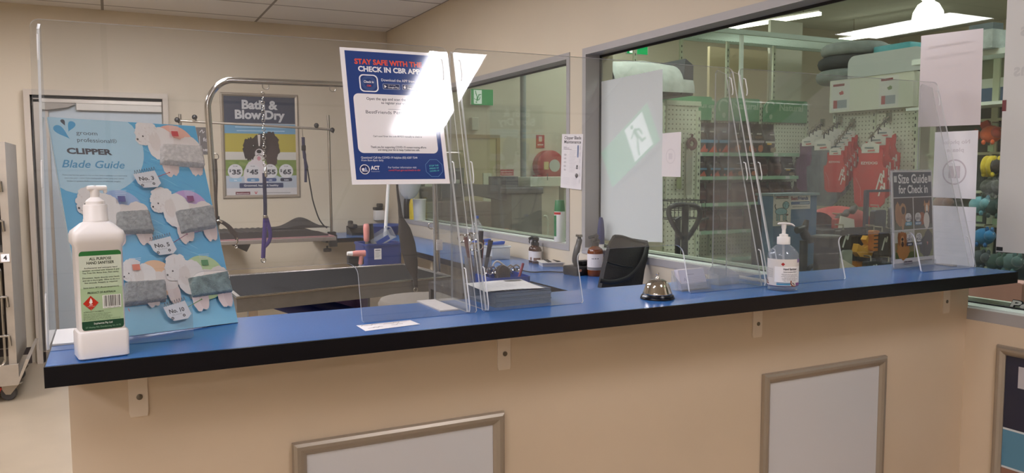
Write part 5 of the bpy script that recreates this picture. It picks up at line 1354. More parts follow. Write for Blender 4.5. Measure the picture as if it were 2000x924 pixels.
# blue tray with brushes close to the counter, and the tool cup
SY_ = 2.50; q_ = at(985, 562, Y=SY_-.1); SZ2 = q_.z
m = MB().box(-.17, .11, -.14, .17, -.025, -.001).box(-.17, -.15, -.14, -.12, -SZ2, -.025).box(.09, .11, -.14, -.12, -SZ2, -.025).box(-.17, -.15, .15, .17, -SZ2, -.025).box(.09, .11, .15, .17, -SZ2, -.025).box(-.17, .11, -.14, .17, -SZ2+.25, -SZ2+.27)
solo(m, 'tool_trolley', mat('trolley_grey', (58, 54, 52), .5), 'grey tool trolley standing behind the counter, mostly hidden by the flyers', 'trolley', (q_.x, SY_, SZ2))
TRB = mat('tray_blue', (32, 66, 150), 0.4)
tx, ty = q_.x+.02, SY_-.02
t = thing('blue_tray', 'low blue tray of grooming brushes on the trolley behind the flyers', 'tray', (tx, ty, SZ2), R(-4))
m = MB(); m.ring(rrpts(-.075, -.11, .075, .11, .02), rrpts(-.070, -.105, .070, .105, .016), .003, .038); m.prism(rrpts(-.075, -.11, .075, .11, .02), 0, .0029)
m.build('tray_shell', TRB, t)
def prop_on(px, py, Y): return at(px, py, Y=Y)
yb2 = ty
assert True
q_ = prop_on(982, 536, yb2)
t = thing('round_brush', 'round grey grooming brush leaning in the blue tray', 'brush', q_)
MB().lathe([(.001, -.012), (.026, -.010), (.034, 0), (.030, .008), (.001, .012)], 20).build('brush_pad', mat('brush_pad', (92, 84, 78), 0.8, bump=(300, 1)), t, smooth=50).rotation_euler = (R(80), 0, R(20))
MB().tube([(0, 0, -.03), (-.01, .01, -.075)], .007, 8).build('brush_handle', BLACK, t, smooth=50)
q_ = prop_on(1012, 548, yb2-.05)
m = MB().tube([Vector((0, 0, 0)), prop_on(1022, 514, yb2-.05)-q_], .005, 8)
solo(m, 'red_pencil', mat('dull_red', (150, 70, 84), 0.5), 'dull red pencil standing in the blue tray', 'pencil', q_, smooth=50)
q_ = prop_on(968, 512, yb2+.05)
m = MB().tube(smooth_path([prop_on(x_, y_, yb2+.05)-q_ for x_, y_ in ((962, 520), (967, 512), (974, 511), (985, 519), (998, 529), (1006, 545))], 5), .0035, 8)
solo(m, 'white_cable', WHITE_PL, 'white cable looping over the blue tray', 'cable', q_, smooth=60)
rd = random.Random(21)
for k in range(5):
    x_ = 955+k*12
    q_ = prop_on(x_, 548, yb2-.02+.02*k); e_ = prop_on(x_+rd.uniform(-8, 8), 522+rd.uniform(-8, 8), yb2-.02+.02*k)
    t = thing('trimming_scissors', 'steel trimming scissors standing in the blue tray', 'scissors', q_, group='scissors in the blue tray')
    dv = e_-q_
    MB().tube([Vector((0, 0, 0)), dv*.6], .004, 6).build('scissor_blade', CHROME, t, smooth=50)
    m = MB().tube(ring_pts(dv*.78+Vector((.012, 0, 0)), .012, (0, 1, 0), 12), .0026, 6, closed=True); m.build('finger_ring', CHROME, t, smooth=50)
    m = MB().tube(ring_pts(dv*.78-Vector((.012, 0, 0)), .012, (0, 1, 0), 12), .0026, 6, closed=True); m.build('finger_ring', CHROME, t, smooth=50)
# tool cup
cy_ = SY_+.06; cxx = at(934, 545, Y=cy_).x
t = thing('tool_cup', 'clear cup crowded with scissors and combs beyond the flyer stack', 'cup', (cxx, cy_, SZ2))
MB().lathe([(.045, 0), (.046, .004), (.049, .09), (.051, .092), (.047, .092), (.046, .008), (0, .006)], 22).build('cup_shell', CLEARPL, t, smooth=45)
rd = random.Random(31)
for k in range(7):
    an = rd.uniform(0, 6.28); c_, s_ = math.cos(an), math.sin(an)
    base_ = Vector((cxx+.022*c_, cy_+.022*s_, SZ2+.012)); tip = Vector((.030*c_, .030*s_, .13+rd.uniform(0, .05)))
    m = MB()
    if k % 2:
        m.tube([Vector((0, 0, 0)), tip*.75], .0045, 6)
        for sg in (-1, 1): m.tube(ring_pts(tip*.88+Vector((sg*.012, 0, 0)), .013, (.3, 1, 0), 12), .003, 6, closed=True)
        o = solo(m, 'trimming_scissors', CHROME, 'steel scissors standing in the clear cup', 'scissors', base_, group='scissors in the clear cup', smooth=50)
    else:
        m.tube([Vector((0, 0, 0)), tip], [.006, .010], 8, flat=(1, .4, (0, 1, 0)))
        o = solo(m, 'grooming_comb', (mat('dark_red_comb', (120, 50, 56), 0.4), mat('dark_comb', (58, 56, 64), 0.4))[k % 4 == 0], '%s grooming comb standing in the clear cup' % ('dark' if k % 4 == 0 else 'maroon'), 'comb', base_, group='%s combs in the clear cup' % ('dark' if k % 4 == 0 else 'maroon'), smooth=50)
# water bottle, lidded boxes
wy = at(931, 470, X=XW-.10).y
t = thing('water_bottle', 'clear ribbed water bottle on the desk under the second window', 'bottle', (XW-.10, wy, DZ))
m = MB().lathe([(.040, 0), (.044, .006)]+[(.044-(.003 if k % 2 else 0), .02+.012*k) for k in range(10)]+[(.044, .15), (.038, .19), (.020, .22), (.014, .23), (.014, .245)], 22)
m.build('bottle_body', CLEARPL, t, smooth=45)
MB().lathe([(.016, .238), (.016, .256), (0, .256)], 16).build('bottle_cap', mat('cap_blue', (60, 96, 170), 0.4), t, smooth=40)
LID = mat('lid_blue', (44, 82, 176), 0.4)
for (px, py, w_, lb) in ((972, 497, .15, 'clear food box with a blue clip lid, near the water bottle'), (993, 503, .17, 'clear food box with a blue clip lid, nearer the amber bottles')):
    q_ = desk_at(px, py); q_.x = min(q_.x, XW-.13)
    t = thing('lidded_box', lb, 'food box', (q_.x-.04, q_.y, DZ))
    MB().box(-w_*.4, w_*.4, -w_*.6, w_*.6, 0, .075, bev=.01).build('box_body', FROSTPL, t, smooth=40)
    MB().box(-w_*.42, w_*.42, -w_*.62, w_*.62, .076, .088, bev=.004).build('box_lid', FROSTPL, t)
    MB().prism([(-.062, .092), (.055, .092), (.062, .112), (-.05, .104)], -w_*.2, w_*.1, ax='y').build('lid_clip', LID, t)
# black cable on the desk
m = MB().tube(smooth_path([desk_at(x_, y_)+Vector((0, 0, .004)) for x_, y_ in ((1003, 529), (1012, 526), (1022, 530), (1040, 533), (1070, 532), (1100, 533), (1122, 531))], 5), .0035, 6)
solo(m, 'black_cable', BLACK, 'thin black cable trailing across the blue desk to the charger', 'cable', smooth=60)
# pillar notice
fp = Frame((XW-.0062, 4.118, 1.432), (0, -1, 0), (0, 0, 1))
fp = Frame(fp.o, Vector((0, -math.cos(R(2)), -math.sin(R(2)))), Vector((0, -math.sin(R(3)), math.cos(R(3)))))
b = thing('maintenance_notice', 'white printed clipper care notice taped to the pillar between the windows', 'notice', mw=fp.mw())
nw, nh = .238, .315
MB().box(0, nw, 0, nh, -.0006, .0002).build('notice_sheet', PAPER, b)
a = Art(.0004); TX = (58, 54, 62)
a.text('Clipper Blade', nw*.12, nh*.905, .026, TX, 'l', .015, nw*.80); a.text('Maintenance', nw*.12, nh*.83, .026, TX, 'l', .015, nw*.80)
for k in range(3): a.rect(nw*.10, nh*(.765-.02*k), nw*(.25+.12*k), nh*(.758-.02*k), (120, 116, 122))
for k in range(16): a.rect(nw*.40, nh*(.70-.026*k), nw*(.72-.03*(k % 4)), nh*(.694-.026*k), (196, 192, 196))
for k in range(8): a.rect(nw*.12, nh*(.20-.018*k), nw*(.45), nh*(.197-.018*k), (198, 194, 198)); a.rect(nw*.55, nh*(.20-.018*k), nw*.78, nh*(.197-.018*k), (198, 194, 198))
for k in range(5): a.blob(nw*.20, nh*(.62-.07*k), nw*.06, nh*.018, (196, 190, 190), .3, 12, k)
a.rect(nw*.77, nh*.58, nw*.83, nh*.80, (112, 132, 170)); a.rect(nw*.785, nh*.62, nw*.815, nh*.78, (80, 100, 140))
a.poly([(nw*.73, nh*.37), (nw*.83, nh*.37), (nw*.82, nh*.44), (nw*.75, nh*.44)], (84, 82, 88)); a.poly([(nw*.77, nh*.385), (nw*.80, nh*.385), (nw*.795, nh*.41), (nw*.775, nh*.41)], (206, 204, 206))
a.blob(nw*.77, nh*.25, nw*.065, nh*.04, (66, 64, 70), .12, 20, 3); a.blob(nw*.75, nh*.265, nw*.02, nh*.012, (150, 148, 152), .1, 12, 4)
for k in range(6): a.rect(nw*.89, nh*(.12+.12*k), nw*.925, nh*(.19+.12*k), (208, 204, 206))
a.build('notice_print', b, .5)
# ================================================================ papers on the shop window glass
XP_ = XG-0.0045
def paper(corners, label, col=(226, 224, 224), name='window_paper', cat='paper', z0=0.0, curl=0.0, rough=.5, printf=None, tapes=()):
    """corners as (Y,Z): tl, tr, br, bl on the room side of the glass"""
    o_ = Vector((XP_-z0, corners[3][0], corners[3][1]))
    fr_ = Frame(o_, (0, -1, 0), (0, 0, 1))
    b = thing(name, label, cat, mw=fr_.mw())
    P = [(corners[3][0]-c[0], c[1]-corners[3][1]) for c in corners]
    tl, tr, br_, bl = P
    m = MB()
    def fn(u, v):
        x = (1-v)*((1-u)*bl[0]+u*br_[0])+v*((1-u)*tl[0]+u*tr[0]); y = (1-v)*((1-u)*bl[1]+u*br_[1])+v*((1-u)*tl[1]+u*tr[1])
        return (x, y, curl*(u**2)*(1 if v < .5 else 1)+.0004)
    m.grid(fn, 10, 10)
    m.build('sheet', mat('paper_%d_%d_%d_%d' % (*col, int(rough*100)), col, rough), b, smooth=60)
    for (x, y) in tapes:
        MB().box(x-.018, x+.018, y-.022, y+.022, .0008, .0014).build('tape', CLEARPL, b)
    if printf:
        a = Art(.0008+curl*.5); printf(a, P); a.build('faint_print', b, .5)
    return b
SHOW = (212, 208, 210)
paper([(3.872, 2.030), (3.262, 2.035), (3.247, 1.168), (3.872, 1.130)], 'large blank white paper sheet covering the window behind the black bag', (208, 214, 212), curl=.012, tapes=((.58, .86),))
def pr_s(a, P): a.ringl(.07, .10, .035, .004, (214, 206, 208)); a.rect(.055, .085, .085, .115, (216, 208, 210)); 
paper([(3.252, 1.715), (3.105, 1.716), (3.105, 1.498), (3.255, 1.500)], 'small white sheet taped at the edge of the large blank paper', (230, 222, 222), printf=pr_s, z0=.016)
LAMB = (196, 180, 178)
def pr_b(a, P):
    for k_, (x0_, x1_) in enumerate(((.03, .17), (.025, .19), (.06, .15))): a.rect(x0_, .26-.035*k_, x1_, .268-.035*k_, (214, 206, 206))
b_ = paper([(1.846, 1.985), (1.628, 1.976), (1.624, 1.672), (1.846, 1.676)], 'pinkish back of a laminated poster stuck high on the shop window', (222, 213, 213), rough=.18, printf=pr_b)
def pr_m(a, P):
    a.text('No photos', .075, .178, .018, (216, 210, 213), 'c', .02, .10, mirror=True); a.text('please', .075, .152, .018, (216, 210, 213), 'c', .02, .06, mirror=True)
    a.ringl(.075, .085, .040, .005, (206, 196, 200)); a.rect(.055, .065, .095, .105, (210, 200, 204))
paper([(1.781, 1.655), (1.630, 1.655), (1.629, 1.434), (1.781, 1.436)], 'white sheet with a faint printed ring on the shop window, in the middle of three', (240, 237, 239), printf=pr_m)
def pr_l(a, P):
    for k in range(7): a.rect(.015, .17-.02*k, .14-.01*(k % 3), .1705-.02*k, (212, 210, 214))
paper([(1.779, 1.408), (1.626, 1.408), (1.624, 1.19), (1.779, 1.19)], 'white ruled sheet lowest on the shop window behind the size guide', (242, 240, 244), printf=pr_l)
def pr_p(a, P):
    a.text('s', .045, .665, .055, (190, 188, 184), 'l', .03, None, mirror=True); a.text('ns', .030, .545, .055, (190, 188, 184), 'l', .03, None, mirror=True)
b_ = paper([(1.556, 2.105), (.96, 2.105), (.96, 1.282), (1.556, 1.270)], 'large white poster back hanging on the shop window at the counter end', (204, 202, 196), printf=pr_p, rough=.35)
MB().box(.002, .022, .004, .016, .001, .002).build('dark_tape', BLACK, b_); MB().box(.0, .012, .44, .474, .001, .002).build('dark_tape', mat('maroon_tape', (110, 40, 40), 0.5), b_)
# peck lettering on the glass
fr_ = Frame((XG-.0042, 1.508, 1.100), (0, -1, 0), (0, 0, 1))
b_ = thing('glass_decal', 'outlined lettering decal low on the shop window below the poster back', 'decal', mw=fr_.mw())
a = Art(.0004); a.text('Peckish', .0, .0, .034, (30, 32, 34), 'l', .09, .19, .25); a.text('Peckish', .0022, .001, .032, (190, 192, 186), 'l', .03, .184, .25)
a.build('decal_print', b_)
# lit exit sign on the same wall, over the reception side (its mirror image shows in the screens)
fr_ = Frame((XW-.002, .475, 2.385), (0, -1, 0), (0, 0, 1))
def exit_art(w_, h_, key, st):
    a = Art(.0306)
    return a
def exit_sign(mw, w_, h_, label, st, key, depth=.03):
    b = thing('exit_sign', label, 'exit sign', mw=mw)
    MB().box(-.006, w_+.006, -.006, h_+.006, 0, depth, bev=.004).build('sign_case', WHITE_PL, b)
    g = lamp_mat('exit_green_'+key, (24, 150, 84), st); wl = lamp_mat('exit_white_'+key, (240, 250, 244), st)
    MB().box(0, w_, 0, h_, depth+.0002, depth+.0012).build('green_face', g, b)
    m = MB(); z0, z1 = depth+.0014, depth+.0018
    x0, s_ = .02*w_/.35, h_/.17
    m.box(.12*w_, .48*w_, .06*h_, .93*h_, z0, z1); m.build('white_door', wl, b)
    m = MB(); k = h_; ox = .30*w_
    def P2(pts): return [(ox+p[0]*k, p[1]*k) for p in pts]
    for pts in ([(-.05, .52), (.06, .50), (.13, .72), (.02, .76)], [(.0, .54), (.07, .50), (.16, .30), (.10, .26)], [(.10, .30), (.16, .30), (.20, .10), (.14, .10)], [(-.04, .52), (.04, .54), (-.06, .32), (-.12, .36)], [(-.06, .38), (-.06, .32), (-.24, .30), (-.24, .36)], [(.04, .74), (.10, .70), (-.10, .62), (-.14, .66)], [(-.14, .66), (-.09, .62), (-.15, .46), (-.19, .48)], [(.10, .72), (.13, .66), (.24, .58), (.27, .62)]):
        m.prism(P2(pts), z1+.0002, z1+.0008)
    m.prism([(ox+k*(.11+.055*math.cos(2*math.pi*j/16)), k*(.83+.055*math.sin(2*math.pi*j/16))) for j in range(16)], z1+.0002, z1+.0008)
    m.build('running_figure', g, b)
    return b
exit_sign(fr_.mw(), .47, .215, 'lit green exit sign high on the window wall over the reception side', 5.0, 'near')
# ================================================================ the shop seen through the glass
SH = mat('shop_shelf_cream', (206, 212, 190), 0.45)
SHG = mat('shelf_lip_green', (150, 186, 158), 0.45)
def peg_mat(key='pegboard', up=2):
    if key in _M: return _M[key]
    m = mat(key, (214, 214, 194), 0.55); nt = m.node_tree; b = nt.nodes['Principled BSDF']
    tc = nt.nodes.new('ShaderNodeTexCoord'); vm = nt.nodes.new('ShaderNodeVectorMath'); vm.operation = 'MULTIPLY'; vm.inputs[1].default_value = (1, 1, 1)
    sx = nt.nodes.new('ShaderNodeSeparateXYZ'); nt.links.new(tc.outputs['Object'], sx.inputs[0])
    def cell(out):
        d = nt.nodes.new('ShaderNodeMath'); d.operation = 'MULTIPLY'; d.inputs[1].default_value = 1/0.05; nt.links.new(out, d.inputs[0])
        f = nt.nodes.new('ShaderNodeMath'); f.operation = 'FRACT'; nt.links.new(d.outputs[0], f.inputs[0])
        s = nt.nodes.new('ShaderNodeMath'); s.operation = 'SUBTRACT'; s.inputs[1].default_value = 0.5; nt.links.new(f.outputs[0], s.inputs[0])
        p = nt.nodes.new('ShaderNodeMath'); p.operation = 'POWER'; p.inputs[1].default_value = 2; nt.links.new(s.outputs[0], p.inputs[0])
        return p.outputs[0]
    ad = nt.nodes.new('ShaderNodeMath'); ad.operation = 'ADD'
    nt.links.new(cell(sx.outputs[0]), ad.inputs[0]); nt.links.new(cell(sx.outputs[up]), ad.inputs[1])
    lt = nt.nodes.new('ShaderNodeMath'); lt.operation = 'LESS_THAN'; lt.inputs[1].default_value = 0.028; nt.links.new(ad.outputs[0], lt.inputs[0])
    mx = nt.nodes.new('ShaderNodeMix'); mx.data_type = 'RGBA'; mx.inputs['A'].default_value = lin((218, 220, 202)); mx.inputs['B'].default_value = lin((120, 120, 106))
    nt.links.new(lt.outputs[0], mx.inputs['Factor']); nt.links.new(mx.outputs['Result'], b.inputs['Base Color'])
    return m
PEG = peg_mat()
def upright(mb, x, y, z0, z1, w=.045, d=.03, slots=True):
    mb.box(x-w/2, x+w/2, y-d/2, y+d/2, z0, z1, 0)
    if slots:
        z = z0+.05
        while z < z1-.05:
            mb.box(x-.006, x+.006, y-d/2-.001, y-d/2, z, z+.028, 1); z += .075
RY = 7.80
hx_ = [at(q_, 195, Y=RY).x for q_ in (1298, 1391, 1484, 1577)]
shz = [at(1480, q_, Y=RY-.38).z for q_ in (300, 345, 395, 447, 500)]
htop, hbot = at(1480, 194, Y=RY-.02).z, at(1480, 238, Y=RY-.02).z
ztop = at(1448, 66, Y=RY+.05).z
t = thing('gondola_shelving', 'tall pale shelving run with green headers and pet food along the shop aisle', 'shelving', (hx_[0], RY, 0))
X0 = hx_[0]; LEN = hx_[3]-X0
MB().box(0, LEN, .02, .05, .12, htop-.05).build('back_panel', PEG, t)
for k, hxq in enumerate(hx_):
    m = MB(); upright(m, hxq-X0, 0, 0, htop-.02); m.build('upright', [SH, BLACK], t)
    m = MB(); upright(m, hxq-X0, .62, 0, ztop); m.build('rear_upright', [SH, BLACK], t)
for k, q_ in enumerate((1448, 1651)):
    p_ = at(q_, 100, Y=RY+.07); MB().box(p_.x-X0-.02, p_.x-X0+.02, .05, .09, htop-.3, ztop).build('top_post', mat('pale_post', (220, 230, 222), 0.4), t)
# mesh top shelf
xe = at(1830, 100, Y=RY).x-X0
m = MB(); m.box(-.3, xe, .02, .06, ztop-.01, ztop+.05); m.box(-.3, xe, .68, .72, ztop-.01, ztop+.05)
k_ = -.28
while k_ < xe:
    m.box(k_, k_+.012, .06, .68, ztop+.018, ztop+.030); k_ += .05
m.build('mesh_top_shelf', mat('pale_mesh', (190, 206, 196), 0.45), t)
for z in shz:
    MB().box(0, LEN-.3, -.42, .02, z-.02, z-.002).build('shelf', SH, t)
    o = MB().box(0, LEN-.3, -.432, -.42, z-.034, z+.008).build('shelf_lip', SHG, t)
    rd = random.Random(int(z*100)); x = .15
    m = MB()
    while x < LEN-.5: m.box(x, x+.07, -.4335, -.4322, z-.030, z+.004); x += rd.uniform(.25, .5)
    m.build('price_ticket', mat('ticket_white', (206, 212, 206), 0.5), t)
GH = mat('green_header', (96, 160, 116), 0.4)
for k in range(3):
    xa, xb = hx_[k]-X0+.03, hx_[k+1]-X0-.03
    MB().prism(rrpts(xa, hbot, xb, htop, (.01, .01, .02, .16)), -.03, -.022, ax='y').build('header_panel', GH, t)
    a = Art(.0006); xl = xa+.13; zc = (htop+hbot)/2+.03
    a.line([(xl+.075*math.cos(R(q_)), zc+.085*math.sin(R(q_))) for q_ in range(40, 221, 15)], .028, (178, 208, 180)); a.blob(xl+.005, zc-.105, .03, .035, (178, 208, 180), .15, 14)
    a.text('Natural', xl+.15, zc-.02, .12, (166, 200, 170), 'l', .03, .42)
    o = a.build('header_print', t); o.matrix_local = Matrix.Translation((0, -.0305, 0)) @ Matrix.Rotation(R(90), 4, 'X')
# pet food bags
BAGC = mat('bag_film_dark', (62, 54, 52), 0.3, noise=(14, 0.25)); BAGB = mat('bag_film_brown', (92, 62, 56), 0.35, noise=(10, 0.2))
def make_bag(body, bands, w=.25, h=.36, d=.12):
    t_ = bpy.data.objects.new('pet_food_bag', None); COL.objects.link(t_)
    m = MB()
    def fn(u, v):
        a_ = u*2*math.pi; s_ = math.sin(math.pi*min(1, v*1.15+.08))**.55 if v < .8 else math.sin(math.pi*min(1, .8*1.15+.08))**.55*(1-(v-.8)/.2*.93)
        ww = w/2*(1-.08*abs(v-.45)*2); dd = max(.006, d/2*s_)
        c_, n_ = math.cos(a_), math.sin(a_)
        return (ww*math.copysign(abs(c_)**.6, c_), dd*math.copysign(abs(n_)**.8, n_), h*v)
    m.grid(fn, 20, 10, closed_u=True)
    m.f.append(tuple(range(19, -1, -1))); m.m.append(0)
    m.build('bag_film', body, t_, smooth=60)
    a = Art(.0)
    for (kind, y0, y1, x0, x1, c) in bands:
        if kind == 'r': a.rect(x0*w, y0*h, x1*w, y1*h, c)
        elif kind == 't': a.poly([(x0*w, y0*h), (x1*w, y0*h), ((x0*.3+x1*.7)*w, y1*h)], c)
        else: a.blob((x0+x1)/2*w, (y0+y1)/2*h, abs(x1-x0)/2*w, (y1-y0)/2*h, c, .15, 16)
    o = a.build('bag_print', t_); o.matrix_local = Matrix.Translation((0, -d/2-.004, 0)) @ Matrix.Rotation(R(90), 4, 'X')
    return t_
BANDS = {
 'blue': [('r', .34, .44, -.42, .42, (96, 144, 178)), ('t', .04, .30, -.25, .38, (206, 92, 66)), ('b', .05, .16, -.42, -.3, (200, 100, 80)), ('r', .68, .72, -.2, .1, (190, 184, 176)), ('r', .52, .66, -.25, .3, (84, 72, 68))],
 'tan': [('r', .36, .44, -.42, .42, (170, 160, 170)), ('b', .05, .30, -.05, .35, (186, 116, 82)), ('b', .05, .2, -.4, -.15, (130, 60, 52)), ('r', .64, .68, -.15, .2, (200, 196, 190)), ('b', .5, .6, -.3, .3, (110, 84, 66))],
 'yellow': [('r', .30, .42, -.3, .05, (216, 168, 52)), ('r', .36, .42, -.42, .42, (196, 196, 186)), ('b', .04, .22, -.05, .42, (150, 130, 108)), ('r', .62, .66, -.1, .25, (186, 182, 176)), ('b', .48, .58, -.35, .3, (92, 84, 74))],
 'plain': [('r', .55, .62, -.3, .3, (126, 104, 96)), ('b', .1, .4, -.35, .35, (104, 60, 56))],
}
PROTO = {}
rd = random.Random(17)
shelf_names = ('top shelf', 'second shelf', 'third shelf', 'fourth shelf', 'lowest shelf')
ordn = ('first', 'second', 'third', 'fourth', 'fifth', 'sixth', 'seventh', 'eighth', 'ninth', 'tenth', 'eleventh')
plan = [(0, 1352, 1508, ['blue', 'blue', 'blue', 'tan', 'tan', 'tan', 'yellow']), (1, 1352, 1572, ['blue', 'blue', 'blue', 'tan', 'tan', 'plain', 'plain', 'yellow', 'plain']),
        (2, 1352, 1572, ['plain']*9), (3, 1352, 1500, ['plain']*6)]
for (si, pa, pb, kinds) in plan:
    n_ = len(kinds)
    for k, kd in enumerate(kinds):
        px_ = pa+(pb-pa)*(k+.5)/n_
        p_ = at(px_, 345, Y=RY-.26); loc = (p_.x, RY-.26+rd.uniform(-.03, .02), shz[si]-.001)
        lb = '%s pet food bag, %s along the %s of the green headed shelving' % ({'blue': 'dark blue-banded', 'tan': 'dark grey-banded', 'yellow': 'dark yellow-banded', 'plain': 'dark brown'}[kd], ordn[k], shelf_names[si])
        sz_ = 1.0 if si == 0 else .67
        if kd not in PROTO:
            o = PROTO[kd] = make_bag(BAGB if kd == 'plain' else BAGC, BANDS[kd], w=.205, h=.37 if kd != 'plain' else .33)
            o.location = loc; o.rotation_euler = (0, 0, rd.uniform(-.1, .1))
            tag(o, lb, 'pet food', 'pet food bags on the green headed shelving')
        else:
            o = dup(PROTO[kd], loc, rd.uniform(-.12, .12), lb, 'pet food bags on the green headed shelving')
        o.scale = (1, 1, sz_ if kd != 'plain' else .74)
# end-facing peg panel of the neighbouring run
ex0, ex1 = at(1302, 300, Y=6.9).x, at(1363, 300, Y=6.9).x
zt = at(1330, 197, Y=6.9).z
t = thing('peg_panel', 'pegboard end panel hung with small collars, beyond the large blank paper', 'display panel', (ex0, 6.9, 0))
MB().box(0, ex1-ex0, 0, .03, .1, zt-.03).build('panel_board', PEG, t)
m = MB(); upright(m, ex1-ex0-.01, -.012, 0, zt-.1); m.build('upright', [SH, BLACK], t)
MB().box(-.02, ex1-ex0+.02, -.02, .04, zt-.05, zt).build('top_rail', SH, t)
m = MB().prism([(ex1-ex0+.02, zt-.02), (ex1-ex0+.28, zt-.02), (ex1-ex0+.28, zt+.02), (ex1-ex0-.3, zt+.10), (-.5, zt+.10), (-.5, zt-.02)], .06, .07, ax='y'); m.build('green_board', GH, t)
hk = at(1352, 270, Y=6.85)
for k, (pxq, pyq, c, lb) in enumerate(((1350, 281, (104, 62, 66), 'maroon coiled lead hanging on the peg panel'), (1326, 296, (150, 160, 110), 'olive ribbon lead hanging on the peg panel'), (1344, 305, (176, 172, 160), 'pale card packet hanging on the peg panel'))):
    p_ = at(pxq, pyq, Y=6.86); m = MB()
    m.tube([(0, .035, .10), (0, -.03, .10)], .004, 6)
    if k == 0: m.tube(ring_pts((0, -.01, 0), .05, (0, 1, 0), 18), .022, 8, closed=True); m.tube([(0, -.01, .07), (0, -.02, .10)], .012, 6)
    elif k == 1: m.prism(rrpts(-.03, -.40, .03, .09, .012), -.012, -.004, ax='y')
    else: m.prism(rrpts(-.04, -.42, .04, .06, .012), -.022, -.014, ax='y'); m.prism([(-.01, .06), (.01, .06), (.005, .11), (-.005, .11)], -.022, -.014, ax='y')
    solo(m, ('coiled_lead', 'ribbon_lead', 'card_packet')[k], mat('pegitem_%d' % k, c, .6), lb, ('lead', 'lead', 'packet')[k], p_, smooth=40)
# wire basket trolley below
bp = at(1345, 392, Y=6.2)
t = thing('wire_basket', 'black wire basket beside the pallet truck handle', 'basket', bp)
m = MB()
for k in range(10): m.box(-.22+.048*k, -.216+.048*k, 0, .004, -.18, 0); m.box(-.22+.048*k, -.216+.048*k, .30, .304, -.18, 0)
for z in (-.18, -.09, 0): m.tube([(-.22, 0, z), (.216, 0, z), (.216, .304, z), (-.22, .304, z)], .005, 5, closed=True)
m.build('basket_mesh', BLACK, t)
MB().box(-.02, .02, .14, .18, -bp.z, -.18).box(-.2, .2, .02, .28, -.186, -.18).build('basket_stand', BLACK, t)
# pallet truck handle
py_ = 4.6
p0 = at(1338, 500, Y=py_)
t = thing('pallet_truck', 'black pallet truck handle loop standing up behind the glass', 'pallet truck', (p0.x, py_, 0))
def rp_(px, py): return at(px, py, Y=py_)-Vector((p0.x, py_, 0))
m = MB().tube(smooth_path([rp_(1337, 470), rp_(1322, 450), rp_(1308, 425), rp_(1307, 408), rp_(1318, 401), rp_(1340, 400), rp_(1360, 403), rp_(1367, 415), rp_(1362, 435), rp_(1348, 458), rp_(1338, 470)], 5), .019, 8)
m.build('handle_loop', BLACK, t, smooth=60)
MB().tube([rp_(1339, 401), rp_(1337, 470)], .026, 10).build('handle_core', mat('dark_grip', (40, 38, 36), 0.5), t, smooth=50)
b0 = rp_(1337, 470); MB().tube([b0, Vector((b0.x, 0, .35))], .026, 10).build('draw_bar', BLACK, t, smooth=50)
MB().tube([rp_(1365, 432), rp_(1383, 426)], .010, 8).tube([rp_(1318, 430), rp_(1328, 424)], .009, 8).build('lever', BLACK, t, smooth=50)
m = MB().box(b0.x-.13, b0.x+.13, -.08, .10, .10, .35, bev=.02); m.build('pump_body', mat('truck_red', (120, 40, 34), 0.5), t, smooth=40)
for dx in (-.07, .07): MB().tube([(b0.x+dx-.025, 0, .09), (b0.x+dx+.025, 0, .09)], .09, 18).build('wheel', BLACK, t, smooth=40)
MB().box(b0.x-.27, b0.x-.10, .10, 1.2, .06, .10).box(b0.x+.10, b0.x+.27, .10, 1.2, .06, .10).box(b0.x-.27, b0.x+.27, .08, .2, .06, .16).build('forks', mat('truck_red', (120, 40, 34), 0.5), t)

# ---- wire hung coat display: pegboard wall along the aisle, facing the window
XP2 = hx_[3]+.02
ye = at(1792, 260, X=XP2).y
zt2 = at(1660, 156, X=XP2).z; zh = at(1660, 219, X=XP2).z
frp = Frame((XP2, RY-.44, 0), (0, -1, 0), (0, 0, 1))
t = thing('coat_display', 'cream pegboard display wall with a white header above the hanging red coats', 'display', mw=frp.mw())
LW = RY-.44-ye
MB().box(0, LW, .1, zh, -.03, 0).build('peg_board', peg_mat('pegboard_wall', 1), t)
PEG2 = PEG
m = MB(); m.box(0, LW, zh, zt2, -.02, .10); m.build('header_box', mat('header_white', (224, 224, 210), 0.45), t)
m = MB()
for x in (.0, LW/2, LW-.03):
    m.box(x, x+.04, 0, zh+.3, .0005, .03)
    z = .1
    while z < zh-.05: m.box(x+.012, x+.028, z, z+.035, .0301, .031, 1); z += .08
m.build('upright', [SH, BLACK], t)
def panel(x, y, w_, h_, kind):
    a.rect(x, y, x+w_, y+h_, (224, 222, 220))
    a.rect(x+.02, y+h_*.84, x+w_*.7, y+h_*.92, (140, 60, 62)); a.blob(x+w_*.55, y+h_*.6, w_*.12, h_*.07, (190, 70, 70) if kind else (120, 140, 90), .3, 12); a.rect(x+.03, y+.03, x+w_*.85, y+h_*.36, (150, 160, 170)); a.rect(x+.03, y+.03, x+w_*.32, y+h_*.36, (170, 70, 70))
a = Art(.101); hh_ = zt2-zh
panel(.03, zh+.02, .28, hh_-.04, 1); panel(LW*.62, zh+.02, .26, hh_-.04, 0)
a.build('header_print', t)
MB().box(LW-.05, LW, .0, zt2-.045, -.05, .0).build('end_post', SH, t)
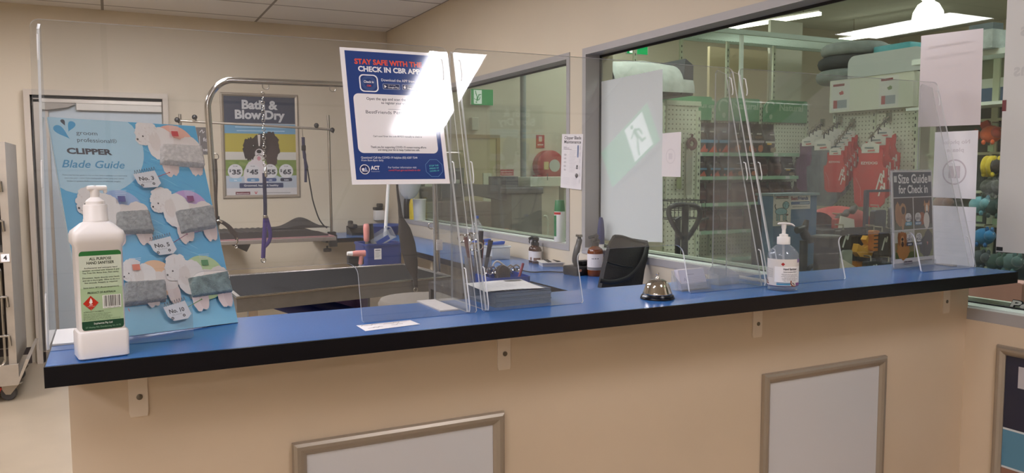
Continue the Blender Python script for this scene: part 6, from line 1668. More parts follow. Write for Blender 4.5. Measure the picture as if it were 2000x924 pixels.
# stock on top: dog beds
TOPZ = zt2
def peg_at(px, py, off=.25): return at(px, py, X=XP2-off)
bedc = {'grey': mat('bed_plush_grey', (150, 158, 158), 0.9, noise=(10, 0.15), bump=(120, 0.8)), 'dark': mat('bed_dark', (50, 60, 66), 0.8, noise=(8, 0.15)), 'teal': mat('teal_card', (70, 178, 190), 0.5), 'lid': mat('pale_lid', (200, 204, 204), 0.5)}
MB().box(0, LW+.9, zt2-.04, zt2-.0005, -.75, -.02).build('top_deck', SH, t)
def bed(px, py, rx, rz, key, label, off=-.38, ry=.33):
    p_ = at(px, py, X=XP2-off)
    m = MB()
    m.tube([(ry*math.cos(R(q_)), rx*math.sin(R(q_)), 0) for q_ in range(0, 360, 15)], rz, 10, closed=True); m.ball((0, 0, -rz*.3), (ry*.95, rx*.95, rz*.6), 0)
    return solo(m, 'dog_bed', bedc[key], label, 'dog bed', (p_.x, p_.y, p_.z), smooth=60)
z1 = zt2
zz = TOPZ
for (px, rx, rz, key, lb) in ((1662, .36, .085, 'grey', 'grey plush dog bed at the bottom of the stack above the coat display'), (1664, .35, .085, 'dark', 'dark plush dog bed in the middle of the stack above the coat display'), (1668, .34, .08, 'grey', 'pale grey plush dog bed topping the stack above the coat display')):
    p_ = at(px, 130, X=XP2+.38)
    m = MB(); m.tube([(.33*math.cos(R(q_)), rx*math.sin(R(q_)), rz) for q_ in range(0, 360, 15)], rz, 10, closed=True); m.ball((0, 0, rz*.8), (.31, rx*.93, rz*.72), 0)
    solo(m, 'dog_bed', bedc[key], lb, 'dog bed', (p_.x, p_.y, zz), smooth=60); zz += rz*2
p_ = at(1782, 135, X=XP2+.38)
m = MB(); m.tube([(.33*math.cos(R(q_)), .30*math.sin(R(q_)), .12) for q_ in range(0, 360, 12)], .12, 10, closed=True); m.ball((0, 0, .10), (.31, .27, .09), 0)
solo(m, 'dog_bed', bedc['dark'], 'large charcoal dog bed stacked above the white header', 'dog bed', (p_.x, p_.y, TOPZ), smooth=60)
p_ = at(1742, 112, X=XP2+.25)
solo(MB().box(-.12, .12, -.26, .26, 0, .16, bev=.02), 'teal_pack', bedc['teal'], 'teal packaged cushion lying on the charcoal dog bed', 'cushion', (p_.x+.1, p_.y, TOPZ+.241), smooth=40)
p_ = at(1742, 150, X=XP2-.03)
solo(MB().prism(rrpts(-.52, 0, .5, .27, (.01, .01, .1, .1)), -.02, .02, ax='x'), 'pale_board', bedc['lid'], 'pale rounded board standing in front of the charcoal dog bed', 'board', (p_.x-.06, p_.y+.07, TOPZ+.001))
# garments on sloping arms
REDC = mat('red_coat', (196, 44, 40), 0.6, noise=(6, 0.1)); WHC = mat('coat_white', (226, 220, 214), 0.6)
def waterfall(px0, py0, px1, py1, n, offs=(.05, .55), label='', idx=0):
    """sloping display arm from board outwards"""
    a0 = at(px0, py0, X=XP2-offs[0]); a1 = at(px1, py1, X=XP2-offs[1])
    m = MB().tube([a0-a0, a1-a0], .010, 8); m.box(-.004, .02, -.03, .03, -.05, .05)
    for k in range(n):
        c = (a1-a0)*((k+.6)/n); m.tube(ring_pts(c+Vector((0, 0, .012)), .022, (.3, 1, 0), 10), .005, 5, closed=True)
    arm = solo(m, 'display_arm', STEEL, label, 'display arm', a0, smooth=50)
    return [a0+(a1-a0)*((k+.6)/n) for k in range(n)]
def make_coat(s, col, logo=True, card=True):
    """dog coat on a card hanger, hung from its top; faces -X"""
    t_ = bpy.data.objects.new('dog_coat', None); COL.objects.link(t_)
    def body():
        P = [(-.12, -.05), (-.112, -.02), (-.06, -.055), (.06, -.055), (.112, -.02), (.12, -.05), (.112, -.14), (.13, -.20), (.165, -.215), (.165, -.30), (.155, -.42), (.145, -.55), (.10, -.59), (-.10, -.59), (-.145, -.55), (-.155, -.42), (-.165, -.30), (-.165, -.215), (-.13, -.20), (-.112, -.14)]
        return [(x*s, y*s) for x, y in P]
    m = MB(); P = body(); n = len(P)
    m.v += [(p[0], p[1], .012*s) for p in P]+[(p[0], p[1], -.012*s) for p in P]
    # puffed front and back
    def fan(off, z, flip):
        cx, cy = 0, -.30*s
        rings = [1.0, .75, .4]
        b = len(m.v)
        for r_ in rings[1:]:
            m.v.extend([(cx+(p[0]-cx)*r_, cy+(p[1]-cy)*r_, z*(2.3 if r_ < .5 else 1.8)) for p in P])
        m.v.append((cx, cy, z*2.5)); c_ = len(m.v)-1
        for i in range(n):
            j = (i+1) % n
            for q in ((off+i, off+j, b+j, b+i), (b+i, b+j, b+n+j, b+n+i)):
                m.f.append(q if not flip else q[::-1]); m.m.append(0)
            q = (b+n+i, b+n+j, c_); m.f.append(q if not flip else q[::-1]); m.m.append(0)
    fan(0, .012*s, False); fan(n, -.012*s, True)
    for i in range(n):
        j = (i+1) % n; m.f.append((i, n+i, n+j, j)); m.m.append(0)
    m.build('coat_body', col, t_, smooth=50)
    hm = MB(); hm.prism([(x*s, y*s) for x, y in ((-.085, -.06), (-.085, .02), (-.02, .045), (.02, .045), (.085, .02), (.085, -.06))], .016*s, .020*s)
    hm.build('hanger_card', WHC, t_)
    hk_ = MB().tube([(0, .05*s, 0), (0, .09*s, 0), (.015*s, .105*s, 0), (.03*s, .09*s, 0)], .006*s, 6); hk_.build('hanger_hook', BLACK, t_, smooth=50)
    a = Art(.034*s)
    if logo:
        a.text('EZYDOG', 0, -.17*s, .035*s, (226, 214, 210), 'c', .03, .16*s)
        for q in ((.155, -.44), (.13, -.38), (.145, -.32)):
            a.line([(q[0]*s-.055*s, q[1]*s-.04*s), (q[0]*s-.03*s, q[1]*s+.06*s), (q[0]*s+.0*s, q[1]*s+.02*s), (q[0]*s-.005*s, q[1]*s+.09*s)], .014*s, (228, 220, 216))
        a.line([(-.13*s, -.30*s), (-.08*s, -.40*s), (-.07*s, -.53*s)], .004*s, (216, 150, 144))
    a.rect(-.05*s, -.015*s, .04*s, -.002*s, (110, 130, 136)); a.line([(-.02*s, -.04*s), (.05*s, -.035*s)], .012*s, (200, 70, 60))
    a.build('coat_print', t_)
    return t_
COATS = {}
def hang(kind, s, col, loc, yaw, label, group, logo=True):
    key = (kind, s)
    base = Matrix(((0, 0, -1, 0), (-1, 0, 0, 0), (0, 1, 0, 0), (0, 0, 0, 1)))      # local x->-Y, y->Z, z->-X
    if key not in COATS:
        o = COATS[key] = make_coat(s, col, logo); tag(o, label, 'dog coat', group)
    else:
        o = dup(COATS[key], (0, 0, 0), 0, label, group)
    o.matrix_world = Matrix.Translation(loc) @ Matrix.Rotation(yaw, 4, 'Z') @ base @ Matrix.Translation((0, -.105*s, 0))
    return o
pl = waterfall(1664, 240, 1630, 282, 5, (.03, .60), 'sloping steel display arm holding the smaller red coats')
for k, p_ in enumerate(pl):
    hang('red_s', .84, REDC, p_+Vector((0, 0, -.01)), R(16), 'smaller red dog coat, %s out from the pegboard on the sloping arm' % ordn[k], 'smaller red coats on one arm')
pl = waterfall(1735, 228, 1697, 270, 3, (.03, .75), 'sloping steel display arm holding the larger red coats')
for k, p_ in enumerate(pl):
    hang('red_l', 1.15, REDC, p_+Vector((0, 0, -.01)), R(16), 'larger red dog coat, %s out from the pegboard on the sloping arm' % ordn[k], 'larger red coats on one arm')
GRC = mat('grey_coat', (104, 110, 116), 0.7, noise=(9, 0.3)); PUC = mat('plum_coat', (104, 66, 96), 0.7, noise=(9, 0.3)); NVC = mat('slate_coat', (62, 66, 78), 0.7, noise=(9, 0.3))
pl = waterfall(1640, 236, 1606, 262, 4, (.03, .62), 'sloping steel display arm holding the grey coats')
for k, p_ in enumerate(pl):
    hang('grey', 1.28, GRC, p_, R(12), 'grey dog coat, %s out from the pegboard on its sloping arm' % ordn[k], 'grey coats on one arm', False)
pl = waterfall(1606, 240, 1578, 260, 4, (.03, .62), 'sloping steel display arm holding the plum coats')
for k, p_ in enumerate(pl):
    if k % 2: hang('plum', 1.05, PUC, p_, R(8), 'plum dog coat, %s out from the pegboard on its sloping arm' % ordn[k], 'plum coats on one arm', False)
    else: hang('slate', 1.25, NVC, p_, R(8), 'slate dog coat, %s out from the pegboard on its sloping arm' % ordn[k], 'slate coats on the plum arm', False)
# ---- things just behind the window
BY = 3.05
b0, b1 = at(1512, 383, Y=BY), at(1597, 375, Y=BY)
t = thing('blue_locker', 'blue grey steel cabinet with two stickers just behind the glass', 'cabinet', (b0.x, BY, 0))
bw_ = b1.x-b0.x; bh_ = b0.z
MB().box(0, bw_, 0, .12, .03, bh_, bev=.006).build('cabinet_body', mat('blue_grey_steel', (88, 124, 166), 0.35, noise=(5, 0.05)), t)
MB().box(-.005, bw_+.005, -.01, .13, bh_, bh_+.012).build('cabinet_top', mat('cabinet_top_pale', (142, 160, 172), 0.35), t)
for (bx, bz) in ((bw_*.18, .57), (bw_*.60, .60), (bw_*.65, .72), (bw_*.72, .46)):
    MB().lathe([(.008, 0), (.008, .006), (.004, .009)], 10).build('bolt', CHROME, t, smooth=40).matrix_local = Matrix.Translation((bx, -.0005, bh_-bz*.6)) @ Matrix.Rotation(R(90), 4, 'X')
def sticker(px0, py0, px1, py1, name, label):
    q0 = at(px0, py1, Y=BY-.002); q1 = at(px1, py0, Y=BY-.002); f_ = Frame((q0.x, BY-.0022 if name == 'logo_sticker' else BY-.004, q0.z), (1, 0, 0), (0, 0, 1))
    b = thing(name, label, 'sticker', mw=f_.mw()); w_, h_ = q1.x-q0.x, q1.z-q0.z
    MB().box(0, w_, 0, h_, -.0008, .0).build('sticker_sheet', mat('sticker_white', (226, 218, 216), 0.4), b)
    return b, w_, h_
b, w_, h_ = sticker(1509, 378, 1545, 442, 'dog_sticker', 'white card with a pale blue dog drawing on the blue cabinet')
a = Art(.0004); a.rect(.12*w_, .84*h_, .85*w_, .86*h_, (60, 60, 66)); a.text('BestFriends', w_*.5, .875*h_, .09*w_*1.4, (150, 50, 60), 'c', .03, w_*.68)
DB, OL = (150, 190, 204), (60, 66, 74)
def outl(cx, cy, rx, ry):
    a.ell(cx*w_, cy*h_, (rx+.025)*w_, (ry+.014)*h_, OL); a.ell(cx*w_, cy*h_, rx*w_, ry*h_, DB)
for lx in (.18, .30, .56, .68): a.rect((lx-.015)*w_, .16*h_, (lx+.085)*w_, .40*h_, OL); a.rect((lx+.005)*w_, .17*h_, (lx+.065)*w_, .42*h_, DB)
a.line([(.16*w_, .50*h_), (.08*w_, .62*h_), (.12*w_, .68*h_)], .05*w_, OL); outl(.44, .45, .32, .10); outl(.70, .64, .17, .11); a.ell(.62*w_, .63*h_, .06*w_, .085*h_, OL); a.ell(.62*w_, .63*h_, .042*w_, .07*h_, DB); a.ell(.76*w_, .68*h_, .02*w_, .014*h_, OL); a.ell(.86*w_, .62*h_, .03*w_, .02*h_, OL); a.rect(.42*w_, .40*h_, .60*w_, .52*h_, DB)
a.line([(.68*w_, .14*h_), (.72*w_, .18*h_), (.75*w_, .13*h_), (.78*w_, .18*h_), (.80*w_, .10*h_)], .02*w_, OL); a.blob(.78*w_, .34*h_, .09*w_, .025*h_, (110, 60, 62), .3, 14)
a.build('sticker_print', b)
b, w_, h_ = sticker(1542, 376, 1583, 409, 'logo_sticker', 'white and blue shop name sticker on the blue cabinet')
a = Art(.0003); a.rect(0, .28*h_, w_*.97, .46*h_, (70, 104, 156)); a.rect(.48*w_, .33*h_, .94*w_, .40*h_, (196, 206, 218)); a.text('Best', .04*w_, .56*h_, .30*h_, (150, 46, 62), 'l', .04, w_*.34); a.text('Friends', .39*w_, .56*h_, .30*h_, (70, 84, 140), 'l', .04, w_*.50); a.text('bestfriends.com.au', w_*.5, .12*h_, .10*h_, (90, 92, 100), 'c', .02, w_*.7)
a.build('sticker_print', b)
# black machine arm and black drum next to the cabinet
k0 = at(1562, 445, Y=BY-.12)
t = thing('jointed_support', 'black jointed support standing beside the blue cabinet', 'support', (k0.x, BY-.12, 0))
def ra(px, py): return at(px, py, Y=BY-.12)-Vector((k0.x, BY-.12, 0))
m = MB().tube([ra(1556, 450), ra(1572, 446), ra(1576, 430)], [.018, .020, .012], 10); m.build('upper_link', BLACK, t, smooth=50)
m = MB().tube([ra(1566, 446), ra(1574, 462), ra(1580, 468), ra(1600, 464)], [.02, .024, .022, .016], 10); m.build('lower_link', BLACK, t, smooth=50)
m = MB().tube(smooth_path([ra(1574, 535), ra(1582, 522), ra(1598, 519), ra(1604, 530)], 5), .012, 8); m.build('cable_loop', BLACK, t, smooth=50)
q_ = ra(1570, 470); MB().tube([(q_.x, 0, q_.z), (q_.x, 0, 0)], .02, 10).lathe([(.07, 0), (.07, .01), (.02, .02)], 16, c=(q_.x, 0, 0)).build('arm_post', BLACK, t, smooth=50)
d0, d1 = at(1598, 464, Y=2.75), at(1632, 464, Y=2.75)
r_ = (d1.x-d0.x)/2
t = thing('black_drum', 'tall black cylindrical drum standing just behind the glass', 'drum', ((d0.x+d1.x)/2, 2.75, 0))
MB().lathe([(r_, 0), (r_, d0.z)], 26).build('drum_body', mat('drum_black', (22, 22, 24), 0.75, spec=0.15), t, smooth=40)
MB().lathe([(r_+.004, d0.z-.001), (r_+.004, d0.z+.008), (r_-.004, d0.z+.010), (0, d0.z+.010)], 26).build('drum_rim', mat('drum_rim', (84, 86, 86), 0.5), t, smooth=40)
# solid black wedge standing in for the dark gap beside the cabinet
w0 = at(1490, 540, Y=2.9)
m = MB().prism([(p_.x-w0.x, p_.z-w0.z*0) for p_ in (at(1478, 400, Y=2.9), at(1486, 400, Y=2.9))]+[(.06, 0), (.0, 0)], 0, .04, ax='y')
solo(m, 'dark_gap_wedge', BLACK, 'narrow black wedge standing in for the dark gap beside the blue cabinet', 'board', (w0.x, 2.9, 0.0))
# low stand with carriers and packets
SY = 2.9
t0 = at(1690, 500, Y=3.6)
lx0, lx1 = at(1606, 500, Y=3.6).x, at(1770, 500, Y=3.6).x
zA, zB = at(1690, 446, Y=3.6).z, at(1690, 520, Y=3.6).z
t = thing('stock_stand', 'dark stock stand of harness packs behind the middle of the window', 'stand', (lx0, 3.6, 0))
MB().box(0, lx1-lx0, 0, .5, zA-.03, zA).box(0, lx1-lx0, 0, .5, zB-.03, zB).build('stand_shelf', mat('stand_dark', (44, 44, 48), 0.5), t)
MB().box(-.02, lx1-lx0+.02, .5, .52, 0, zA-.032).box(-.02, .0, 0, .5, 0, zA-.032).box(lx1-lx0, lx1-lx0+.02, 0, .5, 0, zA-.032).build('stand_frame', mat('stand_dark2', (36, 36, 42), 0.5), t)
m = MB()
for k in range(14): m.box(.02+k*(lx1-lx0-.05)/13, .026+k*(lx1-lx0-.05)/13, -.100, -.094, .25, zA-.03)
for z in (.25, .5, .75, zB, (zA+zB)/2, zA-.04): m.box(0, lx1-lx0, -.094, -.088, z-.003, z+.003)
m.box(0, .012, -.094, .0, zA-.05, zA-.035).box(lx1-lx0-.012, lx1-lx0, -.094, .0, zA-.05, zA-.035)
m.build('wire_grid', BLACK, t)
pole0 = at(1693, 372, Y=3.58)
MB().box(pole0.x-lx0-.012, pole0.x-lx0+.012, -.03, -.006, 0, pole0.z).box(pole0.x-lx0, lx1-lx0+.02, -.03, -.006, pole0.z-.012, pole0.z+.004).build('navy_pole', mat('navy_frame', (44, 52, 84), 0.45), t)
# red carrier on top
c0, c1 = at(1612, 440, Y=3.75), at(1688, 402, Y=3.75)
t = thing('red_carrier', 'red soft pet carrier on the stock stand', 'pet carrier', ((c0.x+c1.x)/2, 3.80, zA+.002))
wc, hc = (c1.x-c0.x)/2, c1.z-zA
m = MB()
def carr(u, v):
    x = -wc+2*wc*u; hh_ = hc*(.42+.58*math.sin(math.pi*min(1, .15+u*.75))**.8); an = math.pi*v
    return (x, -.17*math.cos(an)*(1-.3*(2*u-1)**4), hh_*math.sin(an)**.7 if 0 < v < 1 else 0)
m.grid(carr, 18, 12); m.build('carrier_body', mat('carrier_red', (168, 40, 38), 0.55, noise=(6, 0.15)), t, smooth=60)
m = MB()
for k in range(9): m.ball((-wc*.85+.045*k*wc/.2*.5, -.13+.01*(k % 3), hc*(.45+.055*k)), (.030, .02, .022))
m.build('dark_trim_mesh', mat('dark_mesh_trim', (52, 46, 46), 0.6), t, smooth=60)
m = MB().prism([(-wc*1.25, .0), (-wc*.45, .0), (-wc*.5, .06), (-wc*1.15, .085)], -.20, -.19, ax='y'); m.build('white_tag', WHC, t)
# packs: yellow harness, black packs with white lettering, navy baskets
YELH = mat('yellow_harness', (214, 156, 36), 0.55)
h0 = at(1682, 482, Y=3.45)
t = thing('yellow_harness', 'bright yellow dog harness hanging under the red carrier', 'harness', h0)
def rh(px, py): return at(px, py, Y=3.45)-h0
m = MB()
for poly in ([(1668, 492), (1672, 476), (1684, 484), (1692, 478), (1686, 468), (1690, 460), (1699, 470), (1702, 486), (1697, 502), (1680, 508)],):
    m.prism([(rh(*q_).x, rh(*q_).z) for q_ in poly], -.02, .02, ax='y')
m.build('harness_body', YELH, t); m = MB().prism([(rh(*q_).x, rh(*q_).z) for q_ in ((1668, 510), (1688, 511), (1680, 545), (1670, 545))], -.02, .02, ax='y'); m.build('chest_strap', mat('orange_strap', (206, 130, 40), 0.55), t)
MB().prism([(rh(*q_).x, rh(*q_).z) for q_ in ((1664, 500), (1702, 504), (1702, 511), (1664, 509))], -.028, .0, ax='y').build('black_band', BLACK, t)
m = MB().tube([rh(1692, 460), rh(1692, 447)], .006, 6).box(-.2, .2, .02, .04, rh(1692, 446).z-.006, rh(1692, 446).z+.006); m.build('hang_bar', BLACK, t)
rd = random.Random(41)
packs = [(1646, 470, 24, 42, (34, 32, 34), 'black harness pack with white lettering, beside the black drum', 1), (1650, 505, 22, 34, (150, 156, 150), 'pale green harness card slanted below the black pack', 0), (1706, 470, 14, 40, (204, 120, 44), 'orange striped lead pack beside the yellow harness', 0), (1722, 475, 22, 44, (32, 34, 46), 'dark navy pack hanging by the orange striped leads', 1), (1746, 480, 20, 50, (52, 46, 42), 'brown pack with pale ties, next to the size guide stand', 0),
         (1700, 525, 26, 30, (40, 44, 48), 'charcoal pack with white lettering low on the stand', 1), (1735, 525, 30, 26, (54, 60, 70), 'slate pack low on the stand near the size guide', 0), (1715, 420, 26, 34, (46, 56, 78), 'navy bin of small packs on the stand top', 0), (1748, 425, 22, 40, (66, 66, 72), 'grey pack behind the navy bin', 1), (1640, 436, 26, 20, (196, 60, 56), 'red and white box beside the red carrier', 1)]
for k, (px, py, w_, h_, c, lb, wr) in enumerate(packs):
    yq = 3.44-.012*k if k not in (7, 9) else (3.62 if k == 7 else 3.66)
    q0 = at(px, py, Y=yq); hx2 = w_/2*(q0-CAM).dot(_fw)/F_PX/.82; hz2 = h_/2*(q0-CAM).dot(_fw)/F_PX
    if k in (7, 9): q0.z = zA+hz2+.0005
    t = thing('harness_pack', lb, 'pack', q0)
    m = MB(); m.prism(rrpts(-hx2, -hz2, hx2, hz2, min(hx2, hz2)*.3), -.02, .02, ax='y'); m.build('pack_body', mat('pack_%d' % k, c, .5, noise=(20, .2)), t)
    MB().tube([(0, 0, hz2*.9), (0, .0, hz2+.03), (0, .06, hz2+.03)], .005, 6).build('hang_hook', STEEL, t, smooth=50)
    if wr:
        a = Art(.0206); a.line([(-hx2*.5, -hz2*.6), (hx2*.1, hz2*.5), (hx2*.4, hz2*.1), (hx2*.6, hz2*.6)], hx2*.28, (206, 210, 208)); o = a.build('pack_print', t); o.rotation_euler = (R(90), 0, 0)
    elif k in (2, 4):
        a = Art(.0206)
        for j in range(4): a.rect(-hx2*.8, -hz2*.7+j*hz2*.38, hx2*.8, -hz2*.58+j*hz2*.38, (40, 38, 44) if k == 2 else (170, 150, 120))
        o = a.build('pack_print', t); o.rotation_euler = (R(90), 0, 0)
# white ledge bottom corner
l0, l1 = at(1632, 512, Y=2.72), at(1685, 524, Y=2.72)
solo(MB().prism([(0, 0), (l1.x-l0.x, 0), (0, .09)], 0, .05, ax='y').box(0, l1.x-l0.x, .05, .12, -.02, 0).box(0, .03, .05, .08, -l0.z+.07, -.02).box(l1.x-l0.x-.03, l1.x-l0.x, .05, .08, -l0.z+.07, -.02), 'white_ledge_stand', WHITE_PL, 'low white display ledge by the black drum', 'stand', (l0.x+.03, 2.72, l0.z-.07))
# ---- toy wall past the papers
TX_ = 5.9
ta = at(1900, 300, X=TX_).y; 
ty0 = at(1815, 300, X=TX_).y; ty1 = at(2080, 300, X=TX_).y
ft = Frame((TX_, ty0, 0), (0, -1, 0), (0, 0, 1)); TL_ = ty0-ty1
zsh = at(1930, 112, X=TX_).z
t = thing('toy_wall', 'tall white shelving wall of hanging soft toys beyond the poster back', 'shelving', mw=ft.mw())
MB().box(0, TL_, 0, zsh, -.03, 0).build('back_panel', mat('toy_back', (66, 72, 70), 0.6), t)
MB().box(0, TL_, zsh-.02, zsh+.02, -.03, .25).box(0, TL_, at(1930, 208, X=TX_).z-.012, at(1930, 208, X=TX_).z+.012, -.03, .3).build('shelf', WHITE_ALU, t)
z_a, z_b = at(1930, 172, X=TX_-.02).z, at(1930, 154, X=TX_-.02).z
MB().box(0, TL_, z_a, z_b, 0, .02).build('white_rail', WHITE_ALU, t)
MB().box(0, TL_, at(1930, 205, X=TX_).z, z_a, .0, .012).build('blue_header', mat('toy_header_blue', (92, 116, 156), 0.45), t)
MB().box(0, TL_, z_b, zsh-.021, .0, .012).build('olive_header', mat('toy_header_olive', (128, 134, 112), 0.5), t)
MB().prism(rrpts(.7, at(1930, 226, X=TX_).z, 1.45, at(1930, 211, X=TX_).z, .03), .0, .03).build('green_header', GH, t)
m = MB()
for x in (.02, TL_*.5, TL_-.06): m.box(x, x+.05, 0, zsh, .0125, .03)
m.build('upright', SH, t)
for zq in (235, 300, 375, 440, 505):
    z = at(1930, zq, X=TX_).z; m = MB()
    m.box(0, TL_, z-.01, z+.01, .0305, .045); m.build('hook_rail', SH, t)
p_ = at(1933, 98, X=TX_-.2)
solo(MB().prism([(-.1, 0), (.1, 0), (.12, .13), (-.1, .13)], -.2, .2, ax='x'), 'plush_cube', mat('plush_grey', (164, 172, 172), 0.9, noise=(14, 0.25), bump=(150, 0.8)), 'grey plush cube on top of the toy wall', 'pet bed', (TX_-.13, p_.y, zsh+.0205))
solo(MB().box(-.06, .06, -.09, .09, 0, .07), 'dark_box', mat('slate_box', (80, 92, 98), 0.6), 'small slate box on the grey plush cube', 'box', (TX_-.13, p_.y+.08, zsh+.151))
def toy(px, py, base, accent, kind, label):
    p_ = at(px, py, X=TX_-.13); s = .074
    t = thing('soft_toy', label, 'soft toy', p_)
    m = MB().ball((0, 0, 0), (s*.8, s*1.05, s*.85), 0, 18, 12); m.build('toy_body', base, t, smooth=60)
    m = MB().ball((-.03, -s*.85, s*.15), (s*.5, s*.55, s*.55), 0, 14, 10); m.build('toy_head', base if kind != 'fish' else accent, t, smooth=60)
    m = MB()
    if kind == 'fish': m.prism([(-s*.2, s*.6), (s*.4, s*1.4), (s*1.2, s*1.1), (s*.8, s*.4)], -.012, .012, ax='x'); m.prism([(s*.8, 0), (s*1.6, s*.6), (s*1.5, -s*.6)], -.012, .012, ax='x')
    else:
        m.ball((-.03, -s*1.05, s*.72), (s*.16, s*.2, s*.3)); m.ball((-.03, -s*.55, s*.75), (s*.16, s*.2, s*.3))
    m.build('toy_fin' if kind == 'fish' else 'toy_ears', accent, t, smooth=50)
    for sg in (-1, 1): MB().ball((-.02-s*.28, -s*.9+sg*s*.28, s*.3), (s*.10, s*.15, s*.17)).build('toy_eye', WHC, t, smooth=60)
    for sg in (-1, 1): MB().ball((-.02-s*.38, -s*.9+sg*s*.28, s*.3), (s*.05, s*.07, s*.08)).build('toy_pupil', BLACK, t, smooth=60)
    if kind == 'bee':
        for dx in (.35, -.15): MB().tube([(s*.82*math.cos(R(q_))*.98, s*dx, s*.87*math.sin(R(q_))*.98) for q_ in range(0, 360, 20)], .018, 6, closed=True).build('toy_stripe', accent, t, smooth=60)
    for lx in (-.5, .4): MB().ball((-.04, s*lx, -s*.8), (s*.2, s*.2, s*.25)).build('toy_foot', accent if kind != 'fish' else base, t, smooth=60)
    MB().box(-.001, .001, -s*.3, s*.3, -s*1.7, -s*1.1).build('toy_tag', mat('toy_tag_green', (170, 200, 170), .5), t)
    MB().tube([(0, 0, s*.9), (0, 0, s*1.15), (.09, 0, s*1.15)], .005, 6).build('hang_hook', STEEL, t, smooth=50)
PL = lambda k, c: mat('plush_%s' % k, c, .9, noise=(20, .2), bump=(180, .8), sheen=.3)
toy(1936, 262, PL('orange', (222, 96, 44)), PL('ruddy', (176, 66, 50)), 'fish', 'orange plush fish toy topmost on the toy wall')
toy(1936, 325, PL('black', (36, 34, 34)), PL('yellow', (222, 196, 50)), 'bee', 'black and yellow striped plush toy below the orange fish')
toy(1936, 365, PL('moss', (64, 66, 56)), PL('mossdark', (64, 70, 58)), 'bear', 'mossy green plush toy below the striped one')
toy(1914, 400, PL('paleblue', (118, 170, 186)), PL('paleb2', (90, 140, 160)), 'bear', 'pale blue plush toy halfway down the toy wall')
toy(1922, 462, PL('blue', (40, 120, 178)), PL('blue2', (28, 90, 150)), 'bear', 'bright blue plush toy beside the poster back corner')
toy(1945, 405, PL('teal', (44, 66, 66)), PL('teal2', (50, 76, 74)), 'bear', 'dark teal plush toy beside the pale blue one')
toy(1915, 505, PL('slate', (62, 70, 76)), PL('slate2', (62, 70, 76)), 'bear', 'slate plush toy lowest by the papers')
toy(1945, 512, PL('green', (48, 74, 66)), PL('green2', (52, 84, 74)), 'bear', 'deep green plush toy low on the toy wall')
toy(1975, 512, PL('aqua', (76, 104, 106)), PL('aqua2', (76, 110, 112)), 'bear', 'aqua plush toy under the poster back')
toy(1842, 398, PL('rose', (150, 110, 104)), PL('rose2', (120, 84, 80)), 'bear', 'dusty rose plush toy glimpsed between the papers')
q0 = at(1955, 580, Y=2.2); m = MB().prism(rrpts(-.12, 0, .12, .14, .01), -.05, .05, ax='x')
solo(m.box(-.02, .02, -.1, .1, -q0.z+.06, 0), 'pink_box', mat('pink_box', (206, 150, 150), .5), 'pink packet on a low stand outside the window corner', 'packet', (q0.x, q0.y, q0.z-.06))

# ---- lamps and fittings of the shop
hb = at(1812, 44, D=7.0)
t = thing('high_bay_lamp', 'glowing white bell shaped high bay lamp hanging in the shop', 'lamp', hb)
MB().lathe([(.125, 0), (.13, .02), (.12, .09), (.085, .155), (.04, .185)], 28).build('lamp_shade', lamp_mat('bay_glow', (255, 255, 250), 9.0), t, smooth=60)
MB().lathe([(.045, .186), (.06, .20), (.06, .27), (.02, .30)], 16).tube([(0, 0, .30), (0, 0, ZS-hb.z)], .008, 6).build('lamp_gear', WHITE_PL, t, smooth=50)
for (pa, pb, lb) in (((1400, 60), (1602, 27), 'bright fluorescent batten over the mesh topped shelving'), ((1640, 79), (1838, 50), 'bright fluorescent batten behind the high bay lamp')):
    zz_ = 3.95
    a0, a1 = at(*pa, Z=zz_), at(*pb, Z=zz_)
    t = thing('fluorescent_batten', lb, 'light', a0, group='hanging battens in the shop'); dv = a1-a0; sd = Vector((-dv.y, dv.x, 0)).normalized()*.04
    m = MB(); z0, z1 = -.02, .03
    m._add([tuple(p_) for z in (z0, z1) for p_ in (-sd+Vector((0, 0, z)), sd+Vector((0, 0, z)), dv+sd+Vector((0, 0, z)), dv-sd+Vector((0, 0, z)))], [(0, 1, 2, 3), (7, 6, 5, 4), (0, 4, 5, 1), (1, 5, 6, 2), (2, 6, 7, 3), (3, 7, 4, 0)], 0)
    m.build('diffuser', lamp_mat('batten_glow', (255, 252, 240), 6.0), t)
    m = MB(); m._add([tuple(p_*1.0) for z in (.0305, .06) for p_ in (-sd*.8+Vector((0, 0, z)), sd*.8+Vector((0, 0, z)), dv+sd*.8+Vector((0, 0, z)), dv-sd*.8+Vector((0, 0, z)))], [(0, 1, 2, 3), (7, 6, 5, 4), (0, 4, 5, 1), (1, 5, 6, 2), (2, 6, 7, 3), (3, 7, 4, 0)], 0); m.build('batten_body', WHITE_PL, t)
    for f_ in (.15, .85): MB().tube([dv*f_+Vector((0, 0, .06)), dv*f_+Vector((0, 0, ZS-zz_))], .006, 6).build('hanger_rod', STEEL, t)
# grey plush tunnel on the near end
p_ = at(1300, 172, Y=6.6)
t = thing('cat_tunnel', 'grey plush half tunnel bed standing above the peg panel', 'pet bed', (p_.x, 6.655, zt+.006))
m = MB()
def tun(u, v):
    an = math.pi*u; r_ = .26-.03*abs(2*v-1)
    return (-.75+.95*v, -.27*math.cos(an), .02+r_*1.25*math.sin(an))
m.grid(tun, 14, 10); 
def tun2(u, v):
    an = math.pi*u; return (-.75+.95*v, -.22*math.cos(an), .0+.21*1.25*math.sin(an))
m.build('tunnel_plush', mat('tunnel_grey', (186, 190, 186), .9, noise=(14, .15), bump=(150, .7)), t, smooth=60)
m = MB(); m.grid(tun2, 14, 10); m.build('tunnel_lining', mat('tunnel_dark', (78, 80, 86), .9), t, smooth=60)
MB().prism([(.20, -.001), (.20, .30), (.10, .36), (.06, .0)], -.24, .24, ax='y').build('tunnel_side', mat('tunnel_dark', (78, 80, 86), .9), t)
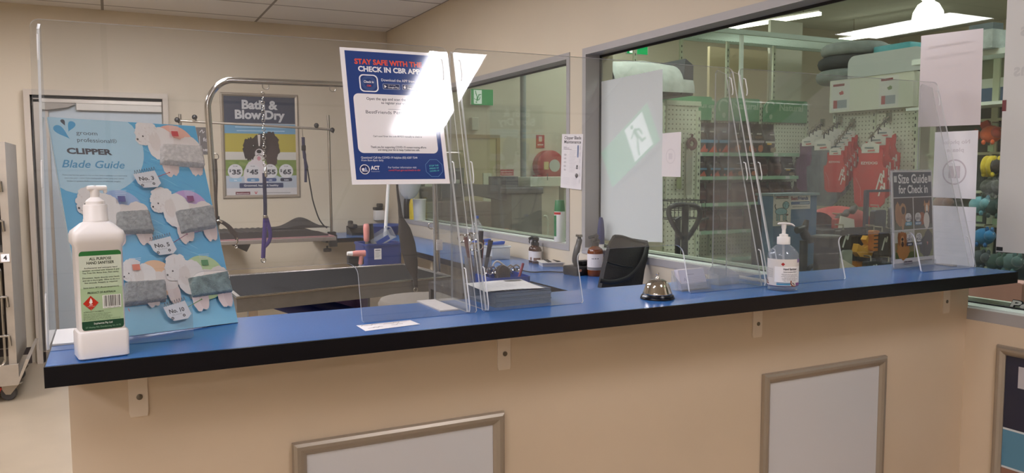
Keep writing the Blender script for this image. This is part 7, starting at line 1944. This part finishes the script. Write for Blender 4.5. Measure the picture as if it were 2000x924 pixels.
# ---- far wall through the second window
WY = SY1-.003
def wall_item(px0, py0, px1, py1, Y=WY): 
    q0, q1 = at(px0, py1, Y=Y), at(px1, py0, Y=Y); return q0, q1.x-q0.x, q1.z-q0.z
q0, w_, h_ = wall_item(917, 213, 962, 178)
exit_sign(Matrix.Translation((q0.x, SY1-.035, q0.z+.03)) @ Matrix.Rotation(R(90), 4, 'X'), w_*.95, h_*.92, 'lit green exit sign on the far shop wall above the timber door', 1.0, 'far')
MB_ = MB().box(0, .03, 0, .45, 0, .02); 
q0, w_, h_ = wall_item(1222, 106, 1264, 88)
b = exit_sign(Matrix.Translation((q0.x, SY1-2.5, at(1240, 106, Y=SY1-2.5).z)) @ Matrix.Rotation(R(90), 4, 'X'), .34, .17, 'lit green exit sign seen at the top of the shop window', 1.6, 'top')
b.location.x = at(1222, 106, Y=SY1-2.5).x
MB().box(.16, .18, .178, ZS-b.location.z, 0.0, .02).build('sign_rod', WHITE_PL, b)
q0, w_, h_ = wall_item(922, 264, 973, 470)
d2 = struct(MB().box(q0.x-.55, q0.x+w_-.06, WY-.05, WY, 0, q0.z+h_-.06), 'door_2', mat('timber_door', (186, 176, 136), .5, noise=(3, .08)))
f = MB().box(q0.x+w_-.06, q0.x+w_, WY-.07, WY, 0, q0.z+h_).box(q0.x-.61, q0.x+w_-.06, WY-.07, WY, q0.z+h_-.06, q0.z+h_).box(q0.x-.61, q0.x-.55, WY-.07, WY, 0, q0.z+h_-.06)
struct(f, 'door_frame', mat('timber_frame', (156, 134, 90), .5), d2)
struct(MB().box(q0.x+w_-.30, q0.x+w_-.16, WY-.08, WY-.05, 1.0, 1.5), 'push_plate', SH, d2)
q0, w_, h_ = wall_item(1040, 346, 1092, 301)
t = thing('hose_reel', 'round red fire hose reel on the far shop wall', 'hose reel', (q0.x+w_/2, WY, q0.z+h_*.5))
r_ = w_/2
MB().lathe([(r_, 0), (r_, .16), (r_*.9, .18), (r_*.35, .18)], 30).build('reel_drum', mat('reel_red', (178, 62, 58), .45), t, smooth=40).rotation_euler = (R(90), 0, 0)
o = MB().lathe([(r_*.40, 0), (r_*.40, .185), (0, .187)], 20).build('reel_hub', mat('hub_grey', (190, 196, 188), .5), t, smooth=40); o.rotation_euler = (R(90), 0, 0); o.location = (r_*.25, 0, 0)
MB().box(-r_*.55, -r_*.2, -.186, -.181, -r_*.25, r_*.25).build('reel_label', mat('reel_label', (206, 190, 130), .5), t)
MB().box(-r_, r_, -.17, 0, -r_*1.0, -r_*.6).build('reel_bracket', mat('reel_red', (178, 62, 58), .45), t)
for (x0, y0, x1, y1, lb, txt) in ((1047, 264, 1063, 289, 'red fire equipment sign above the hose reel', 'FIRE'), (975, 331, 1003, 343, 'red and white notice bar beside the timber door', 'FIRE EXIT'), (893, 296, 914, 317, 'red sign beyond the screens near the timber door', 'STOP')):
    q0, w_, h_ = wall_item(x0, y0, x1, y1); b = thing('safety_sign', lb, 'sign', (q0.x, WY, q0.z))
    MB().box(0, w_, -.006, 0, 0, h_).build('sign_plate', mat('sign_red', (186, 62, 58), .45), b)
    a = Art(.0065); a.rect(w_*.15, h_*.2, w_*.85, h_*.3, (226, 206, 200)); a.rect(w_*.3, h_*.5, w_*.7, h_*.9, (214, 190, 180)) if h_ > w_ else a.rect(w_*.1, h_*.6, w_*.9, h_*.7, (226, 206, 200)); o = a.build('sign_print', b); o.rotation_euler = (R(90), 0, 0)
q0 = at(1022, 345, Y=10.6)
solo(MB().tube([(0, 0, 0), (0, 0, ZS)], .045, 14), 'downpipe', mat('pipe_grey', (140, 150, 150), .45), 'grey steel pipe standing before the far shop wall', 'pipe', (q0.x, 10.6, 0), smooth=50)
q0 = at(926, 242, Y=WY-.05)
solo(MB().box(-.06, .06, -.05, .05, -.1, .1, bev=.01), 'wall_speaker', mat('spk', (196, 196, 180), .5), 'small pale box fixed under the far exit sign', 'box', (q0.x, WY-.051, q0.z))
# machine and boxes close behind the second window
my = 6.6
q0, q1 = at(1003, 470, Y=my), at(1060, 372, Y=my)
t = thing('grey_machine', 'tall dark grey machine standing behind the second window', 'machine', (q0.x, my, 0))
mw_ = q1.x-q0.x
MB().prism([(0, 0), (mw_, 0), (mw_*.96, q1.z), (-.02, q1.z)], 0, .45, ax='y').build('machine_body', mat('machine_grey', (104, 106, 102), .5, noise=(3, .1)), t)
q2 = at(990, 345, Y=my); q3 = at(1014, 345, Y=my)
MB().box(q2.x-q0.x, q3.x-q0.x, .02, .4, q1.z+.001, q2.z).box(q2.x-q0.x-.02, mw_, -.02, .47, q1.z-.03, q1.z+.03, bev=.01).build('machine_hood', mat('machine_dark', (82, 84, 84), .5), t)
MB().tube(smooth_path([(mw_, -.02, q1.z*.82), (mw_+.03, -.04, q1.z*.8), (mw_+.05, -.04, q1.z*.6), (mw_+.22, -.04, .8)], 5), .010, 8).build('white_hose', mat('hose_pale', (196, 200, 184), .5), t, smooth=60)
arm = at(870, 362, Y=my); MB().prism([(arm.x-q0.x, arm.z+.02), (0, q1.z+.05), (0, q1.z-.10), (-.30, q1.z-.04), (arm.x-q0.x, arm.z-.12)], .1, .3, ax='y').build('machine_arm', mat('machine_dark', (82, 84, 84), .5), t)
MB().tube(ring_pts((-.09, -.03, q1.z*.70), .055, (1, .3, 0), 16), .010, 6, closed=True).build('hand_wheel', mat('rust', (130, 96, 76), .6), t, smooth=60)
q0, q1 = at(1013, 367, Y=6.9), at(1108, 345, Y=6.9)
t = thing('white_carton', 'long white carton with handwriting resting on the grey machine', 'carton', (q0.x, 6.66, q1.z-.17))
wb = q1.x-q0.x
zc_ = at(1003, 372, Y=my).z+.0315
t.location.z = zc_
MB().box(.0, wb, 0, .35, 0, q1.z-zc_, bev=.004).build('carton_body', mat('carton_white', (196, 200, 184), .55), t)
MB().box(wb-.12, wb-.08, .1, .2, -zc_, 0).build('carton_prop', SH, t)
a = Art(.0006); a.text('w\u0113v\u0113', wb*.60, .05, .13, (110, 84, 64), 'l', 0, wb*.36, .1); a.text('1', wb*.33, .06, .09, (80, 80, 84), 'l', .01); o = a.build('carton_print', t); o.rotation_euler = (R(90), 0, 0)
# brown cartons and pale packets further along
by = 7.6
q0, q1 = at(840, 440, Y=by), at(915, 395, Y=by)
for k, (xa, xb, c, lb) in enumerate(((-.30, 0, (126, 124, 106), 'olive grey carton behind the yellow spray bottle'), (.01, .62, (112, 98, 88), 'brown carton behind the second window'), (.63, .84, (96, 66, 58), 'dark brown carton beside the larger brown one'))):
    t = thing('storage_carton', lb, 'carton', (max(q0.x, 2.96)+xa, by, 0.62), group=None)
    MB().box(0, xb-xa, 0, .4, 0, q1.z-.62-(.16 if k == 2 else 0)).build('carton_body', mat('carton_%d' % k, c, .6, noise=(4, .08)), t)
    MB().box(.0, xb-xa, -.002, .402, (q1.z-.62)*.82-(.10 if k == 2 else 0), (q1.z-.62)*.84-(.10 if k == 2 else 0)).build('carton_seam', mat('carton_seam', (84, 74, 66), .6), t)
m = MB().box(max(2.62, q0.x-.6), q0.x+1.1, by-.05, by+.5, .585, .619).box(2.63, 2.68, by, by+.05, 0, .585).box(q0.x+1.0, q0.x+1.05, by, by+.05, 0, .585).box(2.63, 2.68, by+.4, by+.45, 0, .585).box(q0.x+1.0, q0.x+1.05, by+.4, by+.45, 0, .585)
solo(m, 'packing_table', mat('table_dark', (90, 88, 80), .5), 'packing table carrying cartons behind the second window', 'table')
q0 = at(828, 366, Y=8.6)
t = thing('wall_shelf_unit', 'dim grey shelving with pale packets beyond the cartons', 'shelving', (q0.x, 8.6, 0))
MB().box(-.4, .5, 0, .35, q0.z-.01, q0.z+.01).box(-.4, .5, 0, .35, q0.z+.18, q0.z+.20).box(-.4, .5, .35, .37, 0, q0.z+.22).box(-.4, -.37, 0, .35, 0, q0.z+.22).box(.47, .5, 0, .35, 0, q0.z+.22).build('shelf_frame', mat('shelf_dim', (120, 128, 116), .5), t)
for k in range(5):
    solo(MB().box(0, .11, 0, .12, 0, .075), 'pale_packet', mat('packet_pale', (206, 214, 200), .5), 'small pale packet in a row on the dim grey shelving', 'packet', (q0.x-.30+.16*k, 8.62, q0.z+.0105), group='pale packets on the dim shelving')
# big wall panels behind the mesh shelf
for (x0, y0, x1, y1, c, lb) in ((1385, 100, 1500, 192, (196, 180, 146), 'tan flat carton sheet standing on the rear of the mesh topped shelving'), (1502, 45, 1568, 196, (214, 212, 196), 'pale flat sheet standing on the rear of the mesh topped shelving')):
    q0, q1 = at(x0, y1, Y=RY+1.2), at(x1, y0, Y=RY+1.2)
    solo(MB().box(0, q1.x-q0.x, 0, .05, -q0.z, q1.z-q0.z), 'flat_carton', mat('flat_%d' % x0, c, .6), lb, 'panel', q0)
